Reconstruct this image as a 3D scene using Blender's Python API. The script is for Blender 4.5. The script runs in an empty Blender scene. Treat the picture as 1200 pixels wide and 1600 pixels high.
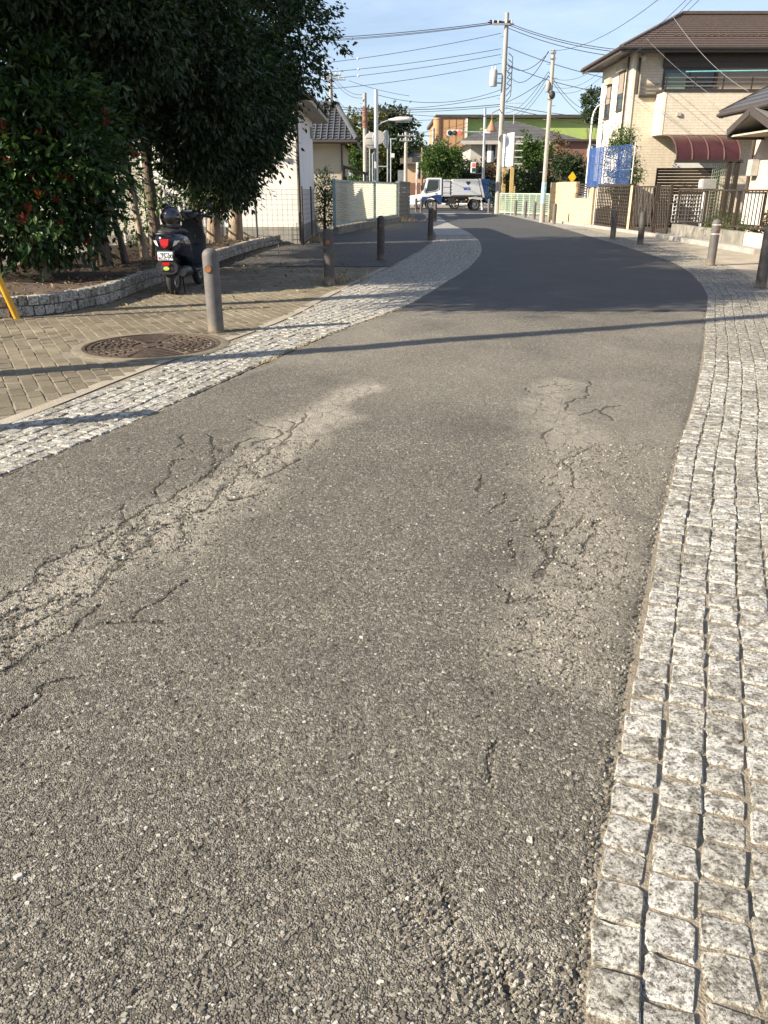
import bpy, bmesh, math, random
import numpy as np
from mathutils import Vector, Matrix, noise as mnoise
R = math.radians
random.seed(7); rng = np.random.default_rng(7)
SC = bpy.context.scene; COL = SC.collection

# ---------------------------------------------------------------- camera, sky, sun, exposure
CAM_H = 1.32; FPX = 1230.0; PITCH = math.atan((800 - 296) / FPX)
cam = bpy.data.cameras.new('camera'); camo = bpy.data.objects.new('camera', cam); COL.objects.link(camo)
cam.sensor_fit = 'VERTICAL'; cam.sensor_height = 36; cam.lens = 36 * FPX / 1600
cam.clip_start = 0.02; cam.clip_end = 3000
camo.location = (0, 0, CAM_H); camo.rotation_euler = (R(90) - PITCH, 0, 0)
SC.camera = camo
SUN_EL, SUN_AZ = R(29.5), R(22.5)          # sun stands to the left and a little behind the camera
SDIR = Vector((math.cos(SUN_EL) * math.cos(SUN_AZ), math.cos(SUN_EL) * math.sin(SUN_AZ), -math.sin(SUN_EL)))
world = bpy.data.worlds.new('World'); SC.world = world; world.use_nodes = True
nt = world.node_tree; nt.nodes.clear()
wo = nt.nodes.new('ShaderNodeOutputWorld'); bg = nt.nodes.new('ShaderNodeBackground')
sky = nt.nodes.new('ShaderNodeTexSky'); sky.sky_type = 'NISHITA'; sky.sun_disc = False
sky.sun_elevation = SUN_EL
sky.sun_rotation = math.atan2(-SDIR.x, -SDIR.y)
sky.air_density = 1.0; sky.dust_density = 0.6; sky.ozone_density = 3.0
# thin veil of cirrus
tc = nt.nodes.new('ShaderNodeTexCoord'); mp = nt.nodes.new('ShaderNodeMapping')
mp.inputs['Scale'].default_value = (1.2, 3.0, 5.0); mp.inputs['Rotation'].default_value = (0.2, 0.3, 0.4)
cn = nt.nodes.new('ShaderNodeTexNoise'); cn.inputs['Scale'].default_value = 2.2; cn.inputs['Detail'].default_value = 9
cn.inputs['Roughness'].default_value = 0.62; cn.inputs['Distortion'].default_value = 0.6
cr = nt.nodes.new('ShaderNodeValToRGB'); cr.color_ramp.elements[0].position = 0.40; cr.color_ramp.elements[1].position = 0.85
cr.color_ramp.elements[0].color = (0.20, 0.20, 0.20, 1); cr.color_ramp.elements[1].color = (0.5, 0.5, 0.5, 1)
mx = nt.nodes.new('ShaderNodeMix'); mx.data_type = 'RGBA'; mx.inputs['B'].default_value = (8.6, 9.6, 12.0, 1)
nt.links.new(tc.outputs['Generated'], mp.inputs['Vector']); nt.links.new(mp.outputs[0], cn.inputs['Vector'])
nt.links.new(cn.outputs['Fac'], cr.inputs[0]); nt.links.new(cr.outputs[0], mx.inputs['Factor'])
nt.links.new(sky.outputs[0], mx.inputs['A']); nt.links.new(mx.outputs['Result'], bg.inputs[0])
bg.inputs[1].default_value = 0.060
nt.links.new(bg.outputs[0], wo.inputs[0])
sl = bpy.data.lights.new('sun', 'SUN'); sl.energy = 5.0; sl.angle = R(0.5); sl.color = (1, 0.885, 0.71)
so = bpy.data.objects.new('sun', sl); COL.objects.link(so); so.location = (-20, -10, 20)
so.rotation_euler = SDIR.to_track_quat('-Z', 'Y').to_euler()
vs = SC.view_settings; vs.view_transform = 'Standard'; vs.look = 'None'; vs.exposure = 1.28; vs.gamma = 1
vs.use_curve_mapping = False

# ---------------------------------------------------------------- placing: survey of the street from the photograph
def G(u, v, z=0.0):
    dx = (u - 600) / FPX; dy = (v - 800) / FPX
    t = (CAM_H - z) / (math.sin(PITCH) + dy * math.cos(PITCH))
    return Vector((t * dx, t * (math.cos(PITCH) - dy * math.sin(PITCH)), z))
def A(u, v, Y):
    dx = (u - 600) / FPX; dy = (v - 800) / FPX
    t = Y / (math.cos(PITCH) - dy * math.sin(PITCH))
    return Vector((t * dx, Y, CAM_H - t * (math.sin(PITCH) + dy * math.cos(PITCH))))
def PROJ(x, y, z):
    a = y * math.cos(PITCH) + (CAM_H - z) * math.sin(PITCH); d = -y * math.sin(PITCH) + (CAM_H - z) * math.cos(PITCH)
    if a < 0.05: return (-9999, -9999, a)
    return (600 + FPX * x / a, 800 + FPX * d / a, a)

# ---------------------------------------------------------------- materials
MATS = {}
def mk(name, col, rough=0.65, metal=0.0, var=0.18, scale=6.0, bump=0.0, bscale=40.0, coord='Object', spec=0.5, emit=None, trans=0.0, alpha=1.0, stretch=None, dirt=None):
    if name in MATS: return MATS[name]
    m = bpy.data.materials.new(name); m.use_nodes = True; MATS[name] = m
    n = m.node_tree; b = n.nodes['Principled BSDF']
    b.inputs['Roughness'].default_value = rough; b.inputs['Metallic'].default_value = metal
    b.inputs['Specular IOR Level'].default_value = spec
    t = n.nodes.new('ShaderNodeTexCoord')
    src = t.outputs[coord] if coord != 'World' else n.nodes.new('ShaderNodeNewGeometry').outputs['Position']
    if stretch:
        mpp = n.nodes.new('ShaderNodeMapping'); mpp.inputs['Scale'].default_value = stretch
        n.links.new(src, mpp.inputs[0]); src = mpp.outputs[0]
    ns = n.nodes.new('ShaderNodeTexNoise'); ns.inputs['Scale'].default_value = scale; ns.inputs['Detail'].default_value = 6
    ns.inputs['Roughness'].default_value = 0.65
    n.links.new(src, ns.inputs['Vector'])
    rp = n.nodes.new('ShaderNodeValToRGB'); rp.color_ramp.elements[0].position = 0.3; rp.color_ramp.elements[1].position = 0.7
    lo = [max(0, c * (1 - var)) for c in col]; hi = [min(1, c * (1 + var)) for c in col]
    if dirt: lo = list(dirt)
    rp.color_ramp.elements[0].color = (*lo, 1); rp.color_ramp.elements[1].color = (*hi, 1)
    n.links.new(ns.outputs['Fac'], rp.inputs[0]); n.links.new(rp.outputs[0], b.inputs['Base Color'])
    if bump:
        bn = n.nodes.new('ShaderNodeTexNoise'); bn.inputs['Scale'].default_value = bscale; bn.inputs['Detail'].default_value = 5
        n.links.new(src, bn.inputs['Vector'])
        bp = n.nodes.new('ShaderNodeBump'); bp.inputs['Strength'].default_value = bump; bp.inputs['Distance'].default_value = 0.02
        n.links.new(bn.outputs['Fac'], bp.inputs['Height']); n.links.new(bp.outputs[0], b.inputs['Normal'])
    if emit:
        b.inputs['Emission Color'].default_value = (*emit[0], 1); b.inputs['Emission Strength'].default_value = emit[1]
    if trans: b.inputs['Transmission Weight'].default_value = trans
    if alpha < 1: b.inputs['Alpha'].default_value = alpha
    return m
def nodes_of(name):
    m = bpy.data.materials.new(name); m.use_nodes = True; MATS[name] = m
    n = m.node_tree
    return m, n, n.nodes['Principled BSDF'], (lambda a, b: n.links.new(a, b))
def ramp(n, stops):
    r = n.nodes.new('ShaderNodeValToRGB'); e = r.color_ramp.elements
    while len(e) < len(stops): e.new(0.5)
    for k, (p, c) in enumerate(stops): e[k].position = p; e[k].color = (*c, 1) if len(c) == 3 else c
    return r
def noise_n(n, src, sc, det=5, rough=0.6, dist=0):
    x = n.nodes.new('ShaderNodeTexNoise'); x.inputs['Scale'].default_value = sc; x.inputs['Detail'].default_value = det
    x.inputs['Roughness'].default_value = rough; x.inputs['Distortion'].default_value = dist
    n.links.new(src, x.inputs['Vector']); return x
def mixc(n, f, a, b, mode='MIX'):
    x = n.nodes.new('ShaderNodeMix'); x.data_type = 'RGBA'; x.blend_type = mode
    for s, val in (('Factor', f), ('A', a), ('B', b)):
        if hasattr(val, 'links'): n.links.new(val, x.inputs[s])
        elif isinstance(val, (int, float)): x.inputs[s].default_value = val
        else: x.inputs[s].default_value = (*val, 1)
    return x.outputs['Result']

def granite():
    m, n, b, L = nodes_of('granite')
    pos = n.nodes.new('ShaderNodeNewGeometry').outputs['Position']
    oi = n.nodes.new('ShaderNodeObjectInfo')
    a1 = noise_n(n, pos, 130, 5, 0.75); a2 = noise_n(n, pos, 30, 6, 0.75, 0.4); a3 = noise_n(n, pos, 520, 3, 0.6)
    r1 = ramp(n, [(0.39, (0.095, 0.09, 0.08)), (0.53, (0.55, 0.535, 0.485))]); L(a1.outputs['Fac'], r1.inputs[0])
    r2 = ramp(n, [(0.40, (0.30, 0.28, 0.25)), (0.55, (1, 1, 1))]); L(a2.outputs['Fac'], r2.inputs[0])
    r3 = ramp(n, [(0.30, (0.55, 0.55, 0.55)), (0.55, (1, 1, 1))]); L(a3.outputs['Fac'], r3.inputs[0])
    c = mixc(n, 1.0, r1.outputs[0], r2.outputs[0], 'MULTIPLY'); c = mixc(n, 0.8, c, r3.outputs[0], 'MULTIPLY')
    rv = ramp(n, [(0, (0.66, 0.64, 0.60)), (0.5, (0.92, 0.91, 0.89)), (1, (1.08, 1.08, 1.08))]); L(oi.outputs['Random'], rv.inputs[0])
    c = mixc(n, 1.0, c, rv.outputs[0], 'MULTIPLY'); L(c, b.inputs['Base Color'])
    b.inputs['Roughness'].default_value = 0.8
    s = n.nodes.new('ShaderNodeMath'); s.operation = 'MULTIPLY_ADD'; L(a1.outputs['Fac'], s.inputs[0]); s.inputs[1].default_value = 0.5; L(a2.outputs['Fac'], s.inputs[2])
    bp = n.nodes.new('ShaderNodeBump'); bp.inputs['Strength'].default_value = 0.8; bp.inputs['Distance'].default_value = 0.004
    L(s.outputs[0], bp.inputs['Height']); L(bp.outputs[0], b.inputs['Normal'])
    return m
def asphalt(name, old):
    m, n, b, L = nodes_of(name)
    pos = n.nodes.new('ShaderNodeNewGeometry').outputs['Position']
    vor = n.nodes.new('ShaderNodeTexVoronoi'); vor.inputs['Scale'].default_value = 105 if old else 160; L(pos, vor.inputs['Vector'])
    vor2 = n.nodes.new('ShaderNodeTexVoronoi'); vor2.inputs['Scale'].default_value = 230; L(pos, vor2.inputs['Vector'])
    sep = n.nodes.new('ShaderNodeSeparateColor'); L(vor.outputs['Color'], sep.inputs[0])
    sep2 = n.nodes.new('ShaderNodeSeparateColor'); L(vor2.outputs['Color'], sep2.inputs[0])
    if old:
        rs = ramp(n, [(0.0, (0.055, 0.049, 0.038)), (0.35, (0.118, 0.107, 0.086)), (0.75, (0.195, 0.178, 0.145)), (0.91, (0.29, 0.268, 0.222)), (0.985, (0.45, 0.425, 0.37))])
        rb = ramp(n, [(0.0, (0.045, 0.040, 0.031)), (0.6, (0.138, 0.125, 0.100)), (1, (0.27, 0.247, 0.200))])
    else:
        rs = ramp(n, [(0.0, (0.034, 0.034, 0.034)), (0.6, (0.064, 0.064, 0.063)), (0.95, (0.11, 0.109, 0.106))])
        rb = ramp(n, [(0.0, (0.034, 0.034, 0.034)), (1, (0.080, 0.079, 0.077))])
    L(sep.outputs[0], rs.inputs[0]); L(sep2.outputs[0], rb.inputs[0])
    big = noise_n(n, pos, 11, 5, 0.7); rbig = ramp(n, [(0.35, (0.25,) * 3), (0.65, (0.75,) * 3)]); L(big.outputs['Fac'], rbig.inputs[0])
    c = mixc(n, rbig.outputs[0], rs.outputs[0], rb.outputs[0])
    blot = noise_n(n, pos, 1.1, 6, 0.6, 0.4); rbl = ramp(n, [(0.3, (0.80, 0.795, 0.79)), (0.7, (1.12, 1.115, 1.10))]); L(blot.outputs['Fac'], rbl.inputs[0])
    c = mixc(n, 1.0, c, rbl.outputs[0], 'MULTIPLY')
    d1 = n.nodes.new('ShaderNodeMath'); d1.operation = 'MULTIPLY_ADD'; L(vor.outputs['Distance'], d1.inputs[0]); d1.inputs[1].default_value = -0.8; L(vor2.outputs['Distance'], d1.inputs[2])
    hgt = d1.outputs[0]
    if old:
        at = n.nodes.new('ShaderNodeAttribute'); at.attribute_name = 'worn'
        sp = n.nodes.new('ShaderNodeSeparateColor'); L(at.outputs['Color'], sp.inputs[0])
        dn = noise_n(n, pos, 38, 6, 0.75); mu = n.nodes.new('ShaderNodeMath'); mu.operation = 'MULTIPLY'
        mu.operation = 'MULTIPLY_ADD'; L(dn.outputs['Fac'], mu.inputs[0]); mu.inputs[1].default_value = 1.3; mu.inputs[2].default_value = -0.65
        ad = n.nodes.new('ShaderNodeMath'); ad.operation = 'ADD'; L(mu.outputs[0], ad.inputs[0]); L(sp.outputs[0], ad.inputs[1])
        dr = ramp(n, [(0.15, (0,) * 3), (1.0, (1,) * 3)]); L(ad.outputs[0], dr.inputs[0])
        sand = ramp(n, [(0, (0.21, 0.188, 0.150)), (0.5, (0.315, 0.287, 0.232)), (1, (0.42, 0.385, 0.315))]); L(sep2.outputs[1], sand.inputs[0])
        c = mixc(n, dr.outputs[0], c, sand.outputs[0])
        # darker colour along the cracks
        cw = noise_n(n, pos, 60, 4, 0.7); ca = n.nodes.new('ShaderNodeMath'); ca.operation = 'MULTIPLY_ADD'; L(cw.outputs['Fac'], ca.inputs[0]); ca.inputs[1].default_value = 0.30; L(sp.outputs[1], ca.inputs[2])
        ck = ramp(n, [(0.86, (0,) * 3), (0.94, (1,) * 3)]); L(ca.outputs[0], ck.inputs[0])
        # fine map cracking inside the worn tracks
        wv = noise_n(n, pos, 7, 4, 0.6); wp_ = mixc(n, 0.10, pos, wv.outputs['Color'])
        ve = n.nodes.new('ShaderNodeTexVoronoi'); ve.feature = 'DISTANCE_TO_EDGE'; ve.inputs['Scale'].default_value = 9.0; L(wp_, ve.inputs['Vector'])
        e1 = ramp(n, [(0.012, (1,) * 3), (0.035, (0,) * 3)]); L(ve.outputs['Distance'], e1.inputs[0])
        wm = noise_n(n, pos, 2.5, 3, 0.6); wa = n.nodes.new('ShaderNodeMath'); wa.operation = 'MULTIPLY_ADD'; L(wm.outputs['Fac'], wa.inputs[0]); wa.inputs[1].default_value = 0.9; L(sp.outputs[0], wa.inputs[2])
        wr = ramp(n, [(0.95, (0,) * 3), (1.0, (0.6,) * 3)]); L(wa.outputs[0], wr.inputs[0])
        net = mixc(n, 1.0, e1.outputs[0], wr.outputs[0], 'MULTIPLY'); cm = mixc(n, 1.0, ck.outputs[0], net, 'LIGHTEN')
        c = mixc(n, cm, c, mixc(n, 1.0, c, (0.45, 0.44, 0.42), 'MULTIPLY'))
        hs_ = n.nodes.new('ShaderNodeMath'); hs_.operation = 'MULTIPLY_ADD'; L(cm, hs_.inputs[0]); hs_.inputs[1].default_value = -1.6; L(hgt, hs_.inputs[2]); hgt = hs_.outputs[0]
        # dark damp-looking sealed patches
        c = mixc(n, sp.outputs[2], c, mixc(n, 1.0, c, (0.80, 0.80, 0.81), 'MULTIPLY'))
    L(c, b.inputs['Base Color']); b.inputs['Roughness'].default_value = 0.78 if old else 0.72
    b.inputs['Specular IOR Level'].default_value = 0.35
    bp = n.nodes.new('ShaderNodeBump'); bp.inputs['Strength'].default_value = 1.0; bp.inputs['Distance'].default_value = 0.0055 if old else 0.003
    L(hgt, bp.inputs['Height']); L(bp.outputs[0], b.inputs['Normal'])
    return m
def leafmat(name, stops, rough=0.38, transl=0.25):
    m, n, b, L = nodes_of(name)
    at = n.nodes.new('ShaderNodeAttribute'); at.attribute_name = 'tint'
    sp = n.nodes.new('ShaderNodeSeparateColor'); L(at.outputs['Color'], sp.inputs[0])
    r = ramp(n, stops); L(sp.outputs[0], r.inputs[0]); L(r.outputs[0], b.inputs['Base Color'])
    b.inputs['Roughness'].default_value = rough; b.inputs['Specular IOR Level'].default_value = 0.35
    tr = n.nodes.new('ShaderNodeBsdfTranslucent'); L(mixc(n, 1.0, r.outputs[0], (1.3, 1.5, 0.6), 'MULTIPLY'), tr.inputs[0])
    ms = n.nodes.new('ShaderNodeMixShader'); ms.inputs[0].default_value = transl
    L(b.outputs[0], ms.inputs[1]); L(tr.outputs[0], ms.inputs[2]); L(ms.outputs[0], n.nodes['Material Output'].inputs[0])
    return m
def brickmat(name, c1, c2, mortar, bw, bh, rough=0.8, off=0.5, axis='XZ', ms=0.03):
    """fine cladding too small to pick apart; runs on object coordinates"""
    m, n, b, L = nodes_of(name)
    pos = n.nodes.new('ShaderNodeTexCoord').outputs['Object']
    sx = n.nodes.new('ShaderNodeSeparateXYZ'); L(pos, sx.inputs[0]); cx = n.nodes.new('ShaderNodeCombineXYZ')
    L(sx.outputs['XYZ'.index(axis[0])], cx.inputs[0]); L(sx.outputs['XYZ'.index(axis[1])], cx.inputs[1])
    br = n.nodes.new('ShaderNodeTexBrick'); L(cx.outputs[0], br.inputs['Vector'])
    br.inputs['Scale'].default_value = 1.0; br.inputs['Brick Width'].default_value = bw; br.inputs['Row Height'].default_value = bh
    br.inputs['Mortar Size'].default_value = ms * bh; br.offset = off
    br.inputs['Color1'].default_value = (*c1, 1); br.inputs['Color2'].default_value = (*c2, 1); br.inputs['Mortar'].default_value = (*mortar, 1)
    ns = noise_n(n, pos, 5, 5); rp = ramp(n, [(0.3, (0.86, 0.86, 0.85)), (0.7, (1.05, 1.05, 1.05))]); L(ns.outputs['Fac'], rp.inputs[0])
    c = mixc(n, 1.0, br.outputs['Color'], rp.outputs[0], 'MULTIPLY'); L(c, b.inputs['Base Color']); b.inputs['Roughness'].default_value = rough
    bp = n.nodes.new('ShaderNodeBump'); bp.inputs['Strength'].default_value = 0.6; bp.inputs['Distance'].default_value = 0.01; bp.invert = True
    L(br.outputs['Fac'], bp.inputs['Height']); L(bp.outputs[0], b.inputs['Normal'])
    return m

# ---------------------------------------------------------------- mesh building
class MB:
    def __init__(s): s.v = []; s.f = []
    def add(s, vs, fs):
        o = len(s.v); s.v += [tuple(p) for p in vs]; s.f += [tuple(i + o for i in f) for f in fs]; return s
    def box(s, c, d, rz=0, M=None):
        x, y, z = d[0] / 2, d[1] / 2, d[2] / 2
        vs = [Vector((sx * x, sy * y, sz * z)) for sz in (-1, 1) for sy in (-1, 1) for sx in (-1, 1)]
        if M is None: M = Matrix.Rotation(rz, 3, 'Z')
        vs = [M @ p + Vector(c) for p in vs]
        return s.add(vs, [(0, 2, 3, 1), (4, 5, 7, 6), (0, 1, 5, 4), (2, 6, 7, 3), (0, 4, 6, 2), (1, 3, 7, 5)])
    def box2(s, a, b):
        return s.box([(a[i] + b[i]) / 2 for i in range(3)], [abs(b[i] - a[i]) for i in range(3)])
    def bar(s, a, b, w, h=None, up=(0, 0, 1)):
        """box-section bar from a to b"""
        a, b = Vector(a), Vector(b); h = h or w; d = (b - a); l = d.length; d.normalize()
        u = Vector(up)
        if abs(d.dot(u)) > 0.98: u = Vector((0, 1, 0))
        x = d.cross(u).normalized(); z = x.cross(d)
        M = Matrix((x, d, z)).transposed()
        return s.box((a + b) / 2, (w, l, h), M=M)
    def cyl(s, a, b, r0, r1=None, n=14, cap=True):
        a, b = Vector(a), Vector(b); r1 = r0 if r1 is None else r1
        return s.tube([a, b], [r0, r1], n, cap)
    def tube(s, pts, r, n=8, cap=True):
        pts = [Vector(p) for p in pts]; k = len(pts); rs = r if isinstance(r, (list, tuple)) else [r] * k
        d0 = (pts[1] - pts[0]).normalized(); u = Vector((0, 0, 1)) if abs(d0.z) < 0.9 else Vector((1, 0, 0))
        x = d0.cross(u).normalized(); vs = []; fs = []
        for i in range(k):
            d = (pts[min(i + 1, k - 1)] - pts[max(i - 1, 0)]).normalized()
            x = (x - d * x.dot(d)).normalized(); y = d.cross(x)
            for j in range(n):
                t = 2 * math.pi * j / n; vs.append(pts[i] + x * (rs[i] * math.cos(t)) + y * (rs[i] * math.sin(t)))
        for i in range(k - 1):
            for j in range(n):
                fs.append((i * n + j, i * n + (j + 1) % n, (i + 1) * n + (j + 1) % n, (i + 1) * n + j))
        if cap: fs.append(tuple(range(n - 1, -1, -1))); fs.append(tuple(range((k - 1) * n, k * n)))
        return s.add(vs, fs)
    def lathe(s, prof, n=20, c=(0, 0, 0), axis='Z', cap=False):
        vs = []; fs = []; k = len(prof)
        for r, z in prof:
            for j in range(n):
                t = 2 * math.pi * j / n; p = (r * math.cos(t), r * math.sin(t), z)
                if axis == 'X': p = (z, r * math.cos(t), r * math.sin(t))
                if axis == 'Y': p = (r * math.sin(t), z, r * math.cos(t))
                vs.append((p[0] + c[0], p[1] + c[1], p[2] + c[2]))
        for i in range(k - 1):
            for j in range(n): fs.append((i * n + j, i * n + (j + 1) % n, (i + 1) * n + (j + 1) % n, (i + 1) * n + j))
        if cap and prof[0][0] > 1e-6: fs.append(tuple(range(n - 1, -1, -1)))
        if cap and prof[-1][0] > 1e-6: fs.append(tuple(range((k - 1) * n, k * n)))
        return s.add(vs, fs)
    def ext(s, poly, vec):
        """extrude a planar 3d polygon along vec"""
        n = len(poly); v = Vector(vec); p = [Vector(q) for q in poly]
        return s.add(p + [q + v for q in p], [tuple(range(n - 1, -1, -1)), tuple(range(n, 2 * n))] + [(i, (i + 1) % n, n + (i + 1) % n, n + i) for i in range(n)])
    def loft(s, rings, cap=True):
        n = len(rings[0]); vs = [p for r in rings for p in r]; fs = []
        for i in range(len(rings) - 1):
            for j in range(n): fs.append((i * n + j, i * n + (j + 1) % n, (i + 1) * n + (j + 1) % n, (i + 1) * n + j))
        if cap: fs.append(tuple(range(n - 1, -1, -1))); fs.append(tuple(range((len(rings) - 1) * n, len(rings) * n)))
        return s.add(vs, fs)
    def ball(s, c, r, n=12, m=8):
        if not isinstance(r, (tuple, list)): r = (r, r, r)
        vs = []; fs = []
        for i in range(m + 1):
            ph = math.pi * i / m - math.pi / 2
            for j in range(n):
                t = 2 * math.pi * j / n
                vs.append((c[0] + r[0] * math.cos(ph) * math.cos(t), c[1] + r[1] * math.cos(ph) * math.sin(t), c[2] + r[2] * math.sin(ph)))
        for i in range(m):
            for j in range(n): fs.append((i * n + j, i * n + (j + 1) % n, (i + 1) * n + (j + 1) % n, (i + 1) * n + j))
        return s.add(vs, fs)
    def build(s, name, mat, parent=None, bevel=0, smooth=40, world=True, loc=None):
        """world=True: the numbers are street coordinates, shifted to the parent's (unrotated) root"""
        off = Vector((0, 0, 0))
        if parent is not None:
            if world:
                p = parent
                while p is not None: off += Vector(p.location); p = p.parent
        elif loc is not None: off = Vector(loc)
        else:
            a = np.array(s.v); off = Vector(((a[:, 0].min() + a[:, 0].max()) / 2, (a[:, 1].min() + a[:, 1].max()) / 2, a[:, 2].min()))
        me = bpy.data.meshes.new(name); me.from_pydata([(p[0] - off.x, p[1] - off.y, p[2] - off.z) for p in s.v], [], s.f)
        bm = bmesh.new(); bm.from_mesh(me)
        bmesh.ops.remove_doubles(bm, verts=bm.verts, dist=1e-5)
        bmesh.ops.recalc_face_normals(bm, faces=bm.faces)
        if bevel:
            es = [e for e in bm.edges if len(e.link_faces) == 2 and e.calc_face_angle(0) > R(35)]
            bmesh.ops.bevel(bm, geom=es, offset=bevel, segments=2, affect='EDGES', clamp_overlap=True)
        bm.to_mesh(me); bm.free()
        me.materials.append(mat)
        if smooth:
            me.shade_smooth(); me.set_sharp_from_angle(angle=R(smooth))
        o = bpy.data.objects.new(name, me); COL.objects.link(o)
        if parent is not None: o.parent = parent
        else: o.location = off
        return o
def tag(o, label=None, cat=None, group=None, kind=None):
    if label: o['label'] = label
    if cat: o['category'] = cat
    if group: o['group'] = group
    if kind: o['kind'] = kind
    return o
def thing(name, label, cat, loc=(0, 0, 0), rotz=0, group=None):
    o = bpy.data.objects.new(name, None); COL.objects.link(o); o.location = loc; o.rotation_euler = (0, 0, rotz)
    o.empty_display_size = 0.2
    return tag(o, label, cat, group)
def copy_tree(o, parent=None, kids=None):
    c = o.copy(); COL.objects.link(c); c.parent = parent
    for ch in list(KIDS.get(o.name, o.children)): copy_tree(ch, c)
    return c
KIDS = {}
def dup(o, loc, rotz=0, label=None, group=None, scale=None):
    KIDS.clear()
    def rec(x):
        KIDS[x.name] = list(x.children)
        for c in x.children: rec(c)
    rec(o); c = copy_tree(o)
    c.location = loc; c.rotation_euler = (0, 0, rotz)
    if scale: c.scale = scale
    return tag(c, label, None, group)
def rawmesh(name, V, F, mat, parent=None, tint=None, attr='tint', smooth=False, loc=None):
    """numpy vertices and triangles/quads straight into a mesh"""
    me = bpy.data.meshes.new(name); k = F.shape[1]
    if loc is not None: V = V - np.array(loc)[None, :]
    me.vertices.add(len(V)); me.vertices.foreach_set('co', V.astype(np.float32).ravel())
    me.loops.add(F.size); me.loops.foreach_set('vertex_index', F.astype(np.int32).ravel())
    me.polygons.add(len(F)); me.polygons.foreach_set('loop_start', np.arange(0, F.size, k, dtype=np.int32))
    me.polygons.foreach_set('loop_total', np.full(len(F), k, dtype=np.int32))
    me.update(calc_edges=True)
    if smooth: me.shade_smooth()
    else: me.shade_flat()
    if tint is not None:
        ca = me.color_attributes.new(attr, 'FLOAT_COLOR', 'POINT'); c = np.ones((len(V), 4), np.float32)
        c[:, :tint.shape[1]] = tint; ca.data.foreach_set('color', c.ravel())
    me.materials.append(mat)
    o = bpy.data.objects.new(name, me); COL.objects.link(o)
    if parent is not None: o.parent = parent
    elif loc is not None: o.location = loc
    return o
def text(name, s, size, mat, parent, loc, rot, ext=0.0005, xs=1.0, align='CENTER'):
    cu = bpy.data.curves.new(name, 'FONT'); cu.body = s; cu.size = size; cu.extrude = ext; cu.offset = size * .022; cu.align_x = align; cu.align_y = 'CENTER'
    to = bpy.data.objects.new(name, cu); COL.objects.link(to)
    me = bpy.data.meshes.new_from_object(to); bpy.data.objects.remove(to)
    o = bpy.data.objects.new(name, me); COL.objects.link(o); me.materials.clear(); me.materials.append(mat)
    o.parent = parent; o.location = loc; o.rotation_euler = rot; o.scale = (xs, 1, 1); return o
def crom(P, step=0.05):
    """Catmull-Rom through ground points, resampled by arc length"""
    P = [Vector((p[0], p[1])) for p in P]; P = [2 * P[0] - P[1]] + P + [2 * P[-1] - P[-2]]; out = []
    for i in range(1, len(P) - 2):
        a, b, c, d = P[i - 1:i + 3]; k = max(4, int((c - b).length / step))
        for j in range(k):
            t = j / k; out.append(0.5 * ((2 * b) + (c - a) * t + (2 * a - 5 * b + 4 * c - d) * t * t + (3 * b - a - 3 * c + d) * t ** 3))
    out.append(P[-2]); return out
# ================================================================ THE SETTING
def vnoise(x, y, freq, seed=0):
    r = np.random.default_rng(seed); T = r.random((256, 256))
    x = x * freq + 1000.3; y = y * freq + 1000.7
    xi = np.floor(x).astype(int); yi = np.floor(y).astype(int); fx = x - xi; fy = y - yi
    fx = fx * fx * (3 - 2 * fx); fy = fy * fy * (3 - 2 * fy)
    a = T[yi % 256, xi % 256]; b = T[yi % 256, (xi + 1) % 256]; c = T[(yi + 1) % 256, xi % 256]; d = T[(yi + 1) % 256, (xi + 1) % 256]
    return (a * (1 - fx) + b * fx) * (1 - fy) + (c * (1 - fx) + d * fx) * fy - 0.5
def fnoise(x, y, freq, oct=4, seed=0):
    s = 0; a = 1
    for k in range(oct): s = s + a * vnoise(x, y, freq * 2 ** k, seed + k); a *= 0.5
    return s
def polydist(x, y, pts):
    d = np.full(x.shape, 1e9)
    for (ax, ay), (bx, by) in zip(pts[:-1], pts[1:]):
        vx, vy = bx - ax, by - ay; t = np.clip(((x - ax) * vx + (y - ay) * vy) / (vx * vx + vy * vy + 1e-9), 0, 1)
        d = np.minimum(d, np.hypot(x - ax - t * vx, y - ay - t * vy))
    return d
GP = lambda L: [tuple(G(*q)[:2]) for q in L]
Lin = crom([(-4.6, -3.5), (-3.35, -0.5), (-2.5, 1.9)] + GP([(0, 745), (240, 645), (380, 580), (520, 520), (640, 475), (700, 440), (742, 410), (753, 385), (735, 365), (700, 348)]) + [(2.9, 44.0), (2.75, 50.0)])
Lout = crom([(-5.3, -3.5), (-4.0, -0.5), (-3.1, 2.1)] + GP([(0, 667), (230, 577), (440, 501), (530, 455), (640, 400), (680, 372)]) + [(1.75, 30), (2.1, 38), (2.3, 50.0)])
Rin = crom([(-0.9, -3.5), (-0.25, -1.0)] + GP([(905, 1600), (960, 1200), (1000, 970), (1050, 740), (1090, 600), (1103, 500), (1098, 450), (1060, 415), (1000, 393), (930, 372), (860, 352), (800, 338)]))
def xat(curve):
    a = np.array([(p.y, p.x) for p in curve]); i = np.argsort(a[:, 0]); a = a[i]
    return lambda y: np.interp(y, a[:, 0], a[:, 1])
xLin, xLout, xRin = xat(Lin), xat(Lout), xat(Rin)
def rwidth(y): return np.interp(y, [-4, 8, 12, 20, 36], [1.02, 1.0, 0.9, 0.82, 0.8])
RO = []
for i in range(len(Rin)):
    p = Rin[i]; t = (Rin[min(i + 1, len(Rin) - 1)] - Rin[max(i - 1, 0)]).normalized()
    RO.append(p + Vector((t.y, -t.x)) * float(rwidth(p.y)))
xRout = xat(RO)
Y_SPLIT = 9.45

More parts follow.
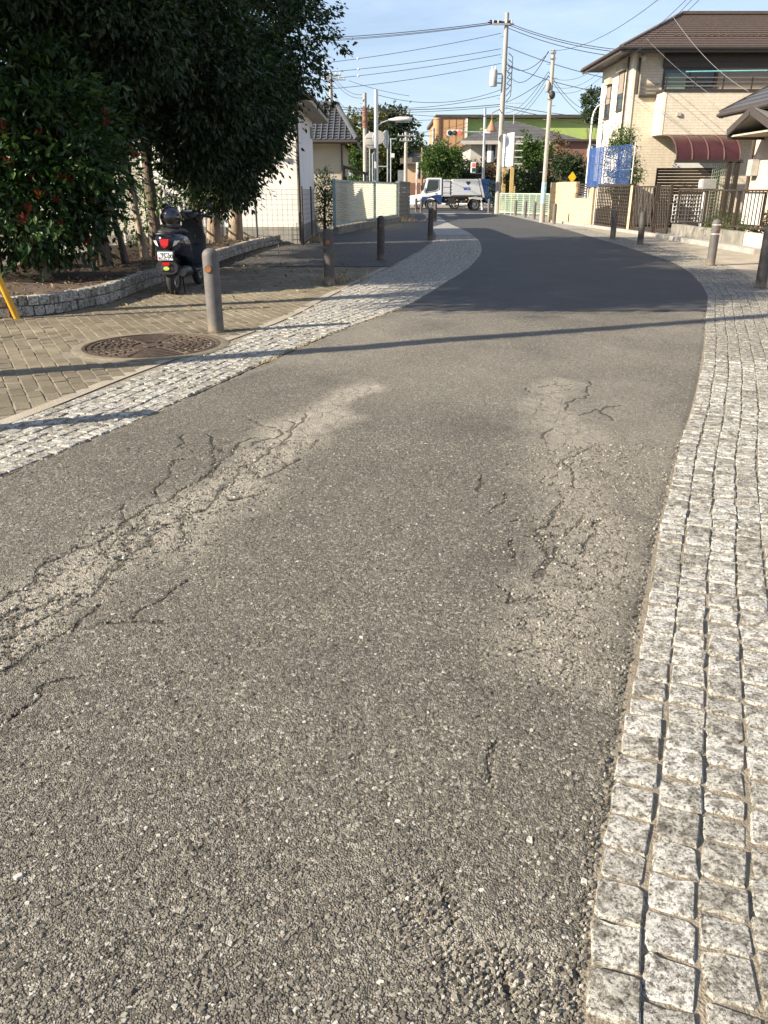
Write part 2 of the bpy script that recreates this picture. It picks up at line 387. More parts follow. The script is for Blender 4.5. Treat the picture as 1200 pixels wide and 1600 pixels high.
M_gran = granite(); M_old = asphalt('old_asphalt', True); M_new = asphalt('new_asphalt', False)
M_mortar = mk('sandy_mortar', (0.225, 0.19, 0.14), 0.9, var=0.35, scale=40, bump=0.6, bscale=180, coord='World')
M_soil = mk('soil', (0.075, 0.052, 0.035), 0.95, var=0.5, scale=7, bump=1.0, bscale=25, coord='World')
M_ground = mk('earth', (0.16, 0.14, 0.10), 0.95, var=0.35, scale=0.6, bump=0.8, bscale=9, coord='World')
M_conc = mk('concrete', (0.30, 0.285, 0.26), 0.85, var=0.25, scale=3, bump=0.35, bscale=60, coord='World')
M_slab = mk('beige_pavement', (0.30, 0.262, 0.205), 0.85, var=0.25, scale=1.8, bump=0.4, bscale=70, coord='World')
M_paver = None
def pavermat():
    m, n, b, L = nodes_of('tan_paver')
    pos = n.nodes.new('ShaderNodeNewGeometry').outputs['Position']; oi = n.nodes.new('ShaderNodeObjectInfo')
    a1 = noise_n(n, pos, 0.9, 5, 0.65); r1 = ramp(n, [(0.32, (0.108, 0.090, 0.062)), (0.55, (0.185, 0.159, 0.110)), (0.72, (0.255, 0.225, 0.165))]); L(a1.outputs['Fac'], r1.inputs[0])
    a2 = noise_n(n, pos, 60, 5, 0.7); r2 = ramp(n, [(0.3, (0.62, 0.60, 0.56)), (0.6, (1.06, 1.05, 1.03))]); L(a2.outputs['Fac'], r2.inputs[0])
    c = mixc(n, 1.0, r1.outputs[0], r2.outputs[0], 'MULTIPLY')
    rv = ramp(n, [(0, (0.78, 0.77, 0.74)), (1, (1.08, 1.07, 1.05))]); L(oi.outputs['Random'], rv.inputs[0])
    c = mixc(n, 1.0, c, rv.outputs[0], 'MULTIPLY'); L(c, b.inputs['Base Color']); b.inputs['Roughness'].default_value = 0.85
    bp = n.nodes.new('ShaderNodeBump'); bp.inputs['Strength'].default_value = 0.5; bp.inputs['Distance'].default_value = 0.006
    L(a2.outputs['Fac'], bp.inputs['Height']); L(bp.outputs[0], b.inputs['Normal']); return m
M_paver = pavermat()

gb = MB(); gb.add([(-700, -300, -0.06), (700, -300, -0.06), (700, 1100, -0.06), (-700, 1100, -0.06)], [(0, 1, 2, 3)])
tag(gb.build('ground', M_ground, smooth=0), kind='structure')

# ---- the old cracked road, a fine grid with real relief
CRK = [[(0, 940), (47, 912), (65, 887), (112, 860)], [(165, 900), (172, 885), (197, 860), (202, 837), (195, 815), (197, 787)],
       [(245, 775), (245, 760), (270, 742), (270, 720), (295, 715)], [(250, 785), (305, 755), (330, 742), (360, 705), (400, 682)],
       [(-40, 1150), (0, 1130), (27, 1105), (65, 1077), (120, 1060)],
       [(-50, 1010), (0, 990), (60, 972), (115, 940), (155, 912), (172, 900), (200, 865), (235, 850), (240, 835), (280, 805), (320, 795), (345, 770), (385, 725), (430, 700), (470, 660), (480, 645)],
       [(210, 965), (260, 935), (295, 905)], [(10, 960), (20, 985), (20, 1025), (5, 1055)], [(0, 1045), (60, 1010), (120, 985), (160, 945)],
       [(112, 860), (165, 835), (195, 815), (245, 785)], [(280, 805), (290, 830), (270, 860)], [(330, 742), (335, 700), (325, 678)], [(285, 700), (280, 680)],
       [(385, 725), (400, 745), (440, 735), (470, 715)], [(345, 770), (365, 780), (410, 770)],
       [(922, 699), (881, 717), (891, 736), (896, 762)], [(874, 770), (877, 781), (862, 800)], [(859, 669), (844, 684)], [(922, 594), (919, 616), (892, 627), (881, 641)],
       [(798, 770), (770, 800)], [(750, 740), (746, 770)], [(795, 845), (795, 870)], [(870, 852), (858, 882), (840, 900)], [(911, 804), (885, 833), (825, 838)],
       [(926, 808), (926, 837), (915, 864)], [(776, 909), (798, 935), (862, 935)], [(780, 1160), (770, 1195), (775, 1230)], [(690, 1380), (700, 1440)], [(770, 1480), (775, 1530), (800, 1570)],
       [(905, 650), (935, 640), (960, 655)], [(862, 800), (850, 830), (858, 882)]]
CRK = [GP(c) for c in CRK]
_r = random.Random(21)
for (tr_, nn_, sp_) in ((GP([(-20, 1040), (150, 900), (250, 830), (400, 710), (480, 650)]), 16, .12), (GP([(900, 600), (905, 720), (890, 850), (850, 990)]), 7, .2)):
    for _ in range(nn_):
        k_ = _r.randrange(len(tr_) - 1); t_ = _r.random(); x_ = tr_[k_][0] * (1 - t_) + tr_[k_ + 1][0] * t_ + _r.gauss(0, sp_); y_ = tr_[k_][1] * (1 - t_) + tr_[k_ + 1][1] * t_ + _r.gauss(0, sp_); a_ = _r.choice((1.0, 1.15, 2.3, .2)) + _r.gauss(0, .35); c_ = [(x_, y_)]
        for _2 in range(_r.randrange(1, 4)): x_ += math.cos(a_) * .10; y_ += math.sin(a_) * .10; a_ += _r.gauss(0, .5); c_.append((x_, y_))
        CRK.append(c_)
SAND = [(GP([(-60, 1080), (60, 985), (150, 900), (250, 830), (330, 780), (420, 705), (480, 650), (560, 610)]), 0.22, 1.05),
        (GP([(880, 600), (905, 700), (905, 820), (880, 960), (860, 1040)]), 0.24, 0.75), (GP([(560, 620), (650, 585), (760, 560), (850, 580)]), 0.6, 0.35),
        (GP([(960, 600), (1000, 680), (985, 760)]), 0.4, 0.45), (GP([(690, 1400), (740, 1430), (770, 1500), (830, 1560)]), 0.10, 0.7), (GP([(300, 600), (450, 560)]), 0.2, 0.4)]
def road_base(x, y): return 0.010 * fnoise(x, y, 0.7, 3, 40) + 0.004 * fnoise(x, y, 6, 3, 50)
def old_road():
    ys = list(np.arange(-2.0, 0.3, 0.035)) + [0.35]
    while ys[-1] < Y_SPLIT: ys.append(ys[-1] + 0.0075 + 0.0011 * max(0, ys[-1] - 1) + (0.004 if ys[-1] > 7 else 0))
    ys = np.array(ys); ys *= 1; ys[-1] = Y_SPLIT; nx = 380
    yy = np.repeat(ys[:, None], nx, 1); xl = xLin(ys) - 0.03; xr = xRin(ys) + 0.012
    tt = np.linspace(0, 1, nx); xx = xl[:, None] * (1 - tt) + xr[:, None] * tt
    wx = xx + 0.05 * fnoise(xx, yy, 9, 3, 3); wy = yy + 0.05 * fnoise(xx, yy, 9, 3, 9)
    z = road_base(xx, yy)
    crack = np.zeros_like(xx)
    for k, c in enumerate(CRK):
        d = polydist(wx, wy, c)
        crack = np.maximum(crack, np.clip(1 - d / 0.030, 0, 1))
    sand = np.zeros_like(xx)
    for c, w, s in SAND:
        d = polydist(xx + 0.25 * fnoise(xx, yy, 2.2, 4, 15), yy + 0.25 * fnoise(xx, yy, 2.2, 4, 18), c)
        sand = np.maximum(sand, s * np.clip(1.35 - d / w, 0, 1))
    sand = np.maximum(sand, 0.40 * np.clip((yy - 3.6) / 3.0, 0, 1) * np.clip(0.8 + 1.1 * fnoise(xx, yy, 0.9, 4, 91), 0, 1.3))
    dark = np.clip(fnoise(xx, yy, 1.6, 4, 23) * 3.0 - 0.45, 0, 1) * (1 - sand)
    z -= np.clip(crack * 2.2 - 1.2, 0, 1) * 0.007; z -= sand * 0.008 * (0.5 + fnoise(xx, yy, 14, 3, 31)); z += 0.003 * fnoise(xx, yy, 45, 2, 35)
    # edge crumbles where it meets the setts
    er = np.minimum(xr[:, None] - xx, xx - xLin(yy)); z -= np.clip(1 - er / 0.05, 0, 1) * (0.006 + 0.02 * np.clip(fnoise(xx, yy, 12, 3, 61), 0, 1))
    V = np.stack([xx.ravel(), yy.ravel(), z.ravel()], 1); ny = len(ys)
    i = np.arange((ny - 1) * (nx - 1)); r = i // (nx - 1); c = i % (nx - 1); a = r * nx + c
    F = np.stack([a, a + 1, a + nx + 1, a + nx], 1)
    return rawmesh('road', V, F, M_old, tint=np.stack([sand.ravel(), crack.ravel(), dark.ravel()], 1), attr='worn', smooth=True)
road = tag(old_road(), kind='structure')
# loose and proud aggregate in the worn surface
def aggregate():
    N = 46000
    y = 0.85 + 3.4 * rng.random(N) ** 1.5; x0 = np.maximum(xLin(y), -0.75 * y - 0.25); x = x0 + (xRin(y) - x0) * rng.random(N)
    r = np.clip(rng.lognormal(math.log(0.0036), 0.40, N), 0.002, 0.010); h = r * (0.12 + 0.35 * rng.random(N)); z = road_base(x, y)
    k = 5; ang = rng.random(N)[:, None] * 6.28 + np.arange(k)[None] * 2 * math.pi / k + rng.normal(0, 0.25, (N, k))
    rr = r[:, None] * (0.7 + 0.6 * rng.random((N, k))); el = 0.6 + 0.5 * rng.random(N)
    ox = x[:, None] + rr * np.cos(ang); oy = y[:, None] + rr * np.sin(ang) * el[:, None]
    bot = np.stack([ox, oy, np.repeat((z - 0.004)[:, None], k, 1)], 2)
    tx = x[:, None] + (ox - x[:, None]) * 0.68; ty = y[:, None] + (oy - y[:, None]) * 0.68
    top = np.stack([tx, ty, (z + h)[:, None] + rng.normal(0, 0.18, (N, k)) * h[:, None]], 2)
    V = np.concatenate([bot, top], 1).reshape(-1, 3); base = np.arange(N)[:, None] * 10; tris = []
    for j in range(k):
        j2 = (j + 1) % k; tris += [(j, j2, k + j2), (j, k + j2, k + j)]
    for j in range(1, k - 1): tris.append((k, k + j, k + j + 1))
    F = (base[:, None, :] + np.array(tris)[None]).reshape(-1, 3)
    t = np.repeat(rng.random(N), 10)[:, None] * np.ones((1, 3))
    o = rawmesh('aggregate', V, F, MATS['aggregate'], parent=road, tint=t); return tag(o, kind='stuff')
m, n, b, L = nodes_of('aggregate')
at_ = n.nodes.new('ShaderNodeAttribute'); at_.attribute_name = 'tint'; sp_ = n.nodes.new('ShaderNodeSeparateColor'); L(at_.outputs['Color'], sp_.inputs[0])
rp_ = ramp(n, [(0, (0.050, 0.044, 0.034)), (0.4, (0.120, 0.107, 0.084)), (0.75, (0.205, 0.186, 0.150)), (0.93, (0.30, 0.276, 0.227)), (0.99, (0.48, 0.45, 0.40))]); L(sp_.outputs[0], rp_.inputs[0])
pz = n.nodes.new('ShaderNodeNewGeometry').outputs['Position']; nz = noise_n(n, pz, 300, 3)
rz_ = ramp(n, [(0.3, (0.7,) * 3), (0.7, (1.1,) * 3)]); L(nz.outputs['Fac'], rz_.inputs[0])
L(mixc(n, 1.0, rp_.outputs[0], rz_.outputs[0], 'MULTIPLY'), b.inputs['Base Color']); b.inputs['Roughness'].default_value = 0.7
aggregate()

# ---- the newer smooth road beyond, and the crossing street
def sheet(name, mat, ys, xl, xr, z, kind='structure', parent=None):
    V = []; F = []
    for i, y in enumerate(ys):
        V += [(float(xl(y)), y, z), (float(xr(y)), y, z)]
        if i: F.append((2 * i - 2, 2 * i - 1, 2 * i + 1, 2 * i))
    b = MB(); b.add(V, F); o = b.build(name, mat, parent=parent, smooth=0); return tag(o, kind=kind)
yy_far = list(np.linspace(Y_SPLIT - 0.004, 50, 160))
sheet('resurfaced_road', M_new, yy_far, lambda y: xLin(y) - 0.03, lambda y: xRin(y) + 0.012, 0.002)
cb = MB(); cb.add([(-90, 49.9, 0.006), (90, 49.9, 0.006), (90, 66, 0.006), (-90, 66, 0.006)], [(0, 1, 2, 3)])
cross_road = tag(cb.build('cross_road', M_new, smooth=0), kind='structure')
M_white = mk('road_paint', (0.72, 0.72, 0.70), 0.7, var=0.2, scale=8, coord='World')
for (x0, x1, y0, y1) in ((2.9, 6.3, 49.2, 49.65), (-60, 2.0, 51.0, 51.15), (7.6, 60, 51.0, 51.15), (-60, 60, 65, 65.15)):
    pb = MB(); pb.add([(x0, y0, 0.011), (x1, y0, 0.011), (x1, y1, 0.011), (x0, y1, 0.011)], [(0, 1, 2, 3)])
    tag(pb.build('road_marking', M_white, smooth=0), kind='structure')
fb = MB(); fb.box((0, 67.4, 0.03), (180, 2.7, 0.2)); tag(fb.build('far_pavement', M_conc, bevel=0.02), kind='structure')

# ---- bands of granite setts
def sett_variant(k):
    r = random.Random(100 + k); h = 0.5; c = 0.05 + 0.06 * r.random(); P = []
    for sx, sy, order in ((1, -1, 0), (1, 1, 1), (-1, 1, 0), (-1, -1, 1)):
        ca, cb_ = c * r.uniform(.5, 1.3), c * r.uniform(.5, 1.3)
        a = (sx * h, sy * (h - ca)); b2 = (sx * (h - cb_), sy * h)
        P += [a, b2] if order else [b2, a]
    P.insert(3, (r.uniform(.43, .52), r.uniform(-.2, .2))); P.insert(8, (-r.uniform(.43, .52), r.uniform(-.2, .2)))
    P = [(x + r.gauss(0, .018), y + r.gauss(0, .018)) for x, y in P]
    P.sort(key=lambda q: math.atan2(q[1], q[0])); n = len(P); t = r.uniform(-.03, .03), r.uniform(-.03, .03)
    s = 0.90 + 0.03 * r.random()
    V = [(x, y, -0.6) for x, y in P] + [(x, y, -0.085 + r.gauss(0, .012)) for x, y in P] + [(x * s, y * s, t[0] * x + t[1] * y + r.gauss(0, .012)) for x, y in P] + [(0, 0, r.uniform(-.01, .03))]
    F = [(i, (i + 1) % n, n + (i + 1) % n, n + i) for i in range(n)] + [(n + i, n + (i + 1) % n, 2 * n + (i + 1) % n, 2 * n + i) for i in range(n)] + [(2 * n + i, 2 * n + (i + 1) % n, 3 * n) for i in range(n)]
    me = bpy.data.meshes.new('sett'); me.from_pydata(V, [], F); me.materials.append(M_gran)
    bm = bmesh.new(); bm.from_mesh(me); bmesh.ops.recalc_face_normals(bm, faces=bm.faces); bm.to_mesh(me); bm.free()
    me.shade_flat()
    return me
SETTS = [sett_variant(k) for k in range(20)]
SETT_V = [(np.array([v.co[:] for v in me.vertices]), [tuple(p.vertices) for p in me.polygons]) for me in SETTS]
def place_pieces(name, rec, parent, limit=300, meshes=SETTS, mv=SETT_V, mat=M_gran, restname='setts'):
    """rec: (x,y,z,rot,sx,sy,sz,variant). the largest in view become objects, the rest one joined part"""
    sc = []
    for q in rec:
        u, v, a = PROJ(q[0], q[1], q[2]); ok = -20 < u < 1220 and -20 < v < 1620 and a > 0.1
        sc.append((1.0 / a if ok else 0) + 0.0001 / max(a, .3))
    order = sorted(range(len(rec)), key=lambda i: -sc[i])
    for i in order[:limit]:
        x, y, z, ro, sx, sy, sz, k = rec[i]
        o = bpy.data.objects.new(name, meshes[k]); COL.objects.link(o); o.parent = parent
        o.location = (x, y, z); o.rotation_euler = (random.gauss(0, .02), random.gauss(0, .02), ro); o.scale = (sx, sy, sz)
    V = []; F = []; off = 0
    for i in order[limit:]:
        x, y, z, ro, sx, sy, sz, k = rec[i]; vv, ff = mv[k]; c, s_ = math.cos(ro), math.sin(ro)
        q = vv * np.array([sx, sy, sz]); V.append(np.stack([q[:, 0] * c - q[:, 1] * s_ + x, q[:, 0] * s_ + q[:, 1] * c + y, q[:, 2] + z], 1))
        F += [tuple(j + off for j in f) for f in ff]; off += len(vv)
    if V:
        me = bpy.data.meshes.new(restname); me.from_pydata(np.concatenate(V).tolist(), [], F); me.materials.append(mat)
        o = bpy.data.objects.new(restname, me); COL.objects.link(o); o.parent = parent; tag(o, kind='stuff')
def band(curve, side, nrows, keep, ymax, pitch=0.0985):
    rec = []; S = [0.0]
    for i in range(1, len(curve)): S.append(S[-1] + (curve[i] - curve[i - 1]).length)
    S = np.array(S); X = np.array([p.x for p in curve]); Y = np.array([p.y for p in curve])
    r = random.Random(5 if side > 0 else 6)
    for k in range(nrows):
        s = r.random() * pitch; wob = r.random() * 9
        while s < S[-1]:
            ln = pitch * r.uniform(0.86, 1.16)
            if r.random() < 0.04: ln *= 0.7
            sm = s + ln / 2; s += ln
            x = np.interp(sm, S, X); y = np.interp(sm, S, Y)
            if y > ymax: break
            x2 = np.interp(sm + .05, S, X); y2 = np.interp(sm + .05, S, Y); x1 = np.interp(sm - .05, S, X); y1 = np.interp(sm - .05, S, Y)
            tx, ty = x2 - x1, y2 - y1; l = math.hypot(tx, ty) or 1; tx /= l; ty /= l
            nx, ny = (-ty, tx) if side > 0 else (ty, -tx)
            w = 0.004 + (k + 0.5) * pitch + 0.006 * math.sin(sm * 1.3 + 0.15 * k) + 0.0035 * math.sin(sm * 4.1 + wob * 2)
            px, py = x + nx * w, y + ny * w
            if not keep(px, py): continue
            if px < -6 or py < -1.0: continue
            dp = r.gauss(0, .002)
            gap = 0.0080
            rec.append((px, py, 0.004 + dp, math.atan2(ty, tx) + r.gauss(0, .035), ln - gap * 1.3 + r.gauss(0, .003), pitch - gap * .7 + r.gauss(0, .0025), 0.085, r.randrange(20)))
    return rec
M_bed_far = brickmat('far_setts', (0.42, 0.41, 0.385), (0.30, 0.295, 0.28), (0.13, 0.12, 0.105), 0.1, 0.1, axis='XY', ms=0.14)
def band_bed(name, label_mat, pts_in, pts_out, y0, y1, z, mat):
    ys = list(np.arange(y0, y1, 0.15)) + [y1]; return sheet(name, mat, ys, pts_in, pts_out, z)
lb = band_bed('left_sett_band', None, lambda y: xLout(y), lambda y: xLin(y) + 0.005, -1.0, 26.0, -0.004, M_mortar)
def band_thing(bed, rec):
    L0 = bed.location.copy(); bed.location = (0, 0, 0); bed.data.transform(Matrix.Translation(L0))
    place_pieces('sett', rec, bed)
band_thing(lb, band(Lin, 1, 22, lambda x, y: x > xLout(y) + 0.045, 25.8))
rb_ = band_bed('right_sett_band', None, lambda y: xRin(y) - 0.005, lambda y: xRout(y), -1.0, 30.0, -0.004, M_mortar)
band_thing(rb_, band(Rin, -1, 10, lambda x, y: x < xRout(y) + 0.02, 29.8))
band_bed('left_sett_band_far', None, lambda y: xLout(y), lambda y: xLin(y), 26.0, 50.0, 0.003, M_bed_far)
band_bed('right_sett_band_far', None, lambda y: xRin(y), lambda y: xRout(y), 30.0, 50.0, 0.003, M_bed_far)

# ---- right-hand pavement and left-hand pavement
sheet('right_pavement', M_slab, list(np.arange(-1, 49.9, 0.3)) + [49.9], lambda y: xRout(y) - 0.004, lambda y: np.interp(y, [-1, 8, 16, 25, 36, 50], [9.5, 9.5, 8.6, 9.4, 8.9, 8.7]), 0.000)
KERB_PX = [(-90, 503), (20, 497), (100, 489), (180, 470), (235, 449), (270, 437), (330, 414), (400, 390), (440, 381)]
KERB = crom(GP(KERB_PX), 0.03); xKerb = xat(KERB)
lp = sheet('left_pavement', M_mortar, list(np.arange(-1, 15.2, 0.15)), lambda y: min(-5.8, float(xLout(y)) - 2) if y < KERB[0].y else float(xKerb(y)) - 0.1, lambda y: xLout(y) + 0.004, 0.0002)
L0 = lp.location.copy(); lp.location = (0, 0, 0); lp.data.transform(Matrix.Translation(L0))
sheet('left_asphalt_walk', M_new, list(np.arange(15.19, 50.2, 0.3)), lambda y: np.interp(y, [15, 21, 29, 38, 50], [-4.6, -3.0, -2.0, 0.35, 1.3]), lambda y: xLout(y) + 0.004, 0.0)
def paver_variant(k):
    r = random.Random(300 + k); b = 0.035; V = []; F = []
    for z, s in ((-0.5, 0), (-0.10, 0), (0.0, 1)):
        for sx, sy in ((-1, -1), (1, -1), (1, 1), (-1, 1)):
            V.append((sx * (0.5 - s * 0.028 + r.gauss(0, .006)), sy * (0.5 - s * 0.055 + r.gauss(0, .010)), z + (r.gauss(0, .02) if s else 0)))
    for q in (0, 4):
        for i in range(4): F.append((q + i, q + (i + 1) % 4, q + 4 + (i + 1) % 4, q + 4 + i))
    F.append((8, 9, 10, 11)); me = bpy.data.meshes.new('paver'); me.from_pydata(V, [], F); me.materials.append(M_paver); return me
PAV = [paver_variant(k) for k in range(10)]; PAV_V = [(np.array([v.co[:] for v in me.vertices]), [tuple(p.vertices) for p in me.polygons]) for me in PAV]
MH = G(238, 541); MHR = 0.60
def pavers():
    rec = []; th = R(118); c, s = math.cos(th), math.sin(th); r = random.Random(3)
    for i in range(-90, 90):
        for j in range(-50, 60):
            lx = j * 0.205 + (0.1025 if i % 2 else 0); ly = i * 0.105
            x = -3 + lx * c - ly * s; y = 6 + lx * s + ly * c
            if y < 3.2 or y > 15 or x > xLout(y) - 0.11: continue
            if x < -7: continue
            if y > KERB[0].y - 0.02 and x < xKerb(y) - 0.05: continue
            if math.hypot(x - MH.x, y - MH.y) < MHR + 0.13: continue
            rec.append((x, y, 0.004 + r.gauss(0, .0018), th + r.gauss(0, .008), 0.199, 0.0985, 0.05, r.randrange(10)))
    return rec
place_pieces('paver', pavers(), lp, meshes=PAV, mv=PAV_V, mat=M_paver, restname='pavers')
# plain edge strip between the setts and the pavers
sheet('edge_strip', M_slab, list(np.arange(-1, 15.2, 0.15)), lambda y: xLout(y) - 0.10, lambda y: xLout(y) + 0.006, 0.003)

# ---- planter: stone edging two courses high, soil bed
pl = thing('planter_edging', 'low curved edging of two courses of grey granite blocks round the tree bed', 'edging', (KERB[0].x, KERB[0].y, 0))
def edging():
    S = [0.0]
    for i in range(1, len(KERB)): S.append(S[-1] + (KERB[i] - KERB[i - 1]).length)
    S = np.array(S); X = np.array([p.x for p in KERB]); Y = np.array([p.y for p in KERB]); r = random.Random(8)
    core = MB(); q = [(float(np.interp(t, S, X)), float(np.interp(t, S, Y))) for t in np.arange(0, S[-1], 0.2)]
    for a, b in zip(q[:-1], q[1:]):
        core.bar((a[0] - .075, a[1] + .03, 0.10), (b[0] - .075, b[1] + .03, 0.10), 0.09, 0.20)
    core.build('mortar_core', M_mortar, pl, smooth=0)
    for course in range(2):
        s = 0.06 * course
        while s < S[-1] - .1:
            ln = 0.118 * r.uniform(.9, 1.1); x = float(np.interp(s + ln / 2, S, X)); y = float(np.interp(s + ln / 2, S, Y))
            x2 = float(np.interp(s + ln, S, X)); y2 = float(np.interp(s + ln, S, Y)); x1 = float(np.interp(s, S, X)); y1 = float(np.interp(s, S, Y))
            a = math.atan2(y2 - y1, x2 - x1)
            o = bpy.data.objects.new('stone_block', SETTS[r.randrange(20)]); COL.objects.link(o); o.parent = pl
            # one split face outward, thickness across the edging
            nx, ny = -math.sin(a), math.cos(a)
            o.location = (x + nx * .055 - pl.location.x, y + ny * .055 - pl.location.y, 0.112 + course * 0.112 + r.gauss(0, .003))
            o.rotation_euler = (r.gauss(0, .02), r.gauss(0, .02), a + r.gauss(0, .03)); o.scale = (ln - .008, 0.125 + r.gauss(0, .006), 0.165)
            s += ln
edging()
def soil():
    xs = np.linspace(0, 1, 40); ys = np.linspace(KERB[0].y + .05, 23.5, 120); V = []
    for y in ys:
        xr = float(xKerb(y)) - 0.09; xl = -7.6
        for t in xs:
            x = xl + (xr - xl) * t; V.append((x, y, 0.15 + 0.10 * float(fnoise(np.array(x), np.array(y), 1.1, 4, 77))))
    nx = 40; F = [(r * nx + c, r * nx + c + 1, (r + 1) * nx + c + 1, (r + 1) * nx + c) for r in range(119) for c in range(39)]
    b = MB(); b.add(V, F); return tag(b.build('soil_bed', M_soil, smooth=60), kind='structure')
soil_o = soil()
def soil_z(x, y): return 0.15 + 0.10 * float(fnoise(np.array(x), np.array(y), 1.1, 4, 77))
yard = MB(); yard.add([(-40, 12, 0.10), (-5.9, 12, 0.10), (-5.9, 27, 0.10), (-40, 27, 0.10)], [(0, 1, 2, 3)])
tag(yard.build('yard', mk('pale_gravel', (0.38, 0.35, 0.29), 0.9, var=0.25, scale=9, bump=0.6, bscale=60, coord='World'), smooth=0), kind='structure')
# ================================================================ BOLLARDS, MANHOLE, GUY GUARD
M_boll = mk('bollard_grey', (0.105, 0.096, 0.090), 0.68, var=0.35, scale=16, stretch=(1, 1, .25), bump=0.15, bscale=90)
M_boll_dk = mk('bollard_dark', (0.075, 0.066, 0.060), 0.6, var=0.25, scale=9, bump=0.15, bscale=90)
def worn_metal(name, base):
    m, n, b, L = nodes_of(name); tcx = n.nodes.new('ShaderNodeTexCoord').outputs['Object']; oi = n.nodes.new('ShaderNodeObjectInfo')
    ps = n.nodes.new('ShaderNodeVectorMath'); ps.operation = 'ADD'; L(tcx, ps.inputs[0]); L(oi.outputs['Location'], ps.inputs[1]); p = ps.outputs[0]
    a = noise_n(n, p, 7, 6, .7); r = ramp(n, [(.3, tuple(c * .7 for c in base)), (.7, tuple(c * 1.25 for c in base))]); L(a.outputs['Fac'], r.inputs[0])
    s = noise_n(n, p, 46, 4, .7, 1.5); sr = ramp(n, [(.66, (0,) * 3), (.72, (1,) * 3)]); L(s.outputs['Fac'], sr.inputs[0]); c = mixc(n, sr.outputs[0], r.outputs[0], tuple(c * 2.1 for c in base))
    sx = n.nodes.new('ShaderNodeSeparateXYZ'); L(tcx, sx.inputs[0]); d = noise_n(n, p, 12, 5, .7); q = n.nodes.new('ShaderNodeMath'); q.operation = 'MULTIPLY_ADD'; L(d.outputs['Fac'], q.inputs[0]); q.inputs[1].default_value = -.35; L(sx.outputs[2], q.inputs[2])
    fr = ramp(n, [(0.0, (.85,) * 3), (.10, (0,) * 3)]); 
    ad = n.nodes.new('ShaderNodeMath'); ad.operation = 'ADD'; L(q.outputs[0], ad.inputs[0]); ad.inputs[1].default_value = .14; L(ad.outputs[0], fr.inputs[0])
    c = mixc(n, fr.outputs[0], c, (.19, .155, .105)); L(c, b.inputs['Base Color']); b.inputs['Roughness'].default_value = .66
    bp = n.nodes.new('ShaderNodeBump'); bp.inputs['Strength'].default_value = .2; bp.inputs['Distance'].default_value = .01; L(s.outputs['Fac'], bp.inputs['Height']); L(bp.outputs[0], b.inputs['Normal']); return m
M_boll = worn_metal('worn_grey_bollard', (0.105, 0.096, 0.090)); M_boll_dk = worn_metal('worn_dark_bollard', (0.070, 0.062, 0.057))  # one worn finish in two tones, the second with a darker base
M_orange = mk('orange_reflector', (0.24, 0.085, 0.025), 0.45, var=0.35, scale=40)
M_silver = mk('silver_band', (0.62, 0.60, 0.56), 0.35, metal=0.6, var=0.2, scale=20)
M_blackrub = mk('black_rubber', (0.018, 0.018, 0.018), 0.75, var=0.3, scale=30)
def bollard(label, p, face, mat, h=0.80, r=0.078, refl=True, bands=False, group=None, name='bollard', disc=True, tilt=0):
    t = thing(name, label, 'bollard', p, 0, group)
    b = MB(); prof = [(r * 1.0, -0.05), (r, h - r * 0.9)] + [(r * math.cos(a), h - r * .9 + r * .9 * math.sin(a)) for a in [R(q) for q in (15, 30, 45, 60, 75, 86)]] + [(0, h)]
    b.lathe(prof, 24); b.build('post', mat, t, world=False)
    c = MB(); c.lathe([(r + .008, -0.01), (r + .008, 0.012), (r + .001, 0.02)], 24); c.build('base_ring', mk('dirty_collar', (.12, .10, .075), .9, var=.3, scale=20), t, world=False)
    d = Vector((-math.sin(face), -math.cos(face), 0))
    if disc:
        z = h - 0.19
        o = MB(); o.cyl(d * (r - .012) + Vector((0, 0, z)), d * (r + .006) + Vector((0, 0, z)), 0.036, n=18); rg = o.build('reflector_rim', M_boll_dk, t, world=False)
        o = MB(); o.cyl(d * (r - .005) + Vector((0, 0, z)), d * (r + .009) + Vector((0, 0, z)), 0.029, n=18); o.build('reflector', M_orange, rg, world=False)
    if bands:
        for z in (h - 0.10, h - 0.26):
            o = MB(); o.lathe([(r + .001, z - .012), (r + .003, z - .011), (r + .003, z + .011), (r + .001, z + .012)], 24); o.build('silver_band', M_silver, t, world=False)
    t.rotation_euler = (random.gauss(0, .008), random.gauss(0, .008) + tilt, 0)
    return t
bollard('sunlit grey bollard with orange disc beside the round manhole cover', G(338, 519), 0.15, M_boll)
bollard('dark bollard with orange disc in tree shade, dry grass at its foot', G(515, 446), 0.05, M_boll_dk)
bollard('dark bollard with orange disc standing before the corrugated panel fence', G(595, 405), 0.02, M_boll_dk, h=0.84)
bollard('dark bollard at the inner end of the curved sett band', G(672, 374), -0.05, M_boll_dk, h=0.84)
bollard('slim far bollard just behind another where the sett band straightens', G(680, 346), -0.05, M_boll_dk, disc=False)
for q in ((650, 331), (658, 332)):
    bollard('small dark bollard on the corner in front of the white car', G(*q), 0, M_boll_dk, disc=False, group='bollards on the corner by the white car')
bollard('large dark bollard with orange disc by the end of the brown railing', G(1188, 450), -0.35, M_boll_dk, h=0.84)
bollard('grey bollard with two silver bands in front of the brown railing', G(1110, 415), -0.35, M_boll, h=0.82, bands=True)
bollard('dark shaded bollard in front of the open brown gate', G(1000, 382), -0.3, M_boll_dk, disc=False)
bollard('sunlit grey bollard in front of the brown lattice gate', G(957, 374), -0.3, M_boll, bands=False)
for q in ((865, 350), (848, 347), (834, 343), (820, 340), (805, 337), (796, 335)):
    bollard('slim grey bollard in the row along the right pavement by the block wall', G(*q), -0.2, M_boll, disc=False, group='row of bollards along the far right pavement')
bollard('lone grey bollard standing behind the garbage truck', G(763.5, 332.5), 0, M_boll, disc=False)
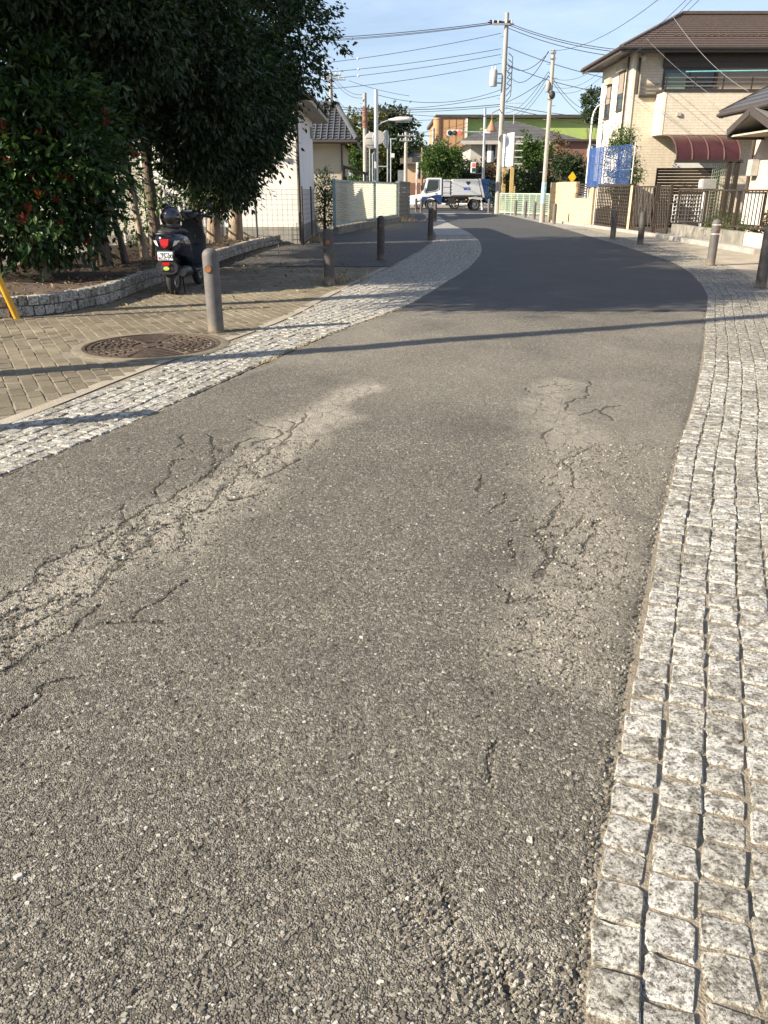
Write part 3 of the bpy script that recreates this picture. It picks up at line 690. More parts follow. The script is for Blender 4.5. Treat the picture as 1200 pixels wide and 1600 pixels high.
bollard('grey bollard off beside the left sett band', Vector((-2.77, 4.35, 0)), 0, M_boll)['label'] = 'grey bollard left of the sett band that casts its shadow across the setts'

M_iron = mk('rusty_iron', (0.095, 0.070, 0.052), 0.6, metal=0.35, var=0.4, scale=14, bump=0.4, bscale=70)
def manhole():
    t = thing('manhole_cover', 'large round rusty iron manhole cover with concentric ridges in the pavement', 'manhole', (MH.x, MH.y, 0), R(20))
    b = MB(); b.lathe([(MHR + .005, -0.03), (MHR + .09, -0.03), (MHR + .095, 0.005), (MHR + .08, 0.012), (MHR + .005, 0.012)], 64)
    b.build('concrete_ring', mk('ring_mortar', (.17, .145, .10), .9, var=.3, scale=12, bump=.4, bscale=80), t, world=False)
    b = MB(); b.lathe([(MHR + .01, -0.03), (MHR + .01, 0.014), (MHR - .02, 0.014), (MHR - .022, 0.002), (MHR - .03, -0.03)], 64); b.build('frame', M_iron, t, world=False)
    b = MB(); b.lathe([(0, 0.002), (MHR - .026, 0.002), (MHR - .026, -0.03)], 64); cv = b.build('cover', M_iron, t, world=False)
    def arc(m, r, a0, a1, w, z=0.012, k=10):
        P = []
        for i in range(k + 1):
            a = a0 + (a1 - a0) * i / k; P.append((math.cos(a), math.sin(a)))
        V = []; F = []
        for c, s in P: V += [((r - w) * c, (r - w) * s, 0.0), ((r - w) * c, (r - w) * s, z), ((r + w) * c, (r + w) * s, z), ((r + w) * c, (r + w) * s, 0.0)]
        for i in range(k):
            a = 4 * i
            for j in range(4): F.append((a + j, a + (j + 1) % 4, a + 4 + (j + 1) % 4, a + 4 + j))
        F += [(0, 1, 2, 3), (4 * k + 3, 4 * k + 2, 4 * k + 1, 4 * k)]; m.add(V, F)
    for side in (0, math.pi):
        for k in range(7):
            m = MB(); r = 0.545 - k * 0.058; n = 9 if k < 4 else 6
            for q in range(n):
                a0 = side - R(62) + R(124) * (q + .06) / n; a1 = side - R(62) + R(124) * (q + .94) / n
                arc(m, r, a0 + (R(3) if k % 2 else 0), a1, 0.016, k=4)
            m.build('ridge_arc', M_iron, cv, world=False, smooth=0)
    for side in (math.pi / 2, -math.pi / 2):
        m = MB()
        for k in range(6):
            r = 0.52 - k * 0.07; arc(m, r, side - R(24), side + R(24), 0.022, k=5)
        m.build('ridge_arc', M_iron, cv, world=False, smooth=0)
    m = MB()
    for a in (R(63), R(117), R(-63), R(-117)): m.bar((0.06 * math.cos(a), 0.06 * math.sin(a), 0.006), (0.56 * math.cos(a), 0.56 * math.sin(a), 0.006), 0.012, 0.012)
    m.build('spoke', M_iron, cv, world=False, smooth=0)
    m = MB(); m.lathe([(0.08, 0), (0.08, 0.013), (0, 0.013)], 20); m.build('hub', M_iron, cv, world=False)
manhole()

M_yellow = mk('yellow_plastic', (0.62, 0.33, 0.02), 0.45, var=0.15, scale=6)
gy = G(27, 498); pole_l = Vector((-6.55, 4.55, 0))
pb_ = thing('guy_wire_guard', 'yellow plastic guard on a slanting guy wire at the end of the stone edging', 'guard', gy)
tip = A(-25, 385, gy.y - 0.15); dirv = (tip - gy).normalized()
m = MB(); m.tube([gy - dirv * .1, gy + dirv * 1.9], 0.034, 14); m.build('sleeve', M_yellow, pb_)
m = MB(); m.tube([gy + dirv * 1.9, gy + dirv * 6.5], 0.006, 6); m.build('wire', M_silver, pb_)
M_polec = mk('pole_concrete', (0.34, 0.315, 0.28), 0.85, var=0.18, scale=3, bump=0.25, bscale=60, stretch=(1, 1, .3))
up0 = thing('utility_pole', 'concrete utility pole whose shadow crosses the road, beside the tree bed', 'utility pole', pole_l)
m = MB(); m.cyl(pole_l + Vector((0, 0, -.3)), pole_l + Vector((0, 0, 9.5)), 0.135, 0.10, 18); m.build('shaft', M_polec, up0)
for k in range(10):
    m = MB(); s = 1 if k % 2 else -1; z = 2.2 + k * .45; m.cyl(pole_l + Vector((0.1 * s, 0, z)), pole_l + Vector((0.32 * s, 0, z)), 0.009, n=6); m.build('step_bolt', M_silver, up0)
m = MB(); m.bar(pole_l + Vector((-.7, 0, 8.9)), pole_l + Vector((.7, 0, 8.9)), .075); m.build('crossarm', M_silver, up0)

# ================================================================ VEGETATION
def leaves(P, D, N, Ln, W, fold=0.25, droop=0.2):
    """P base points, D directions, N up-ish vectors; returns verts, tris (two folded halves, four triangles each leaf)"""
    D = D / np.linalg.norm(D, axis=1, keepdims=True); S = np.cross(D, N); S /= np.linalg.norm(S, axis=1, keepdims=True) + 1e-9; U = np.cross(S, D)
    n = len(P); Ln = Ln[:, None]; W = W[:, None]
    b = P; t = P + D * Ln - U * Ln * droop; m = P + D * Ln * .5 - U * W * fold
    l1 = P + D * Ln * .48 + S * W * .5; r1 = P + D * Ln * .48 - S * W * .5
    V = np.stack([b, l1, t, r1, m], 1).reshape(-1, 3); i = np.arange(n)[:, None, None] * 5
    F = (i + np.array([(0, 4, 1), (1, 4, 2), (0, 3, 4), (3, 2, 4)])[None]).reshape(-1, 3)
    return V, F
def crown_pts(blobs, n_clump, per, r, spread=0.28, shell=0.55, hang=0.35):
    w = np.array([b[2] for b in blobs], float); w /= w.sum(); P = []; D = []
    pick = r.choice(len(blobs), n_clump, p=w)
    for k in pick:
        c, rad, _ = blobs[k]; d = r.normal(0, 1, 3); d /= np.linalg.norm(d)
        q = np.array(c) + d * np.array(rad) * (shell + (1 - shell) * r.random() ** 0.6) * (1 + 0.10 * r.normal())
        m = max(6, int(per * r.uniform(.6, 1.4))); sp = spread * r.uniform(.7, 1.4)
        off = r.normal(0, 1, (m, 3)) * np.array([sp, sp, sp * .8]) * .6
        P.append(q + off); dd = d[None] * .7 + off / sp * .5 + r.normal(0, .5, (m, 3)); dd[:, 2] -= hang; D.append(dd)
    return np.concatenate(P), np.concatenate(D)
def crown(name, blobs, n_clump, per, mat, parent, size, seed, spread=0.28, shell=0.55, hang=0.35, aspect=0.42, cut=None, redfrac=0.0, zmin=0.25):
    r = np.random.default_rng(seed); P, D = crown_pts(blobs, n_clump, per, r, spread, shell, hang)
    k = P[:, 2] > zmin
    if cut is not None: k &= cut(P)
    P = P[k]; D = D[k]; n = len(P); N = r.normal(0, .6, (n, 3)) + np.array([0, 0, 1.0])
    Ln = size * r.uniform(.65, 1.25, n); V, F = leaves(P, D, N, Ln, Ln * aspect * r.uniform(.8, 1.2, n))
    t = np.clip(r.normal(.42, .2, n), 0, .93)
    if redfrac: t[r.random(n) < redfrac] = 1.0
    return rawmesh(name, V - np.array(parent.location)[None], F, mat, parent=parent, tint=np.repeat(t, 5)[:, None] * np.ones((1, 3)))
M_bark = mk('bark', (0.115, 0.088, 0.065), 0.92, var=0.45, scale=9, bump=1.0, bscale=35, stretch=(1, 1, .35))
M_bark_pale = mk('pale_bark', (0.26, 0.20, 0.145), 0.92, var=0.45, scale=9, bump=1.0, bscale=30, stretch=(1, 1, .35))
G_tree = leafmat('evergreen_leaf', [(0, (0.010, 0.020, 0.008)), (0.5, (0.026, 0.050, 0.017)), (0.92, (0.060, 0.090, 0.028)), (0.99, (0.16, 0.022, 0.014))], 0.42, 0.15)
G_bush = leafmat('photinia_leaf', [(0, (0.016, 0.034, 0.014)), (0.5, (0.034, 0.068, 0.022)), (0.92, (0.085, 0.135, 0.038)), (0.99, (0.34, 0.025, 0.018))], 0.24, 0.2)
G_red = leafmat('red_tip_leaf', [(0, (0.09, 0.016, 0.012)), (0.5, (0.17, 0.028, 0.02)), (1, (0.26, 0.06, 0.03))], 0.32, 0.3)
G_shrub = leafmat('shrub_leaf', [(0, (0.030, 0.060, 0.016)), (0.5, (0.065, 0.115, 0.028)), (1, (0.14, 0.19, 0.05))], 0.45, 0.25)
G_dark = leafmat('dark_far_leaf', [(0, (0.016, 0.030, 0.014)), (0.5, (0.034, 0.058, 0.024)), (1, (0.075, 0.10, 0.036))], 0.5, 0.2)
G_yel = leafmat('yellowing_leaf', [(0, (0.055, 0.070, 0.018)), (0.5, (0.12, 0.125, 0.032)), (1, (0.24, 0.17, 0.05))], 0.5, 0.25)
G_brown = leafmat('brownish_leaf', [(0, (0.06, 0.035, 0.02)), (0.5, (0.12, 0.075, 0.035)), (1, (0.15, 0.14, 0.05))], 0.6, 0.2)
def trunk(name, mat, parent, base, top, r0, r1, seed, limbs=(), wob=0.08, n=10):
    r = random.Random(seed); base, top = Vector(base), Vector(top); m = MB(); P = []; k = 8
    ph = r.random() * 6
    for i in range(k + 1):
        t = i / k; p = base.lerp(top, t) + Vector((math.sin(ph + t * 4) * wob * t, math.cos(ph * 2 + t * 3.4) * wob * t, 0)); P.append(p)
    P[0].z -= 0.1
    rs = [r0 * 1.5] + [r0 + (r1 - r0) * i / k for i in range(1, k + 1)]
    m.tube(P, rs, n)
    for (t, end, ra) in limbs:
        a = P[int(t * k)]; e = Vector(end); mid = a.lerp(e, .5) + Vector((r.uniform(-.15, .15), r.uniform(-.15, .15), .12))
        m.tube([a, a.lerp(mid, .5), mid, mid.lerp(e, .5) + Vector((0, 0, .05)), e], [ra, ra * .85, ra * .7, ra * .5, ra * .2], 7)
        for q in range(3):
            f = mid.lerp(e, r.random()) ; g_ = f + Vector((r.uniform(-.6, .6), r.uniform(-.6, .6), r.uniform(0, .5))); m.tube([f, f.lerp(g_, .5) + Vector((0, 0, .06)), g_], [ra * .35, ra * .25, ra * .1], 5)
    return m.build(name, mat, parent, smooth=60)
def tree(label, cat, base, top, r0, blobs, n_clump, per, size, seed, mat=None, bark=None, limbs=None, name='tree', group=None, **kw):
    base = Vector(base); t = thing(name, label, cat, base, 0, group); rr = random.Random(seed)
    if limbs is None:
        limbs = []
        for k in range(7):
            c, rad, _ = blobs[k % len(blobs)]
            limbs.append((rr.uniform(.35, .95), Vector(c) + Vector((rr.uniform(-.6, .6) * rad[0], rr.uniform(-.6, .6) * rad[1], rr.uniform(-.3, .6) * rad[2])), r0 * rr.uniform(.35, .55)))
    trunk('trunk', bark or M_bark, t, base, top, r0, r0 * .5, seed, limbs)
    crown('crown', blobs, n_clump, per, mat or G_tree, t, size, seed, **kw); return t
# the row of evergreens in the bed.  crowns overhang the pavement and hang low on the road side
ROW = [  # px of trunk foot, crown blobs
    ('evergreen tree with forked trunk rising behind the red-tipped bush', (60, 432), 0.13, 5.6, [((-6.2, 11.6, 3.9), (1.7, 1.7, 1.8), 3), ((-4.9, 11.6, 4.4), (1.5, 1.6, 1.5), 2), ((-6.0, 12.2, 2.4), (1.1, 1.1, .8), 1)]),
    ('evergreen tree with a rough trunk just left of the thin pale trunk', (165, 430), 0.11, 5.8, [((-4.6, 13.2, 4.6), (1.7, 1.5, 1.9), 3), ((-3.9, 12.9, 3.5), (1.2, 1.2, .9), 1.2), ((-4.6, 13.4, 2.5), (.9, .9, .75), 1.1)]),
    ('evergreen tree with grey slanting trunk behind the scooter', (250, 420), 0.10, 6.0, [((-4.2, 15.2, 4.6), (1.8, 1.6, 2.0), 3), ((-3.2, 15.0, 3.2), (1.3, 1.4, 1.2), 2), ((-3.4, 15.2, 2.2), (.7, .9, .8), 1.2)]),
    ('evergreen tree hanging low over the scooter handlebars', (310, 403), 0.14, 6.0, [((-3.9, 17.0, 4.4), (1.9, 1.6, 2.1), 3), ((-3.0, 16.6, 2.7), (1.1, 1.3, 1.3), 2.2), ((-3.4, 17.0, 1.5), (.55, .8, .6), .8)]),
    ('evergreen tree with thick pale foot in the far half of the bed', (335, 394), 0.13, 6.2, [((-3.4, 18.6, 4.5), (2.0, 1.5, 2.1), 3), ((-2.95, 18.4, 2.9), (.85, 1.2, 1.25), 2.2), ((-3.4, 18.4, 1.6), (.6, .8, .6), .8)]),
    ('last evergreen tree of the row, crown overhanging the shaded walk', (368, 385), 0.14, 6.2, [((-2.9, 20.0, 4.6), (1.95, 1.6, 1.9), 3), ((-2.85, 19.7, 3.2), (.85, 1.2, 1.15), 2.2), ((-3.5, 19.6, 2.0), (.7, .8, .85), 1.3)]),
]
for i, (lab, px, r0, hgt, bl) in enumerate(ROW):
    p = G(*px); p.z = soil_z(p.x, p.y) - 0.02
    lean = Vector((bl[0][0][0], bl[0][0][1], hgt))
    tree(lab, 'tree', p, p.lerp(lean, .9) * 1.0, r0, bl, 800, 34, 0.118, 40 + i, spread=0.21, shell=0.5, hang=0.3, aspect=0.5, redfrac=0.002, group=None, bark=M_bark_pale if i >= 4 else M_bark, zmin=0.6)
# slim trunks in the bed
for (px, tip_, r0, lab) in (((200, 428), (-4.75, 13.4, 3.2), .05, 'dark slender trunk of a young tree beside the red-tipped bush'), ((229, 424), (-4.35, 14.3, 3.4), .055, 'pale slender trunk of a young tree left of the scooter')):
    p = G(*px); p.z = soil_z(p.x, p.y)
    tree(lab, 'tree', p, tip_, r0, [((tip_[0], tip_[1], 3.3), (.7, .7, .8), 1)], 60, 30, 0.10, int(px[0]), bark=M_bark_pale if px[0] > 220 else M_bark, hang=.4, limbs=[(.9, (tip_[0] + .3, tip_[1], 3.6), .02), (.8, (tip_[0] - .3, tip_[1], 3.5), .02)])
# tree standing beside the pavement out on the left: its high crown shades the road
tree('tall evergreen tree with a high crown standing at the near end of the bed', 'tree', (-6.6, 8.2, 0.12), (-5.9, 8.3, 5.4), .15, [((-5.6, 8.6, 6.2), (1.8, 1.6, 1.5), 3), ((-5.8, 9.9, 5.3), (1.5, 1.4, 1.4), 2), ((-5.7, 7.6, 5.3), (1.7, 1.4, 1.2), 2.8)], 900, 34, 0.13, 61, hang=.4)

# red-tipped photinia bush
bp_ = G(75, 455); bp_.z = soil_z(bp_.x, bp_.y)
bush = thing('photinia_bush', 'dense leafy bush with bright red young leaves behind the stone edging', 'bush', bp_)
cx, cy = bp_.x, bp_.y
BB = [((cx - .1, cy, 1.15), (.98, .8, .85), 3), ((cx - .55, cy - .05, 1.9), (.95, .8, .8), 2), ((cx + .5, cy + .1, 1.75), (.85, .7, .95), 2.4), ((cx - .1, cy + .1, 2.6), (.9, .7, .6), 1.3)]
lm = []
rr = random.Random(4)
for k in range(9): lm.append((rr.uniform(.2, .9), (cx + rr.uniform(-.8, .8), cy + rr.uniform(-.5, .5), rr.uniform(.7, 2.4)), .022))
trunk('trunk', M_bark_pale, bush, bp_, (cx + .02, cy, 1.5), .07, .04, 4, lm)
crown('crown', BB, 560, 24, G_bush, bush, 0.135, 90, spread=0.20, shell=0.6, hang=0.1, aspect=0.46, zmin=.30)
def red_tips():
    r = np.random.default_rng(12); P = []; D = []
    for k in range(60):
        c, rad, _ = BB[(0, 0, 0, 2, 1)[r.integers(0, 5)]]; d = r.normal(0, 1, 3); d[1] = -abs(d[1]) if r.random() < .75 else d[1]; d[2] = d[2] * .6 ; d /= np.linalg.norm(d)
        q = np.array(c) + d * np.array(rad) * 1.04
        for j in range(int(r.integers(5, 9))):
            a = j * 2.4; D.append((math.cos(a) * .5 + d[0] * .3, math.sin(a) * .5 + d[1] * .4, .9)); P.append(q + r.normal(0, .015, 3))
    P = np.array(P); D = np.array(D); n = len(P); N = np.tile([0, 0, 1.0], (n, 1)) + r.normal(0, .3, (n, 3)); Ln = .10 * r.uniform(.7, 1.2, n)
    V, F = leaves(P, D, N, Ln, Ln * .36); t = np.repeat(r.random(n), 5)[:, None] * np.ones((1, 3))
    tag(rawmesh('red_shoots', V - np.array(bp_)[None], F, G_red, parent=bush, tint=t), kind='stuff')
red_tips()
# low sprouts round the trunks
for (px, s, lab) in (((265, 418), .55, 'leafy green sapling between the thin trunks behind the scooter'), ((222, 405), .6, 'leafy green sapling against the white mesh fence'), ((8, 452), .5, 'low leafy sprout by the fence left of the red-tipped bush')):
    p = G(*px); p.z = soil_z(p.x, p.y); t = thing('sapling', lab, 'plant', p); trunk('stem', M_bark, t, p, p + Vector((.03, 0, 1.2)), .018, .01, 3, [])
    crown('foliage', [((p.x, p.y, .85), (s * .7, s * .6, s), 1), ((p.x, p.y, 1.4), (s * .6, s * .5, s * .6), .7)], 46, 16, G_shrub, t, .10, int(px[0]) + 5, spread=.16, hang=.15, zmin=.3)
# leaf litter and stumps of old roots
def litter(name, label, n, area, size, seed, mat, cat):
    r = np.random.default_rng(seed); P = np.array([area(r) for _ in range(n)]); D = r.normal(0, 1, (n, 3)); D[:, 2] = r.normal(0.1, .25, n)
    N = np.tile([0, 0, 1.0], (n, 1)) + r.normal(0, .35, (n, 3)); Ln = size * r.uniform(.5, 1.3, n); V, F = leaves(P, D, N, Ln, Ln * .4, .3, .05)
    o = rawmesh(name, V, F, mat, tint=np.repeat(r.random(n), 5)[:, None] * np.ones((1, 3))); return tag(o, label, cat, kind='stuff')
G_dry = leafmat('dry_leaf', [(0, (0.09, 0.05, 0.025)), (0.5, (0.20, 0.12, 0.06)), (1, (0.36, 0.26, 0.14))], .8, .1)
def a_soil(r):
    y = r.uniform(8.6, 22); x = float(xKerb(y)) - .12 - 1.9 * r.random() ** 1.2; return (x, y, soil_z(x, y) + .02)
litter('leaf_litter', 'dry brown leaf litter scattered over the soil bed', 1500, a_soil, .075, 5, G_dry, 'leaves')
def a_walk(r):
    y = r.uniform(9, 22); x = float(xKerb(y)) + .02 + (float(xLout(y)) - float(xKerb(y))) * r.random() ** 2.2; return (x, y, .016)
litter('fallen_leaves', 'fallen leaves lying on the shaded pavement under the trees', 700, a_walk, .06, 6, G_dry, 'leaves')
def straw(name, label, c, n, L_, seed, spread=(.3, .3), up=.5, mat=None):
    r = random.Random(seed); m = MB()
    for k in range(n):
        a = Vector((c[0] + r.gauss(0, spread[0]), c[1] + r.gauss(0, spread[1]), c[2])); d = Vector((r.gauss(0, .6), r.gauss(0, .6), up * r.random())).normalized() * L_ * r.uniform(.4, 1.2)
        s = Vector((d.y, -d.x, 0)).normalized() * .004; mid = a + d * .5 + Vector((0, 0, L_ * .12)); e = a + d
        if e.z < .01: e.z = .012
        m.add([a - s, a + s, mid + s, mid - s, e], [(0, 1, 2, 3), (3, 2, 4)])
    return tag(m.build(name, mat or M_straw, smooth=0), label, 'grass', kind='stuff')
M_straw = mk('dry_straw', (0.36, 0.28, 0.15), .9, var=.3, scale=20)
M_grass = mk('weed_green', (0.10, 0.15, 0.035), .8, var=.4, scale=12)
g_ = G(522, 440); straw('dry_grass', 'tuft of dry straw at the foot of the shaded bollard', (g_.x + .1, g_.y - .1, .01), 90, .3, 3, (.22, .18), .7)
# thin straw and weeds in the joint between setts and asphalt
def joint_weeds():
    r = random.Random(9); m = MB()
    for k in range(420):
        y = r.choice([r.uniform(4.6, 10.5), r.gauss(7.0, .5), r.gauss(9.2, .6)]); 
        if y > Y_SPLIT + 1.5 or y < 3.2: continue
        x = float(xLin(y)) + r.gauss(.012, .012); a = Vector((x, y, 0.0)); d = Vector((r.gauss(0, .5), r.gauss(0, .9), .25)).normalized() * r.uniform(.02, .06)
        s = Vector((d.y, -d.x, 0)).normalized() * .0035; m.add([a - s, a + s, a + d], [(0, 1, 2)])
    return tag(m.build('joint_grass', M_straw, smooth=0), 'short dry grass growing in the joint between left setts and road', 'grass', kind='stuff')
joint_weeds()
# ================================================================ SCOOTER AND HELMET
M_blk = mk('black_plastic', (0.016, 0.016, 0.018), 0.45, var=0.2, scale=12)
M_paint = mk('dark_blue_paint', (0.012, 0.014, 0.030), 0.16, var=0.1, scale=5, spec=0.6)
M_seat = mk('seat_vinyl', (0.022, 0.022, 0.024), 0.6, var=0.2, scale=30, bump=.1, bscale=200)
M_red = mk('red_lens', (0.42, 0.010, 0.012), 0.18, var=0.1, scale=40)
M_clear = mk('clear_lens', (0.62, 0.60, 0.57), 0.15, var=0.15, scale=40)
M_plate = mk('plate_white', (0.78, 0.78, 0.76), 0.4, var=0.04, scale=20)
M_ink = mk('plate_green_ink', (0.02, 0.035, 0.06), 0.5, var=0.05)
M_inkm = mk('sticker_magenta', (0.30, 0.03, 0.14), 0.5, var=0.1)
M_lime = mk('sticker_lime', (0.45, 0.55, 0.10), 0.45, var=0.1)
M_chrome = mk('chrome', (0.62, 0.62, 0.62), 0.15, metal=1.0, var=0.1, scale=10)
M_tyre = mk('tyre', (0.020, 0.020, 0.020), 0.85, var=0.3, scale=20, bump=.3, bscale=120)
M_alu = mk('alloy', (0.42, 0.42, 0.43), 0.35, metal=0.8, var=0.12, scale=10)
def ring(cx, cy, cz, rx, rz, tilt=0, n=20, p=2.6):
    """superellipse section across x and z at y=cy"""
    out = []
    for j in range(n):
        t = 2 * math.pi * j / n; c, s = math.cos(t), math.sin(t)
        x = math.copysign(abs(c) ** (2 / p), c) * rx; z = math.copysign(abs(s) ** (2 / p), s) * rz
        out.append((cx + x, cy - z * tilt, cz + z))
    return out
def wheel_x(parent, c, r, w, rim_r, name='wheel', spokes=5, rimmat=None):
    """wheel turning about the x axis: tyre and rim"""
    t = MB(); k = 12; pr = []
    for i in range(k + 1):
        a = math.pi * i / k - math.pi / 2; pr.append((r - (r - rim_r) * .5 + (r - rim_r) * .5 * math.cos(a), math.sin(a) * w / 2))
    pr = [(rim_r, -w * .38)] + pr + [(rim_r, w * .38)]
    t.lathe(pr, 32, c, 'X'); ty = t.build(name, M_tyre, parent, world=False)
    m = MB(); m.lathe([(rim_r + .004, -w * .36), (rim_r - .02, -w * .34), (rim_r - .025, 0), (rim_r - .02, w * .34), (rim_r + .004, w * .36)], 28, c, 'X')
    m.cyl((c[0] - w * .4, c[1], c[2]), (c[0] + w * .4, c[1], c[2]), rim_r * .28, n=16)
    for q in range(spokes):
        a = 2 * math.pi * q / spokes; m.bar((c[0], c[1], c[2]), (c[0], c[1] + math.cos(a) * (rim_r - .01), c[2] + math.sin(a) * (rim_r - .01)), rim_r * .22, w * .3, up=(1, 0, 0))
    m.build('rim', rimmat or M_alu, ty, world=False); return ty
SP = G(279, 459)
scoot = thing('scooter', 'black and dark blue motor scooter parked under the trees, seen from behind', 'scooter', (SP.x, SP.y + 0.55, 0), R(-3))
wheel_x(scoot, (0, -.60, .215), .215, .10, .125, 'rear_wheel'); wheel_x(scoot, (0, .60, .215), .215, .095, .125, 'front_wheel')
m = MB(); m.loft([ring(0, -.82, .66, .035, .05, .2), ring(0, -.79, .66, .115, .105, .25), ring(0, -.72, .655, .165, .145, .2), ring(0, -.58, .645, .190, .165), ring(0, -.40, .625, .195, .17), ring(0, -.20, .58, .175, .17), ring(0, -.08, .52, .15, .16), ring(0, -.02, .44, .14, .14)])
rb2 = m.build('rear_body', M_paint, scoot, world=False, smooth=60)
m = MB(); m.loft([ring(0, -.815, .665, .075, .085, .25), ring(0, -.835, .66, .07, .08, .25)]); m.build('tail_panel', M_blk, rb2, world=False)
m = MB(); m.loft([[(-.065, -.842, .725), (.065, -.842, .725), (.05, -.85, .64), (.0, -.852, .60), (-.05, -.85, .64)], [(-.06, -.862, .72), (.06, -.862, .72), (.045, -.868, .645), (.0, -.868, .612), (-.045, -.868, .645)]]); m.build('tail_light', M_red, scoot, world=False)
for s in (-1, 1):
    m = MB(); m.loft([[(s * .095, -.80, .63), (s * .135, -.775, .655), (s * .175, -.735, .70), (s * .12, -.79, .70)], [(s * .095, -.822, .63), (s * .137, -.797, .652), (s * .178, -.752, .702), (s * .12, -.812, .702)]]); m.build('rear_indicator', M_clear, scoot, world=False)
m = MB(); m.loft([ring(0, -.78, .80, .07, .018), ring(0, -.74, .805, .115, .032), ring(0, -.55, .815, .145, .042), ring(0, -.30, .80, .145, .045), ring(0, -.12, .775, .115, .04), ring(0, -.06, .755, .06, .02)]); m.build('seat', M_seat, scoot, world=False, smooth=60)
m = MB(); m.tube([(-.10, -.70, .77), (-.10, -.84, .785), (-.06, -.87, .785), (.06, -.87, .785), (.10, -.84, .785), (.10, -.70, .77)], .012, 8); m.build('grab_rail', M_blk, scoot, world=False)
m = MB(); m.ext([(-.115, -.83, .585), (.115, -.83, .585), (.105, -.845, .45), (.085, -.865, .32), (-.085, -.865, .32), (-.105, -.845, .45)], (0, .03, 0)); mg = m.build('rear_mudguard', M_blk, scoot, world=False, bevel=.008)
m = MB(); m.loft([ring(0, -.855, .365, .145, .085), ring(0, -.835, .365, .15, .09), ring(0, -.80, .36, .12, .07)]); m.build('mudguard_flap', M_blk, mg, world=False)
m = MB(); m.box((0, -.872, .515), (.20, .006, .105)); pt = m.build('licence_plate', M_plate, scoot, world=False, bevel=.002)
rotp = (R(90), 0, 0)
text('plate_digits', '75-00', .074, M_ink, pt, (.022, -.8765, .508), rotp, xs=.92); 
for q in (-.055, -.03, -.005, .02, .045):
    m = MB(); m.box((q, -.876, .550), (.017, .002, .013)); m.build('plate_mark', M_ink, pt, world=False, smooth=0)
for q in (-.05, -.02, .01, .04):
    m = MB(); m.box((q, -.876, .475), (.018, .002, .009)); m.build('plate_mark', M_ink, pt, world=False, smooth=0)
m = MB(); m.box((-.078, -.8762, .488), (.028, .002, .03)); m.build('plate_sticker', M_inkm, pt, world=False, smooth=0)
m = MB(); m.box((.0, -.874, .415), (.10, .012, .042)); m.build('red_reflector', M_red, scoot, world=False, bevel=.004)
m = MB(); m.lathe([(0, -.008), (.04, -.006), (.04, .004), (0, .004)], 20, (0, 0, 0), 'Y'); m.v = [(x * 1.0, y - .872, z * .62 + .36) for x, y, z in m.v]; m.build('oval_sticker', M_lime, scoot, world=False)
m = MB(); m.tube([(.165, -.74, .30), (.165, -.70, .302), (.155, -.45, .30), (.14, -.30, .27), (.10, -.2, .25)], [.058, .066, .066, .05, .025], 16); ex = m.build('exhaust', M_blk, scoot, world=False)
m = MB(); m.lathe([(0, -.006), (.05, -.004), (.056, .004)], 20, (.165, -.745, .30), 'Y'); m.build('exhaust_cap', mk('dull_steel', (.12, .12, .125), .4, metal=.6), ex, world=False)
m = MB(); m.box((-.06, -.45, .28), (.16, .42, .16)); m.box((0, -.25, .26), (.22, .3, .12)); m.build('engine', M_blk, scoot, world=False, bevel=.02)
m = MB(); m.loft([ring(0, -.06, .27, .16, .035), ring(0, .20, .262, .175, .035), ring(0, .36, .30, .17, .04)]); m.build('footboard', M_blk, scoot, world=False)
m = MB(); m.loft([ring(0, .33, .28, .17, .05, 0), ring(0, .40, .40, .195, .05, .3), ring(0, .455, .62, .20, .05, .3), ring(0, .43, .78, .165, .05, .3), ring(0, .40, .90, .09, .05, .2)]); ls = m.build('leg_shield', M_blk, scoot, world=False, smooth=70)
m = MB(); m.loft([ring(0, .44, .33, .13, .05), ring(0, .52, .50, .175, .10), ring(0, .56, .66, .175, .12), ring(0, .50, .86, .10, .08)]); m.build('front_cowl', M_paint, scoot, world=False, smooth=70)
m = MB(); m.lathe([(.0, -.006), (.02, -.006), (.02, .004)], 14, (.07, .37, .70), 'Y'); m.build('ignition_lock', M_chrome, ls, world=False)
m = MB(); m.box((.02, .35, .60), (.16, .03, .02)); m.build('bag_hook', M_chrome, ls, world=False, bevel=.004)
m = MB(); m.loft([ring(0, .76, .30, .05, .02), ring(0, .68, .42, .075, .03), ring(0, .56, .45, .08, .03), ring(0, .44, .40, .06, .03)]); m.build('front_fender', M_paint, scoot, world=False, smooth=70)
m = MB(); m.tube([(-.30, .30, .965), (-.16, .34, .985), (0, .36, .985), (.16, .34, .985), (.30, .30, .965)], .014, 10); hb = m.build('handlebar', M_blk, scoot, world=False)
m = MB(); m.loft([ring(0, .44, .97, .09, .05), ring(0, .37, .985, .15, .06), ring(0, .30, .98, .12, .045)]); m.build('handlebar_cowl', M_paint, hb, world=False, smooth=70)
m = MB(); m.lathe([(0, .0), (.06, .0), (.065, -.01)], 20, (0, .33, 1.045)); m.build('speedometer', M_clear, hb, world=False)
for s in (-1, 1):
    m = MB(); m.tube([(s * .24, .318, .972), (s * .36, .275, .955)], .019, 12); m.build('grip', M_seat, hb, world=False)
    m = MB(); m.tube([(s * .22, .36, .985), (s * .38, .36, .965)], .006, 6); m.build('brake_lever', M_chrome, hb, world=False)
    m = MB(); m.tube([(s * .17, .34, .99), (s * .24, .33, 1.07), (s * .29, .33, 1.10)], .006, 6); ms_ = m.build('mirror_stem', M_blk, hb, world=False)
    m = MB(); m.ball((s * .31, .33, 1.10), (.055, .022, .040)); m.build('mirror', M_blk, ms_, world=False)
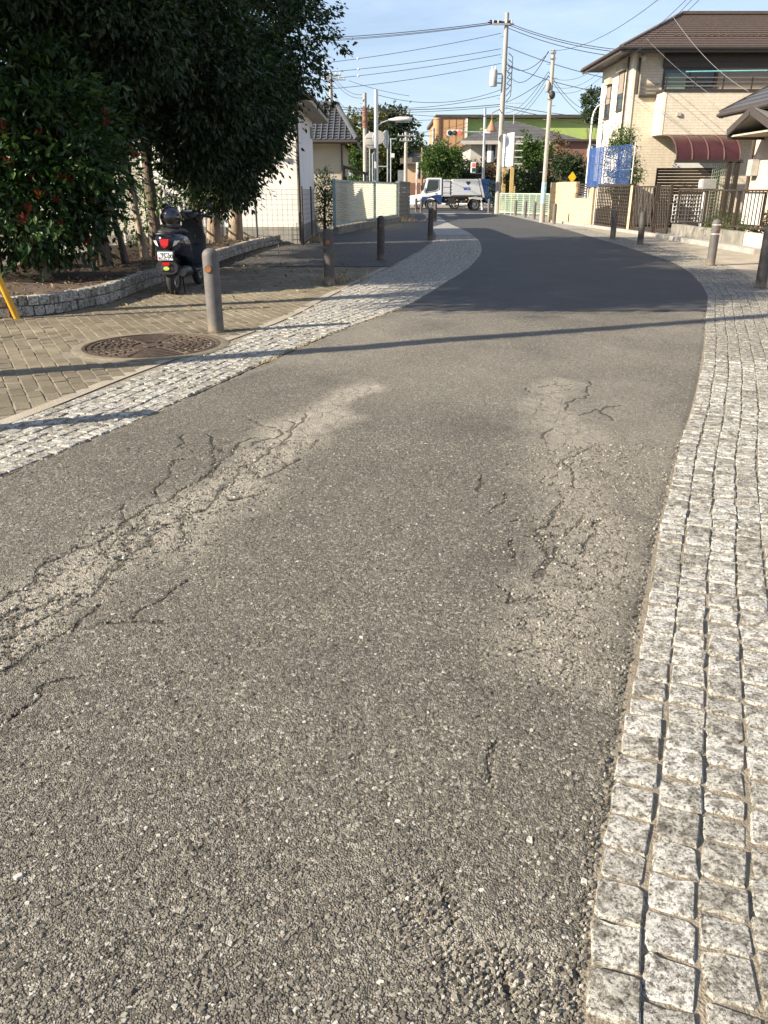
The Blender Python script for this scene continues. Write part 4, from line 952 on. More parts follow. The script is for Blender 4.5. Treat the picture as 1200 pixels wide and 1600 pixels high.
m = MB(); m.tube([(.05, -.35, .20), (.11, -.50, .03), (.13, -.56, .012)], .011, 8); m.tube([(-.05, -.35, .20), (-.11, -.50, .03), (-.13, -.56, .012)], .011, 8); m.build('centre_stand', M_blk, scoot, world=False)
hel = thing('helmet', 'glossy black motorcycle helmet resting on the scooter seat', 'helmet', (SP.x - .01, SP.y + .02, .855), R(10))
def shell():
    m = MB(); n = 24; rows = 12; V = []; F = []
    for i in range(rows + 1):
        ph = R(-38) + (R(90) - R(-38)) * i / rows
        for j in range(n):
            t = 2 * math.pi * j / n; r_ = math.cos(ph); V.append((.128 * r_ * math.cos(t), .150 * r_ * math.sin(t), .125 + .135 * math.sin(ph)))
    for i in range(rows):
        for j in range(n): F.append((i * n + j, i * n + (j + 1) % n, (i + 1) * n + (j + 1) % n, (i + 1) * n + j))
    F.append(tuple(range(n - 1, -1, -1))); m.add(V, F); return m
shell().build('shell', M_paint, hel, world=False, smooth=60)
m = MB(); V = []; F = []; n = 14
for i in range(5):
    for j in range(n + 1):
        t = R(-172) + R(164) * j / n; z = .04 + .135 * i / 4; rr_ = math.sqrt(max(.05, 1 - ((z - .125) / .15) ** 2)); V.append((.138 * rr_ * math.cos(t), .160 * rr_ * math.sin(t), z))
for i in range(4):
    for j in range(n): F.append((i * (n + 1) + j, i * (n + 1) + j + 1, (i + 1) * (n + 1) + j + 1, (i + 1) * (n + 1) + j))
m.add(V, F); m.build('visor', mk('smoked_visor', (.01, .01, .012), .06, var=.05, spec=.8), hel, world=False, smooth=80)
for s in (-1, 1):
    m = MB(); m.lathe([(0, .012), (.022, .010), (.024, 0)], 14, (s * .128 if s > 0 else -.140, -.01, .125), 'X'); m.build('visor_pivot', M_alu, hel, world=False)
m = MB(); m.lathe([(.100, .060), (.118, .045), (.122, .020), (.116, -.006), (.09, -.006)], 24); m.v = [(x, y * 1.15, z) for x, y, z in m.v]; m.build('trim', M_blk, hel, world=False)

# ================================================================ GARBAGE TRUCK (nose towards -x) AND CARS
M_tw = mk('truck_white', (0.72, 0.73, 0.74), 0.3, var=.06, scale=3); M_tb = mk('truck_blue', (0.016, 0.042, 0.13), 0.35, var=.12, scale=3)
M_ts = mk('truck_body_silver', (0.55, 0.56, 0.58), 0.38, metal=.25, var=.08, scale=3)
M_glass = mk('dark_glass', (0.02, 0.028, 0.032), 0.06, var=.3, scale=2, spec=.8); M_chas = mk('chassis_dark', (0.02, 0.02, 0.022), .7, var=.3, scale=9)
M_tail = mk('truck_lamp_red', (.45, .02, .02), .3); M_amber = mk('amber_lamp', (.55, .24, .02), .3)
M_logo = mk('logo_dark', (.03, .03, .04), .5); M_logob = mk('logo_blue', (.03, .08, .34), .5)
tp0 = G(659, 329); tp1 = G(768, 329)
TL = 5.05; TY = 57.3
truck = thing('garbage_truck', 'white and blue compact garbage truck crossing at the junction', 'truck', (A(658, 329, TY).x, TY, 0.006))
def W(x): return x
hw = .88
m = MB(); m.ext([(0.02, -hw, .42)] + [(0.0, -hw, .95), (.10, -hw, 1.22), (.30, -hw, 1.95), (.40, -hw, 2.02), (1.30, -hw, 2.02), (1.32, -hw, .42)] + [(.62 + .44 * math.cos(R(q)), -hw, .42 + .40 * math.sin(R(q))) for q in (0, 30, 60, 90, 120, 150, 180)], (0, 2 * hw, 0)); cab = m.build('cab', M_tw, truck, world=False, bevel=.03)
m = MB(); m.ext([(0.012, -hw - .004, .40), (0.0, -hw - .004, .86), (.42, -hw - .004, .86), (.95, -hw - .004, .99), (1.326, -hw - .004, .99), (1.326, -hw - .004, .40)] + [(.62 + .44 * math.cos(R(q)), -hw - .004, .38 + .42 * math.sin(R(q))) for q in (0, 30, 60, 90, 120, 150, 180)], (0, .01, 0)); m.build('blue_side_panel', M_tb, cab, world=False)
m = MB(); m.box((-.012, 0, .62), (.03, 2 * hw - .1, .35)); m.build('bumper', M_tb, cab, world=False, bevel=.01)
m = MB(); m.ext([(.30, -hw - .004, 1.16), (.44, -hw - .004, 1.88), (1.10, -hw - .004, 1.88), (1.10, -hw - .004, 1.38), (.85, -hw - .004, 1.24)], (0, .012, 0)); dr = m.build('side_window', M_glass, cab, world=False)
m = MB(); m.tube([(.26, -hw - .008, 1.12), (.42, -hw - .008, 1.92), (1.14, -hw - .008, 1.92), (1.14, -hw - .008, 1.34), (.85, -hw - .008, 1.20), (.26, -hw - .008, 1.12)], .018, 6); m.build('window_frame', M_blk, dr, world=False)
m = MB(); m.ext([(.075, -hw + .08, 1.24), (.265, -hw + .08, 1.90), (.275, -hw + .08, 1.90), (.085, -hw + .08, 1.24)], (0, 2 * hw - .16, 0)); m.build('windscreen', M_glass, cab, world=False)
m = MB(); m.box((.95, -hw - .012, 1.06), (.16, .02, .035)); m.build('door_handle', M_blk, cab, world=False)
m = MB(); m.box((-.02, -hw + .18, .80), (.03, .3, .16)); m.build('headlight', M_clear, cab, world=False, bevel=.01)
m = MB(); m.tube([(.18, -hw, 1.5), (-.06, -hw - .12, 1.55), (-.06, -hw - .12, 1.25)], .012, 6); ms_ = m.build('mirror_arm', M_blk, cab, world=False)
m = MB(); m.box((-.06, -hw - .12, 1.42), (.07, .10, .30)); m.build('mirror', M_blk, ms_, world=False, bevel=.02)
m = MB(); m.box((2.55, 0, .58), (4.3, .7, .18)); m.box((2.0, -.62, .55), (.6, .3, .28)); m.box((2.7, -.66, .60), (.5, .2, .2)); m.box((1.75, -.7, .42), (.3, .15, .2)); m.build('chassis', M_chas, truck, world=False, bevel=.015)
for x, c in ((1.60, M_alu), (2.35, M_amber), (2.62, M_alu), (2.95, M_amber)):
    m = MB(); m.box((x, -.80, .60 + .08 * math.sin(x * 9)), (.10, .04, .07)); m.build('side_marker', c, truck, world=False)
m = MB(); m.box((2.25, -.45, .68), (1.75, .55, .42)); m.build('side_skirt', M_chas, truck, world=False, bevel=.02)
m = MB(); m.box((1.62, 0, 1.42), (.52, 1.66, 1.02)); bx_ = m.build('equipment_box', M_ts, truck, world=False, bevel=.03)
for z in (1.10, 1.45, 1.80):
    m = MB(); m.box((1.62, -.836, z), (.46, .012, .02)); m.build('box_seam', M_chas, bx_, world=False)
for z in (1.15, 1.35, 1.55, 1.75):
    m = MB(); m.box((1.90, -.846, z), (.05, .02, .10)); m.build('hinge', M_chas, bx_, world=False)
m = MB(); m.ext([(1.95, -.86, .92), (1.95, -.86, 1.80), (2.02, -.86, 1.95), (3.72, -.86, 1.95), (4.02, -.86, .92)], (0, 1.72, 0)); body = m.build('container', M_ts, truck, world=False, bevel=.05)
m = MB(); m.box((2.9, -.866, .88), (2.0, .03, .10)); m.build('lower_rail', M_chas, body, world=False)
lg = MB()
for (x, z, r_) in ((2.98, 1.74, .075), (3.12, 1.74, .075), (3.05, 1.66, .07)): lg.lathe([(0, -.006), (r_, -.006), (r_, .002)], 14, (x, -.864, z), 'Y')
lg.build('emblem', M_logo, body, world=False)
for k, (x, w, z, h_) in enumerate(((2.95, .46, 1.42, .05), (2.88, .22, 1.33, .10), (3.12, .18, 1.33, .08))):
    m = MB(); m.box((x, -.866, z), (w, .006, h_)); m.build('lettering', M_logob, body, world=False, smooth=0)
m = MB(); m.ext([(3.78, -.90, 1.97), (4.45, -.90, 1.95), (4.92, -.90, 1.62), (5.02, -.90, 1.30), (4.95, -.90, .75), (4.80, -.90, .42), (4.45, -.90, .42), (4.08, -.90, .88)], (0, 1.80, 0)); ld = m.build('loader', M_tb, truck, world=False, bevel=.04)
m = MB(); m.ext([(3.72, -.91, 1.97), (3.86, -.91, 1.97), (4.18, -.91, .82), (4.04, -.91, .82)], (0, .02, 0)); m.build('loader_frame', M_ts, ld, world=False)
for (x, z, r_) in ((4.35, 1.45, .10), (4.42, .85, .09)):
    m = MB(); m.lathe([(0, -.02), (r_, -.016), (r_ + .01, .0)], 16, (x, -.905, z), 'Y'); m.build('pivot_cap', M_tb, ld, world=False)
m = MB(); m.bar((4.55, -.92, 1.15), (4.70, -.92, .85), .09, .03); m.build('white_plate', M_tw, ld, world=False)
m = MB(); m.box((4.90, -.905, 1.35), (.10, .03, .26)); m.build('rear_lamp', M_amber, ld, world=False)
m = MB(); m.box((4.93, -.905, 1.35), (.02, .04, .30)); m.build('lamp_frame', M_logob, ld, world=False)
for x in (.62, 3.55):
    for s in (-1, 1): wheel_x(truck, (0, 0, 0), .36, .22, .20, 'front_wheel' if x < 1 else 'rear_wheel', 6)
TW = [o for o in truck.children if o.name.startswith(('front_wheel', 'rear_wheel'))]
for o, (x, y) in zip(TW, ((.62, -.80), (.62, .74), (3.55, -.74), (3.55, .74))): o.location = (x, y, .36); o.rotation_euler = (0, 0, R(90))
m = MB(); V = []
for i in range(9): a = R(10 + 160 * i / 8); V.append((3.55 + .47 * math.cos(a), -.86, .40 + .46 * math.sin(a)))
m.tube(V, .03, 6); m.build('wheel_arch', M_ts, truck, world=False)
m = MB(); V = []
for i in range(9): a = R(5 + 170 * i / 8); V.append((.62 + .45 * math.cos(a), -.885, .38 + .46 * math.sin(a)))
m.tube(V, .025, 6); m.build('wheel_arch', M_chas, truck, world=False)
m = MB(); m.lathe([(.07, 0), (.08, .16), (0, .16)], 12, (4.05, -.8, .05)); m.build('drain_bucket', M_tw, truck, world=False)

def car(label, loc, rz, paint, name='parked_car'):
    c = thing(name, label, 'car', loc, rz)
    prof = [(-2.05, .35), (-2.12, .62), (-2.05, .88), (-1.25, .98), (-.55, 1.46), (-.35, 1.50), (1.35, 1.48), (1.75, 1.12), (2.02, 1.02), (2.08, .60), (2.02, .35)]
    R_ = []
    for y, s in ((-.84, .0), (-.80, 1), (.80, 1), (.84, 0)):
        R_.append([(x, y * (1 - (.12 * max(0, z - .95) / .5)), z - (0.03 if s == 0 else 0)) for x, z in prof])
    m = MB(); m.loft(R_); b = m.build('body', paint, c, world=False, smooth=35)
    for s in (-1, 1):
        for pts in ([(-1.0, 1.02), (-.48, 1.40), (.28, 1.42), (.28, 1.02)], [(.36, 1.02), (.36, 1.42), (1.25, 1.40), (1.55, 1.08)]):
            m = MB(); m.ext([(x, s * (.80 - .13 * max(0, z - .95) / .5) + s * .03, z) for x, z in pts], (0, s * -.012, 0)); m.build('side_window', M_glass, c, world=False)
        m = MB(); m.box((-2.06, s * .6, .74), (.08, .32, .14)); m.build('headlight', M_clear, c, world=False, bevel=.02)
        m = MB(); m.box((2.04, s * .62, .82), (.08, .24, .26)); m.build('tail_light', M_tail, c, world=False, bevel=.02)
        m = MB(); m.ball((-.85, s * .92, 1.05), (.07, .10, .07)); m.build('door_mirror', paint, c, world=False)
    m = MB(); m.ext([(-1.20, -.66, 1.005), (-.58, -.62, 1.445), (-.58, .62, 1.445), (-1.20, .66, 1.005)], (-.015, 0, .012)); m.build('windscreen', M_glass, c, world=False)
    for x in (-1.3, 1.25):
        for s in (-1, 1):
            w = wheel_x(c, (0, 0, 0), .31, .20, .19); w.location = (x, s * .76, .31); w.rotation_euler = (0, 0, R(90))
    return c
M_cw = mk('car_white', (.74, .74, .75), .2, var=.04, scale=3)
car('white car at the junction half hidden behind the garbage truck cab', (A(637, 310, 61).x + 2.1, 61.0, .006), R(0), M_cw)
car('white car parked behind the pale green mesh fence', (A(862, 320, 50).x + .4, 47.5, .01), R(80), M_cw)
# ================================================================ BUILDINGS AND BOUNDARIES
UZ = Vector((0, 0, 1)); FX = (Vector((1, 0, 0)), Vector((0, -1, 0)))      # wall facing -y: along x, outward -y
FL = (Vector((0, 1, 0)), Vector((-1, 0, 0)))                              # wall facing -x: along y
FRt = (Vector((0, 1, 0)), Vector((1, 0, 0)))                              # wall facing +x
def slab(m, O, ax, a0, a1, z0, z1, d0, d1):
    """box on a wall: O a point of the wall plane, ax=(along,outward)"""
    U, N = ax; P = [O + U * a + N * d0 + UZ * z for a, z in ((a0, z0), (a1, z0), (a1, z1), (a0, z1))]; m.ext(P, N * (d1 - d0)); return m
M_frame_br = mk('brown_aluminium', (0.055, 0.042, 0.033), .4, metal=.3, var=.15, scale=6)
M_frame_wh = mk('white_frame', (.62, .62, .60), .45, var=.08, scale=6)
M_win = mk('window_glass', (0.03, 0.04, 0.045), .07, var=.4, scale=1.2, spec=.7)
def window(parent, O, ax, a0, a1, z0, z1, frame=None, mull=1, rec=0.05, sill=True, glass=None, w=.05):
    f = MB(); fr = frame or M_frame_br
    for (b0, b1, c0, c1) in ((a0 - w, a1 + w, z1, z1 + w), (a0 - w, a1 + w, z0 - w, z0), (a0 - w, a0, z0, z1), (a1, a1 + w, z0, z1)): slab(f, O, ax, b0, b1, c0, c1, -.01, .04)
    wo_ = f.build('window', fr, parent, smooth=0)
    n = mull + 1
    for k in range(n):
        g = MB(); slab(g, O, ax, a0 + (a1 - a0) * k / n + .012, a0 + (a1 - a0) * (k + 1) / n - .012, z0, z1, -.02 + (.006 if k % 2 else 0), .006 + (.006 if k % 2 else 0)); g.build('pane', glass or M_win, wo_, smooth=0)
    for k in range(1, n):
        a = a0 + (a1 - a0) * k / n; g = MB(); slab(g, O, ax, a - .022, a + .022, z0, z1, -.005, .03); g.build('mullion', fr, wo_, smooth=0)
    if sill: g = MB(); slab(g, O, ax, a0 - w - .03, a1 + w + .03, z0 - w - .03, z0 - w, -.01, .08); g.build('sill', fr, wo_, smooth=0)
    return wo_
def roof_slope(m, a, b, c, d, n, lift=.035, th=.05):
    """stepped tile courses on the slope eave a-b, ridge d-c"""
    a, b, c, d = map(Vector, (a, b, c, d)); nn = (b - a).cross(d - a).normalized()
    if nn.z < 0: nn = -nn
    for i in range(n):
        t0, t1 = i / n, min(1, (i + 1.12) / n); p = [a.lerp(d, t0) + nn * lift, b.lerp(c, t0) + nn * lift, b.lerp(c, t1), a.lerp(d, t1)]
        m.ext(p, -nn * th)
M_rooftile = mk('brown_roof_tile', (0.085, 0.060, 0.048), .7, var=.25, scale=8, bump=.3, bscale=30)
M_greytile = mk('grey_roof_tile', (0.070, 0.073, 0.078), .55, var=.3, scale=7, bump=.4, bscale=25)
M_fascia = mk('brown_fascia', (0.060, 0.047, 0.040), .5, var=.15, scale=4)
M_plaster = mk('white_plaster', (.80, .785, .75), .85, var=.06, scale=1.5, bump=.1, bscale=30)
M_beige = mk('beige_wall', (.40, .365, .29), .85, var=.08, scale=1.5, bump=.15, bscale=40)
M_side = brickmat('cream_siding', (.66, .58, .455), (.62, .54, .42), (.53, .455, .35), .30, .095, axis='XZ', ms=.10)
M_side_l = mk('cream_panel', (.70, .64, .52), .8, var=.05, scale=1.5, bump=.08, bscale=20)

# ---- right-hand house
HY = 33.6; HX = A(980, 200, HY).x; HD = 38.2
ez = A(1100, 72, HY - .7).z; hr = thing('two_storey_house', 'cream two-storey house with brown tiled hip roof and brown balcony rail', 'house', (HX, HY, 0))
HX1 = HX + 9.5
m = MB(); m.box2((HX, HY, 0), (HX1, HD, ez + .12)); m.build('wall', M_side, hr, smooth=0)
m = MB(); m.box2((HX - .004, HY - .02, 0), (HX + .05, HD + .004, ez + .1)); m.build('side_wall_cladding', M_side_l, hr, smooth=0)
m = MB(); m.box2((HX - .012, HY - .03, 0), (HX + .10, HY + .06, ez + .1)); m.build('corner_trim', M_side_l, hr, smooth=0)
# hip roof
ov = .72; e0 = Vector((HX - ov, HY - ov, ez)); e1 = Vector((HX1 + ov, HY - ov, ez)); e2 = Vector((HX1 + ov, HD + ov, ez)); e3 = Vector((HX - ov, HD + ov, ez))
pit = .50; dm = (HD - HY) / 2 + ov; rzz = ez + dm * pit; r0 = Vector((HX - ov + dm, (HY + HD) / 2, rzz)); r1 = Vector((HX1 + ov - dm, (HY + HD) / 2, rzz))
m = MB(); roof_slope(m, e0, e1, r1, r0, 15); roof_slope(m, e1, e2, r1, r1 + Vector((.001, 0, 0)), 13); roof_slope(m, e2, e3, r0, r1, 15); roof_slope(m, e3, e0, r0 + Vector((-.001, 0, 0)), r0, 13)
rf = m.build('roof', M_rooftile, hr, smooth=0)
m = MB(); m.bar(e0, r0 + Vector((0, 0, .05)), .16, .08); m.bar(e3, r0 + Vector((0, 0, .05)), .16, .08); m.bar(r0 + Vector((0, 0, .06)), r1 + Vector((0, 0, .06)), .2, .1); m.build('ridge_cap', M_rooftile, rf, smooth=0)
m = MB(); m.box2((HX - ov, HY - ov, ez - .20), (HX1 + ov, HY - ov + .04, ez + .03)); m.box2((HX - ov, HY - ov + .04, ez - .20), (HX - ov + .04, HD + ov, ez + .03)); m.build('fascia', M_fascia, rf, smooth=0)
m = MB(); m.box2((HX - ov + .04, HY - ov + .04, ez - .12), (HX1 + ov - .04, HD + ov, ez - .08)); m.build('soffit', M_fascia, rf, smooth=0)
m = MB(); m.tube([(HX - ov - .05, HY - ov - .05, ez - .05), (HX1 + ov, HY - ov - .05, ez - .05)], .055, 8); m.build('gutter', M_fascia, rf)
m = MB(); m.tube([(HX - ov - .05, HY - ov - .05, ez - .05), (HX - ov - .05, HD + ov, ez - .05)], .055, 8); m.build('gutter', M_fascia, rf)
sn = MB()
for k in range(34): sn.box((e0.x + 2.2 + k * .24, HY - ov + .85, ez + .85 * pit + .07), (.13, .03, .06))
sn.build('snow_guard', M_rooftile, rf, smooth=0)
O = Vector((HX, HY, 0)); fz = lambda v: A(1100, v, HY).z; fx = lambda u, v=150: A(u, v, HY).x - HX
# balcony: upper window wall, rail, projecting bay
bz0, bz1 = fz(213), fz(148); bx0 = fx(1025); by = .95
m = MB(); m.box2((HX + bx0, HY - by, bz0), (HX1, HY, bz1)); bal = m.build('balcony', M_side, hr, smooth=0)
m = MB(); m.box2((HX + bx0 - .012, HY - by - .012, bz0 - .01), (HX + bx0 + .10, HY - by + .1, bz1)); m.build('corner_trim', M_side_l, bal, smooth=0)
m = MB(); m.box2((HX + bx0 - .02, HY - by - .03, bz1), (HX1, HY - by + .12, bz1 + .09)); m.box2((HX + bx0 - .02, HY - by + .12, bz1), (HX + bx0 + .10, HY, bz1 + .09)); m.build('coping', M_frame_br, bal, smooth=0)
rail = MB()
for dz in (.20, .33, .47): rail.bar((HX + bx0, HY - by + .05, bz1 + dz), (HX1, HY - by + .05, bz1 + dz), .035)
for dz in (.20, .33, .47): rail.bar((HX + .35, HY - .05, bz1 + dz - .12), (HX + bx0 + .05, HY - .05, bz1 + dz - .12), .035)
rail.build('rail', mk('bronze_rail', (.17, .145, .12), .4, metal=.2), bal, smooth=0)
for k in range(8):
    m = MB(); x = HX + bx0 + .04 + k * 1.05; m.bar((x, HY - by + .05, bz1 + .05), (x, HY - by + .05, bz1 + .5), .045); m.build('baluster', M_frame_br, bal, smooth=0)
m = MB(); m.box2((HX + .3, HY - .10, bz1 - .10), (HX + bx0, HY, bz1 - .02)); m.build('ledge', M_frame_br, hr, smooth=0)
# upper opening with shutters
wx0, wx1 = fx(1030), fx(1196); wz0 = bz1 - .02; wz1 = fz(96)
m = MB(); slab(m, O, FX, wx0, wx1 + 1.2, wz1 - .02, fz(84), .02, .14); slab(m, O, FX, wx0, wx1 + 1.2, fz(106), wz1 - .02, .02, .10); m.build('shutter_box', M_frame_br, hr, smooth=0)
wn = window(hr, O, FX, wx0 + .1, fx(1114), wz0, fz(106) - .06, mull=1, sill=False)
m = MB(); slab(m, O, FX, wx0 + .16, fx(1068), wz0 + .05, fz(114), .008, .022); m.build('curtain', mk('green_curtain', (.12, .20, .17), .7, var=.3, scale=4, stretch=(6, 1, .5)), wn, smooth=0)
sh = MB(); z = wz0
while z < fz(106) - .02: slab(sh, O, FX, fx(1116), wx1 + 1.0, z, z + .055, .01, .035); z += .068
sh.build('roller_shutter', mk('taupe_shutter', (.27, .225, .18), .55, var=.1, scale=4), hr, smooth=0)
m = MB(); slab(m, O, FX, fx(1112), fx(1116), wz0, wz1, .01, .08); m.build('shutter_rail', M_frame_br, hr, smooth=0)
m = MB(); m.lathe([(0, -.10), (.09, -.08), (.12, 0)], 18, (HX + fx(1005, 90), HY - .01, fz(91)), 'Y'); m.build('vent_cap', M_frame_wh, hr)
m = MB(); m.tube([(HX + fx(993), HY - .08, fz(91)), (HX + fx(993), HY - .10, fz(95)), (HX + fx(993), HY - .10, fz(148))], .05, 8); m.build('downpipe', M_frame_br, hr)
m = MB(); m.tube([(HX - .08, HY + .45, 0), (HX - .08, HY + .45, ez - .12)], .045, 8); m.build('downpipe', M_frame_br, hr)
# side windows with shutter boxes
OL = Vector((HX, HY, 0))
for (a0, a1, z0, z1) in ((1.05, 1.75, fz(165) , fz(105)), (2.9, 3.5, fz(172), fz(118))):
    w_ = window(hr, OL, FL, a0, a1, z0, z1, mull=0); m = MB(); slab(m, OL, FL, a0 - .12, a1 + .12, z1 + .03, z1 + .26, 0, .16); m.build('shutter_box', M_beige, w_, smooth=0)
    m = MB(); slab(m, OL, FL, a0, a1, z0 + (z1 - z0) * .42, z1, .015, .03); m.build('shutter', mk('taupe_shutter', (0, 0, 0)), w_, smooth=0)
m = MB(); m.box((HX + fx(1047, 182), HY - by - .03, fz(182)), (.16, .06, .12)); m.build('junction_box', M_beige, bal, smooth=0)
# terrace roof of wine red polycarbonate: curved sheet on ribs
M_wine = mk('wine_polycarbonate', (.050, .013, .012), .4, var=.25, scale=2, spec=.5)
ty1 = HY - by - .02; ty0 = ty1 - 1.7; tx0, tx1 = A(1058, 240, ty0).x, A(1158, 240, ty0).x; tz1, tz0 = fz(214) - .02, A(1100, 250, ty0).z
def arc_pt(x, k, n=10):
    a = R(90) * k / n; return Vector((x, ty1 - .15 - (ty1 - .15 - ty0) * math.sin(a), tz0 + (tz1 - tz0) * math.cos(a)))
tr = thing('terrace_roof', 'curved wine red polycarbonate terrace roof on grey ribs below the balcony', 'awning', (tx0, ty0, 0))
nseg = 4
for s in range(nseg):
    xa = tx0 + (tx1 - tx0) * s / nseg; xb = tx0 + (tx1 - tx0) * (s + 1) / nseg; m = MB(); V = []
    for k in range(11): V += [arc_pt(xa, k), arc_pt(xb, k)]
    lo = [p - Vector((0, 0, .012)) for p in V]; F = [(2 * k, 2 * k + 1, 2 * k + 3, 2 * k + 2) for k in range(10)]; m.add(V, F); m.add(lo, [f[::-1] for f in F]); m.build('sheet', M_wine, tr, smooth=50)
for s in range(nseg + 1):
    x = tx0 + (tx1 - tx0) * s / nseg; m = MB(); m.tube([arc_pt(x, k) + Vector((0, 0, .01)) for k in range(11)], .03, 6); m.build('rib', mk('bronze_rib', (.11, .055, .045), .4, metal=.2), tr)
m = MB(); m.bar((tx0 - .05, ty0, tz0 - .04), (tx1 + .1, ty0, tz0 - .04), .09, .11); m.build('gutter_beam', M_frame_br, tr, smooth=0)
for x in (tx0 + 1.95, tx1 - .05):
    m = MB(); m.bar((x, ty0 + .02, 0), (x, ty0 + .02, tz0 - .06), .13); m.build('post', M_frame_br, tr, smooth=0)
# roller shutter and folding gate under the terrace
sg = thing('garage_shutter', 'dark brown slatted shutter standing open under the wine red terrace roof', 'shutter', (tx0 - .6, ty1 - .3, 0)); z = .1; y_ = ty1 - .25
ux0, ux1 = A(1026, 290, y_).x, A(1120, 290, y_).x; zt = A(1050, 268, y_).z; k = 0
while z < zt:
    m = MB(); m.box2((ux0, y_, z), (ux1, y_ + .03, z + .085)); m.build('slat', M_frame_br, sg, smooth=0); z += .105
m = MB(); m.box2((ux0 - .06, y_ - .01, 0), (ux0, y_ + .05, zt + .04)); m.box2((ux1, y_ - .01, 0), (ux1 + .06, y_ + .05, zt + .04)); m.box2((ux0 - .06, y_ - .01, zt + .04), (ux1 + .06, y_ + .06, zt + .12)); m.build('frame', M_frame_br, sg, smooth=0)
m = MB(); m.box2((ux0 + .5, y_ - .03, zt + .13), (ux1 - .1, y_ + .02, zt + .30)); m.build('white_header', M_frame_wh, sg, smooth=0)
M_gfold = mk('green_grille', (.28, .31, .22), .45, metal=.3, var=.12, scale=5)
fg = thing('folding_grille', 'pale green folding grille closed under the terrace roof', 'grille', (tx1 - 1.6, ty0 + .1, 0)); gx0 = A(1113, 270, ty0 + .1).x; gx1 = A(1148, 270, ty0 + .1).x; gz1 = tz0 - .1
k = 0; x = gx0
while x < gx1: 
    m = MB(); m.bar((x, ty0 + .1, .05), (x, ty0 + .1, gz1), .02); m.build('bar', M_gfold, fg, smooth=0); x += .075
lat = MB(); n_ = 16
for q in range(n_):
    zA = .1 + (gz1 - .2) * q / n_; zB = zA + (gz1 - .2) / n_ * 1.6
    lat.bar((gx0, ty0 + .08, zA), (gx1, ty0 + .08, min(zB, gz1)), .012); lat.bar((gx0, ty0 + .12, min(zB, gz1)), (gx1, ty0 + .12, zA), .012)
lat.build('lattice', M_gfold, fg, smooth=0)

# ---- neighbour at far right: wall, tiled roof, little gabled porch, brick pier
NX = 9.85; nb = thing('corner_house', 'peach-walled house with small brown gabled porch at the railing end', 'house', (NX, 19, 0))
m = MB(); m.box2((NX, 12.0, 0), (NX + 7, 23.2, 3.6)); m.build('wall', mk('peach_plaster', (.60, .47, .36), .85, var=.06, scale=1.4, bump=.15, bscale=50), nb, smooth=0)
m = MB(); a, b_, c, d = (NX - .75, 11.5, 3.25), (NX - .75, 23.75, 3.25), (NX + 3.5, 23.75, 5.4), (NX + 3.5, 11.5, 5.4); roof_slope(m, a, b_, c, d, 14); nrf = m.build('roof', M_greytile, nb, smooth=0)
m = MB(); m.bar(Vector(b_) + Vector((0, .03, -.06)), Vector(c) + Vector((0, .03, -.06)), .06, .22); m.bar(Vector(a) + Vector((-.02, 0, -.06)), Vector(b_) + Vector((-.02, 0, -.06)), .06, .18); m.build('fascia', M_fascia, nrf, smooth=0)
m = MB(); m.tube([(NX - .82, 11.5, 3.17), (NX - .82, 23.75, 3.17)], .05, 8); m.build('gutter', M_fascia, nrf)
py0, py1 = 20.2, 22.4; px0 = NX - .95; pm = (py0 + py1) / 2; M_porch = mk('grey_metal_roof', (.25, .24, .225), .45, metal=.3, var=.15, scale=5)
pz = A(1147, 168, pm).z; pe = pz - .42
m = MB(); m.ext([(px0, py0 - .15, pe), (px0, pm, pz), (px0, py1 + .15, pe), (px0, py1 + .15, pe - .07), (px0, pm, pz - .07), (px0, py0 - .15, pe - .07)], (2.6, 0, 0)); por = m.build('porch_roof', M_porch, nb, smooth=0)
m = MB(); m.box2((px0 - .02, py0 - .17, pe - .22), (NX + 1.6, py0 - .12, pe - .01)); m.build('porch_fascia', M_fascia, por, smooth=0); m = MB(); m.box2((px0 - .02, py1 + .12, pe - .22), (NX + 1, py1 + .17, pe - .01)); m.build('porch_fascia', M_fascia, por, smooth=0)
m = MB(); m.bar((px0 - .02, py0 - .15, pe - .06), (px0 - .02, pm, pz - .06), .05, .16); m.bar((px0 - .02, py1 + .15, pe - .06), (px0 - .02, pm, pz - .06), .05, .16); m.build('bargeboard', M_fascia, por, smooth=0)
m = MB(); m.box2((px0 + .05, py0 - .1, pe - .16), (NX, py1 + .1, pe - .12)); m.build('porch_ceiling', M_beige, por, smooth=0)
m = MB(); m.tube([(NX - .06, 23.0, 0), (NX - .06, 23.0, 3.2)], .04, 8); m.build('downpipe', M_fascia, nb)
m = MB(); m.box2((NX - .2, 22.55, 1.65), (NX - .01, 22.85, 2.05)); m.build('meter_box', mk('grey_box', (.35, .35, .33), .6), nb, bevel=.01)
ONb = Vector((NX, 0, 0))
M_rbrick = mk('red_brick', (.26, .075, .04), .85, var=.3, scale=14, bump=.3, bscale=50)
m = MB(); m.box2((NX - .20, 20.0, 0), (NX - .004, 20.75, 2.55)); pier = m.build('brick_pier', M_mortar, nb, smooth=0)
k = 0
for i in range(28):
    for j in range(3):
        b = MB(); y0 = 20.0 + j * .25 + (.0 if i % 2 else .0); b.box2((NX - .215, y0 + .008, .03 + i * .09), (NX - .19, y0 + .238, .03 + i * .09 + .07)); b.build('brick', M_rbrick, pier, smooth=0)
m = MB(); m.box2((NX - .235, 20.2, 1.75), (NX - .216, 20.5, 1.95)); m.build('intercom', M_frame_wh, pier, bevel=.005)
window(nb, ONb, FL, 18.4, 19.7, .9, 2.3, mull=1)

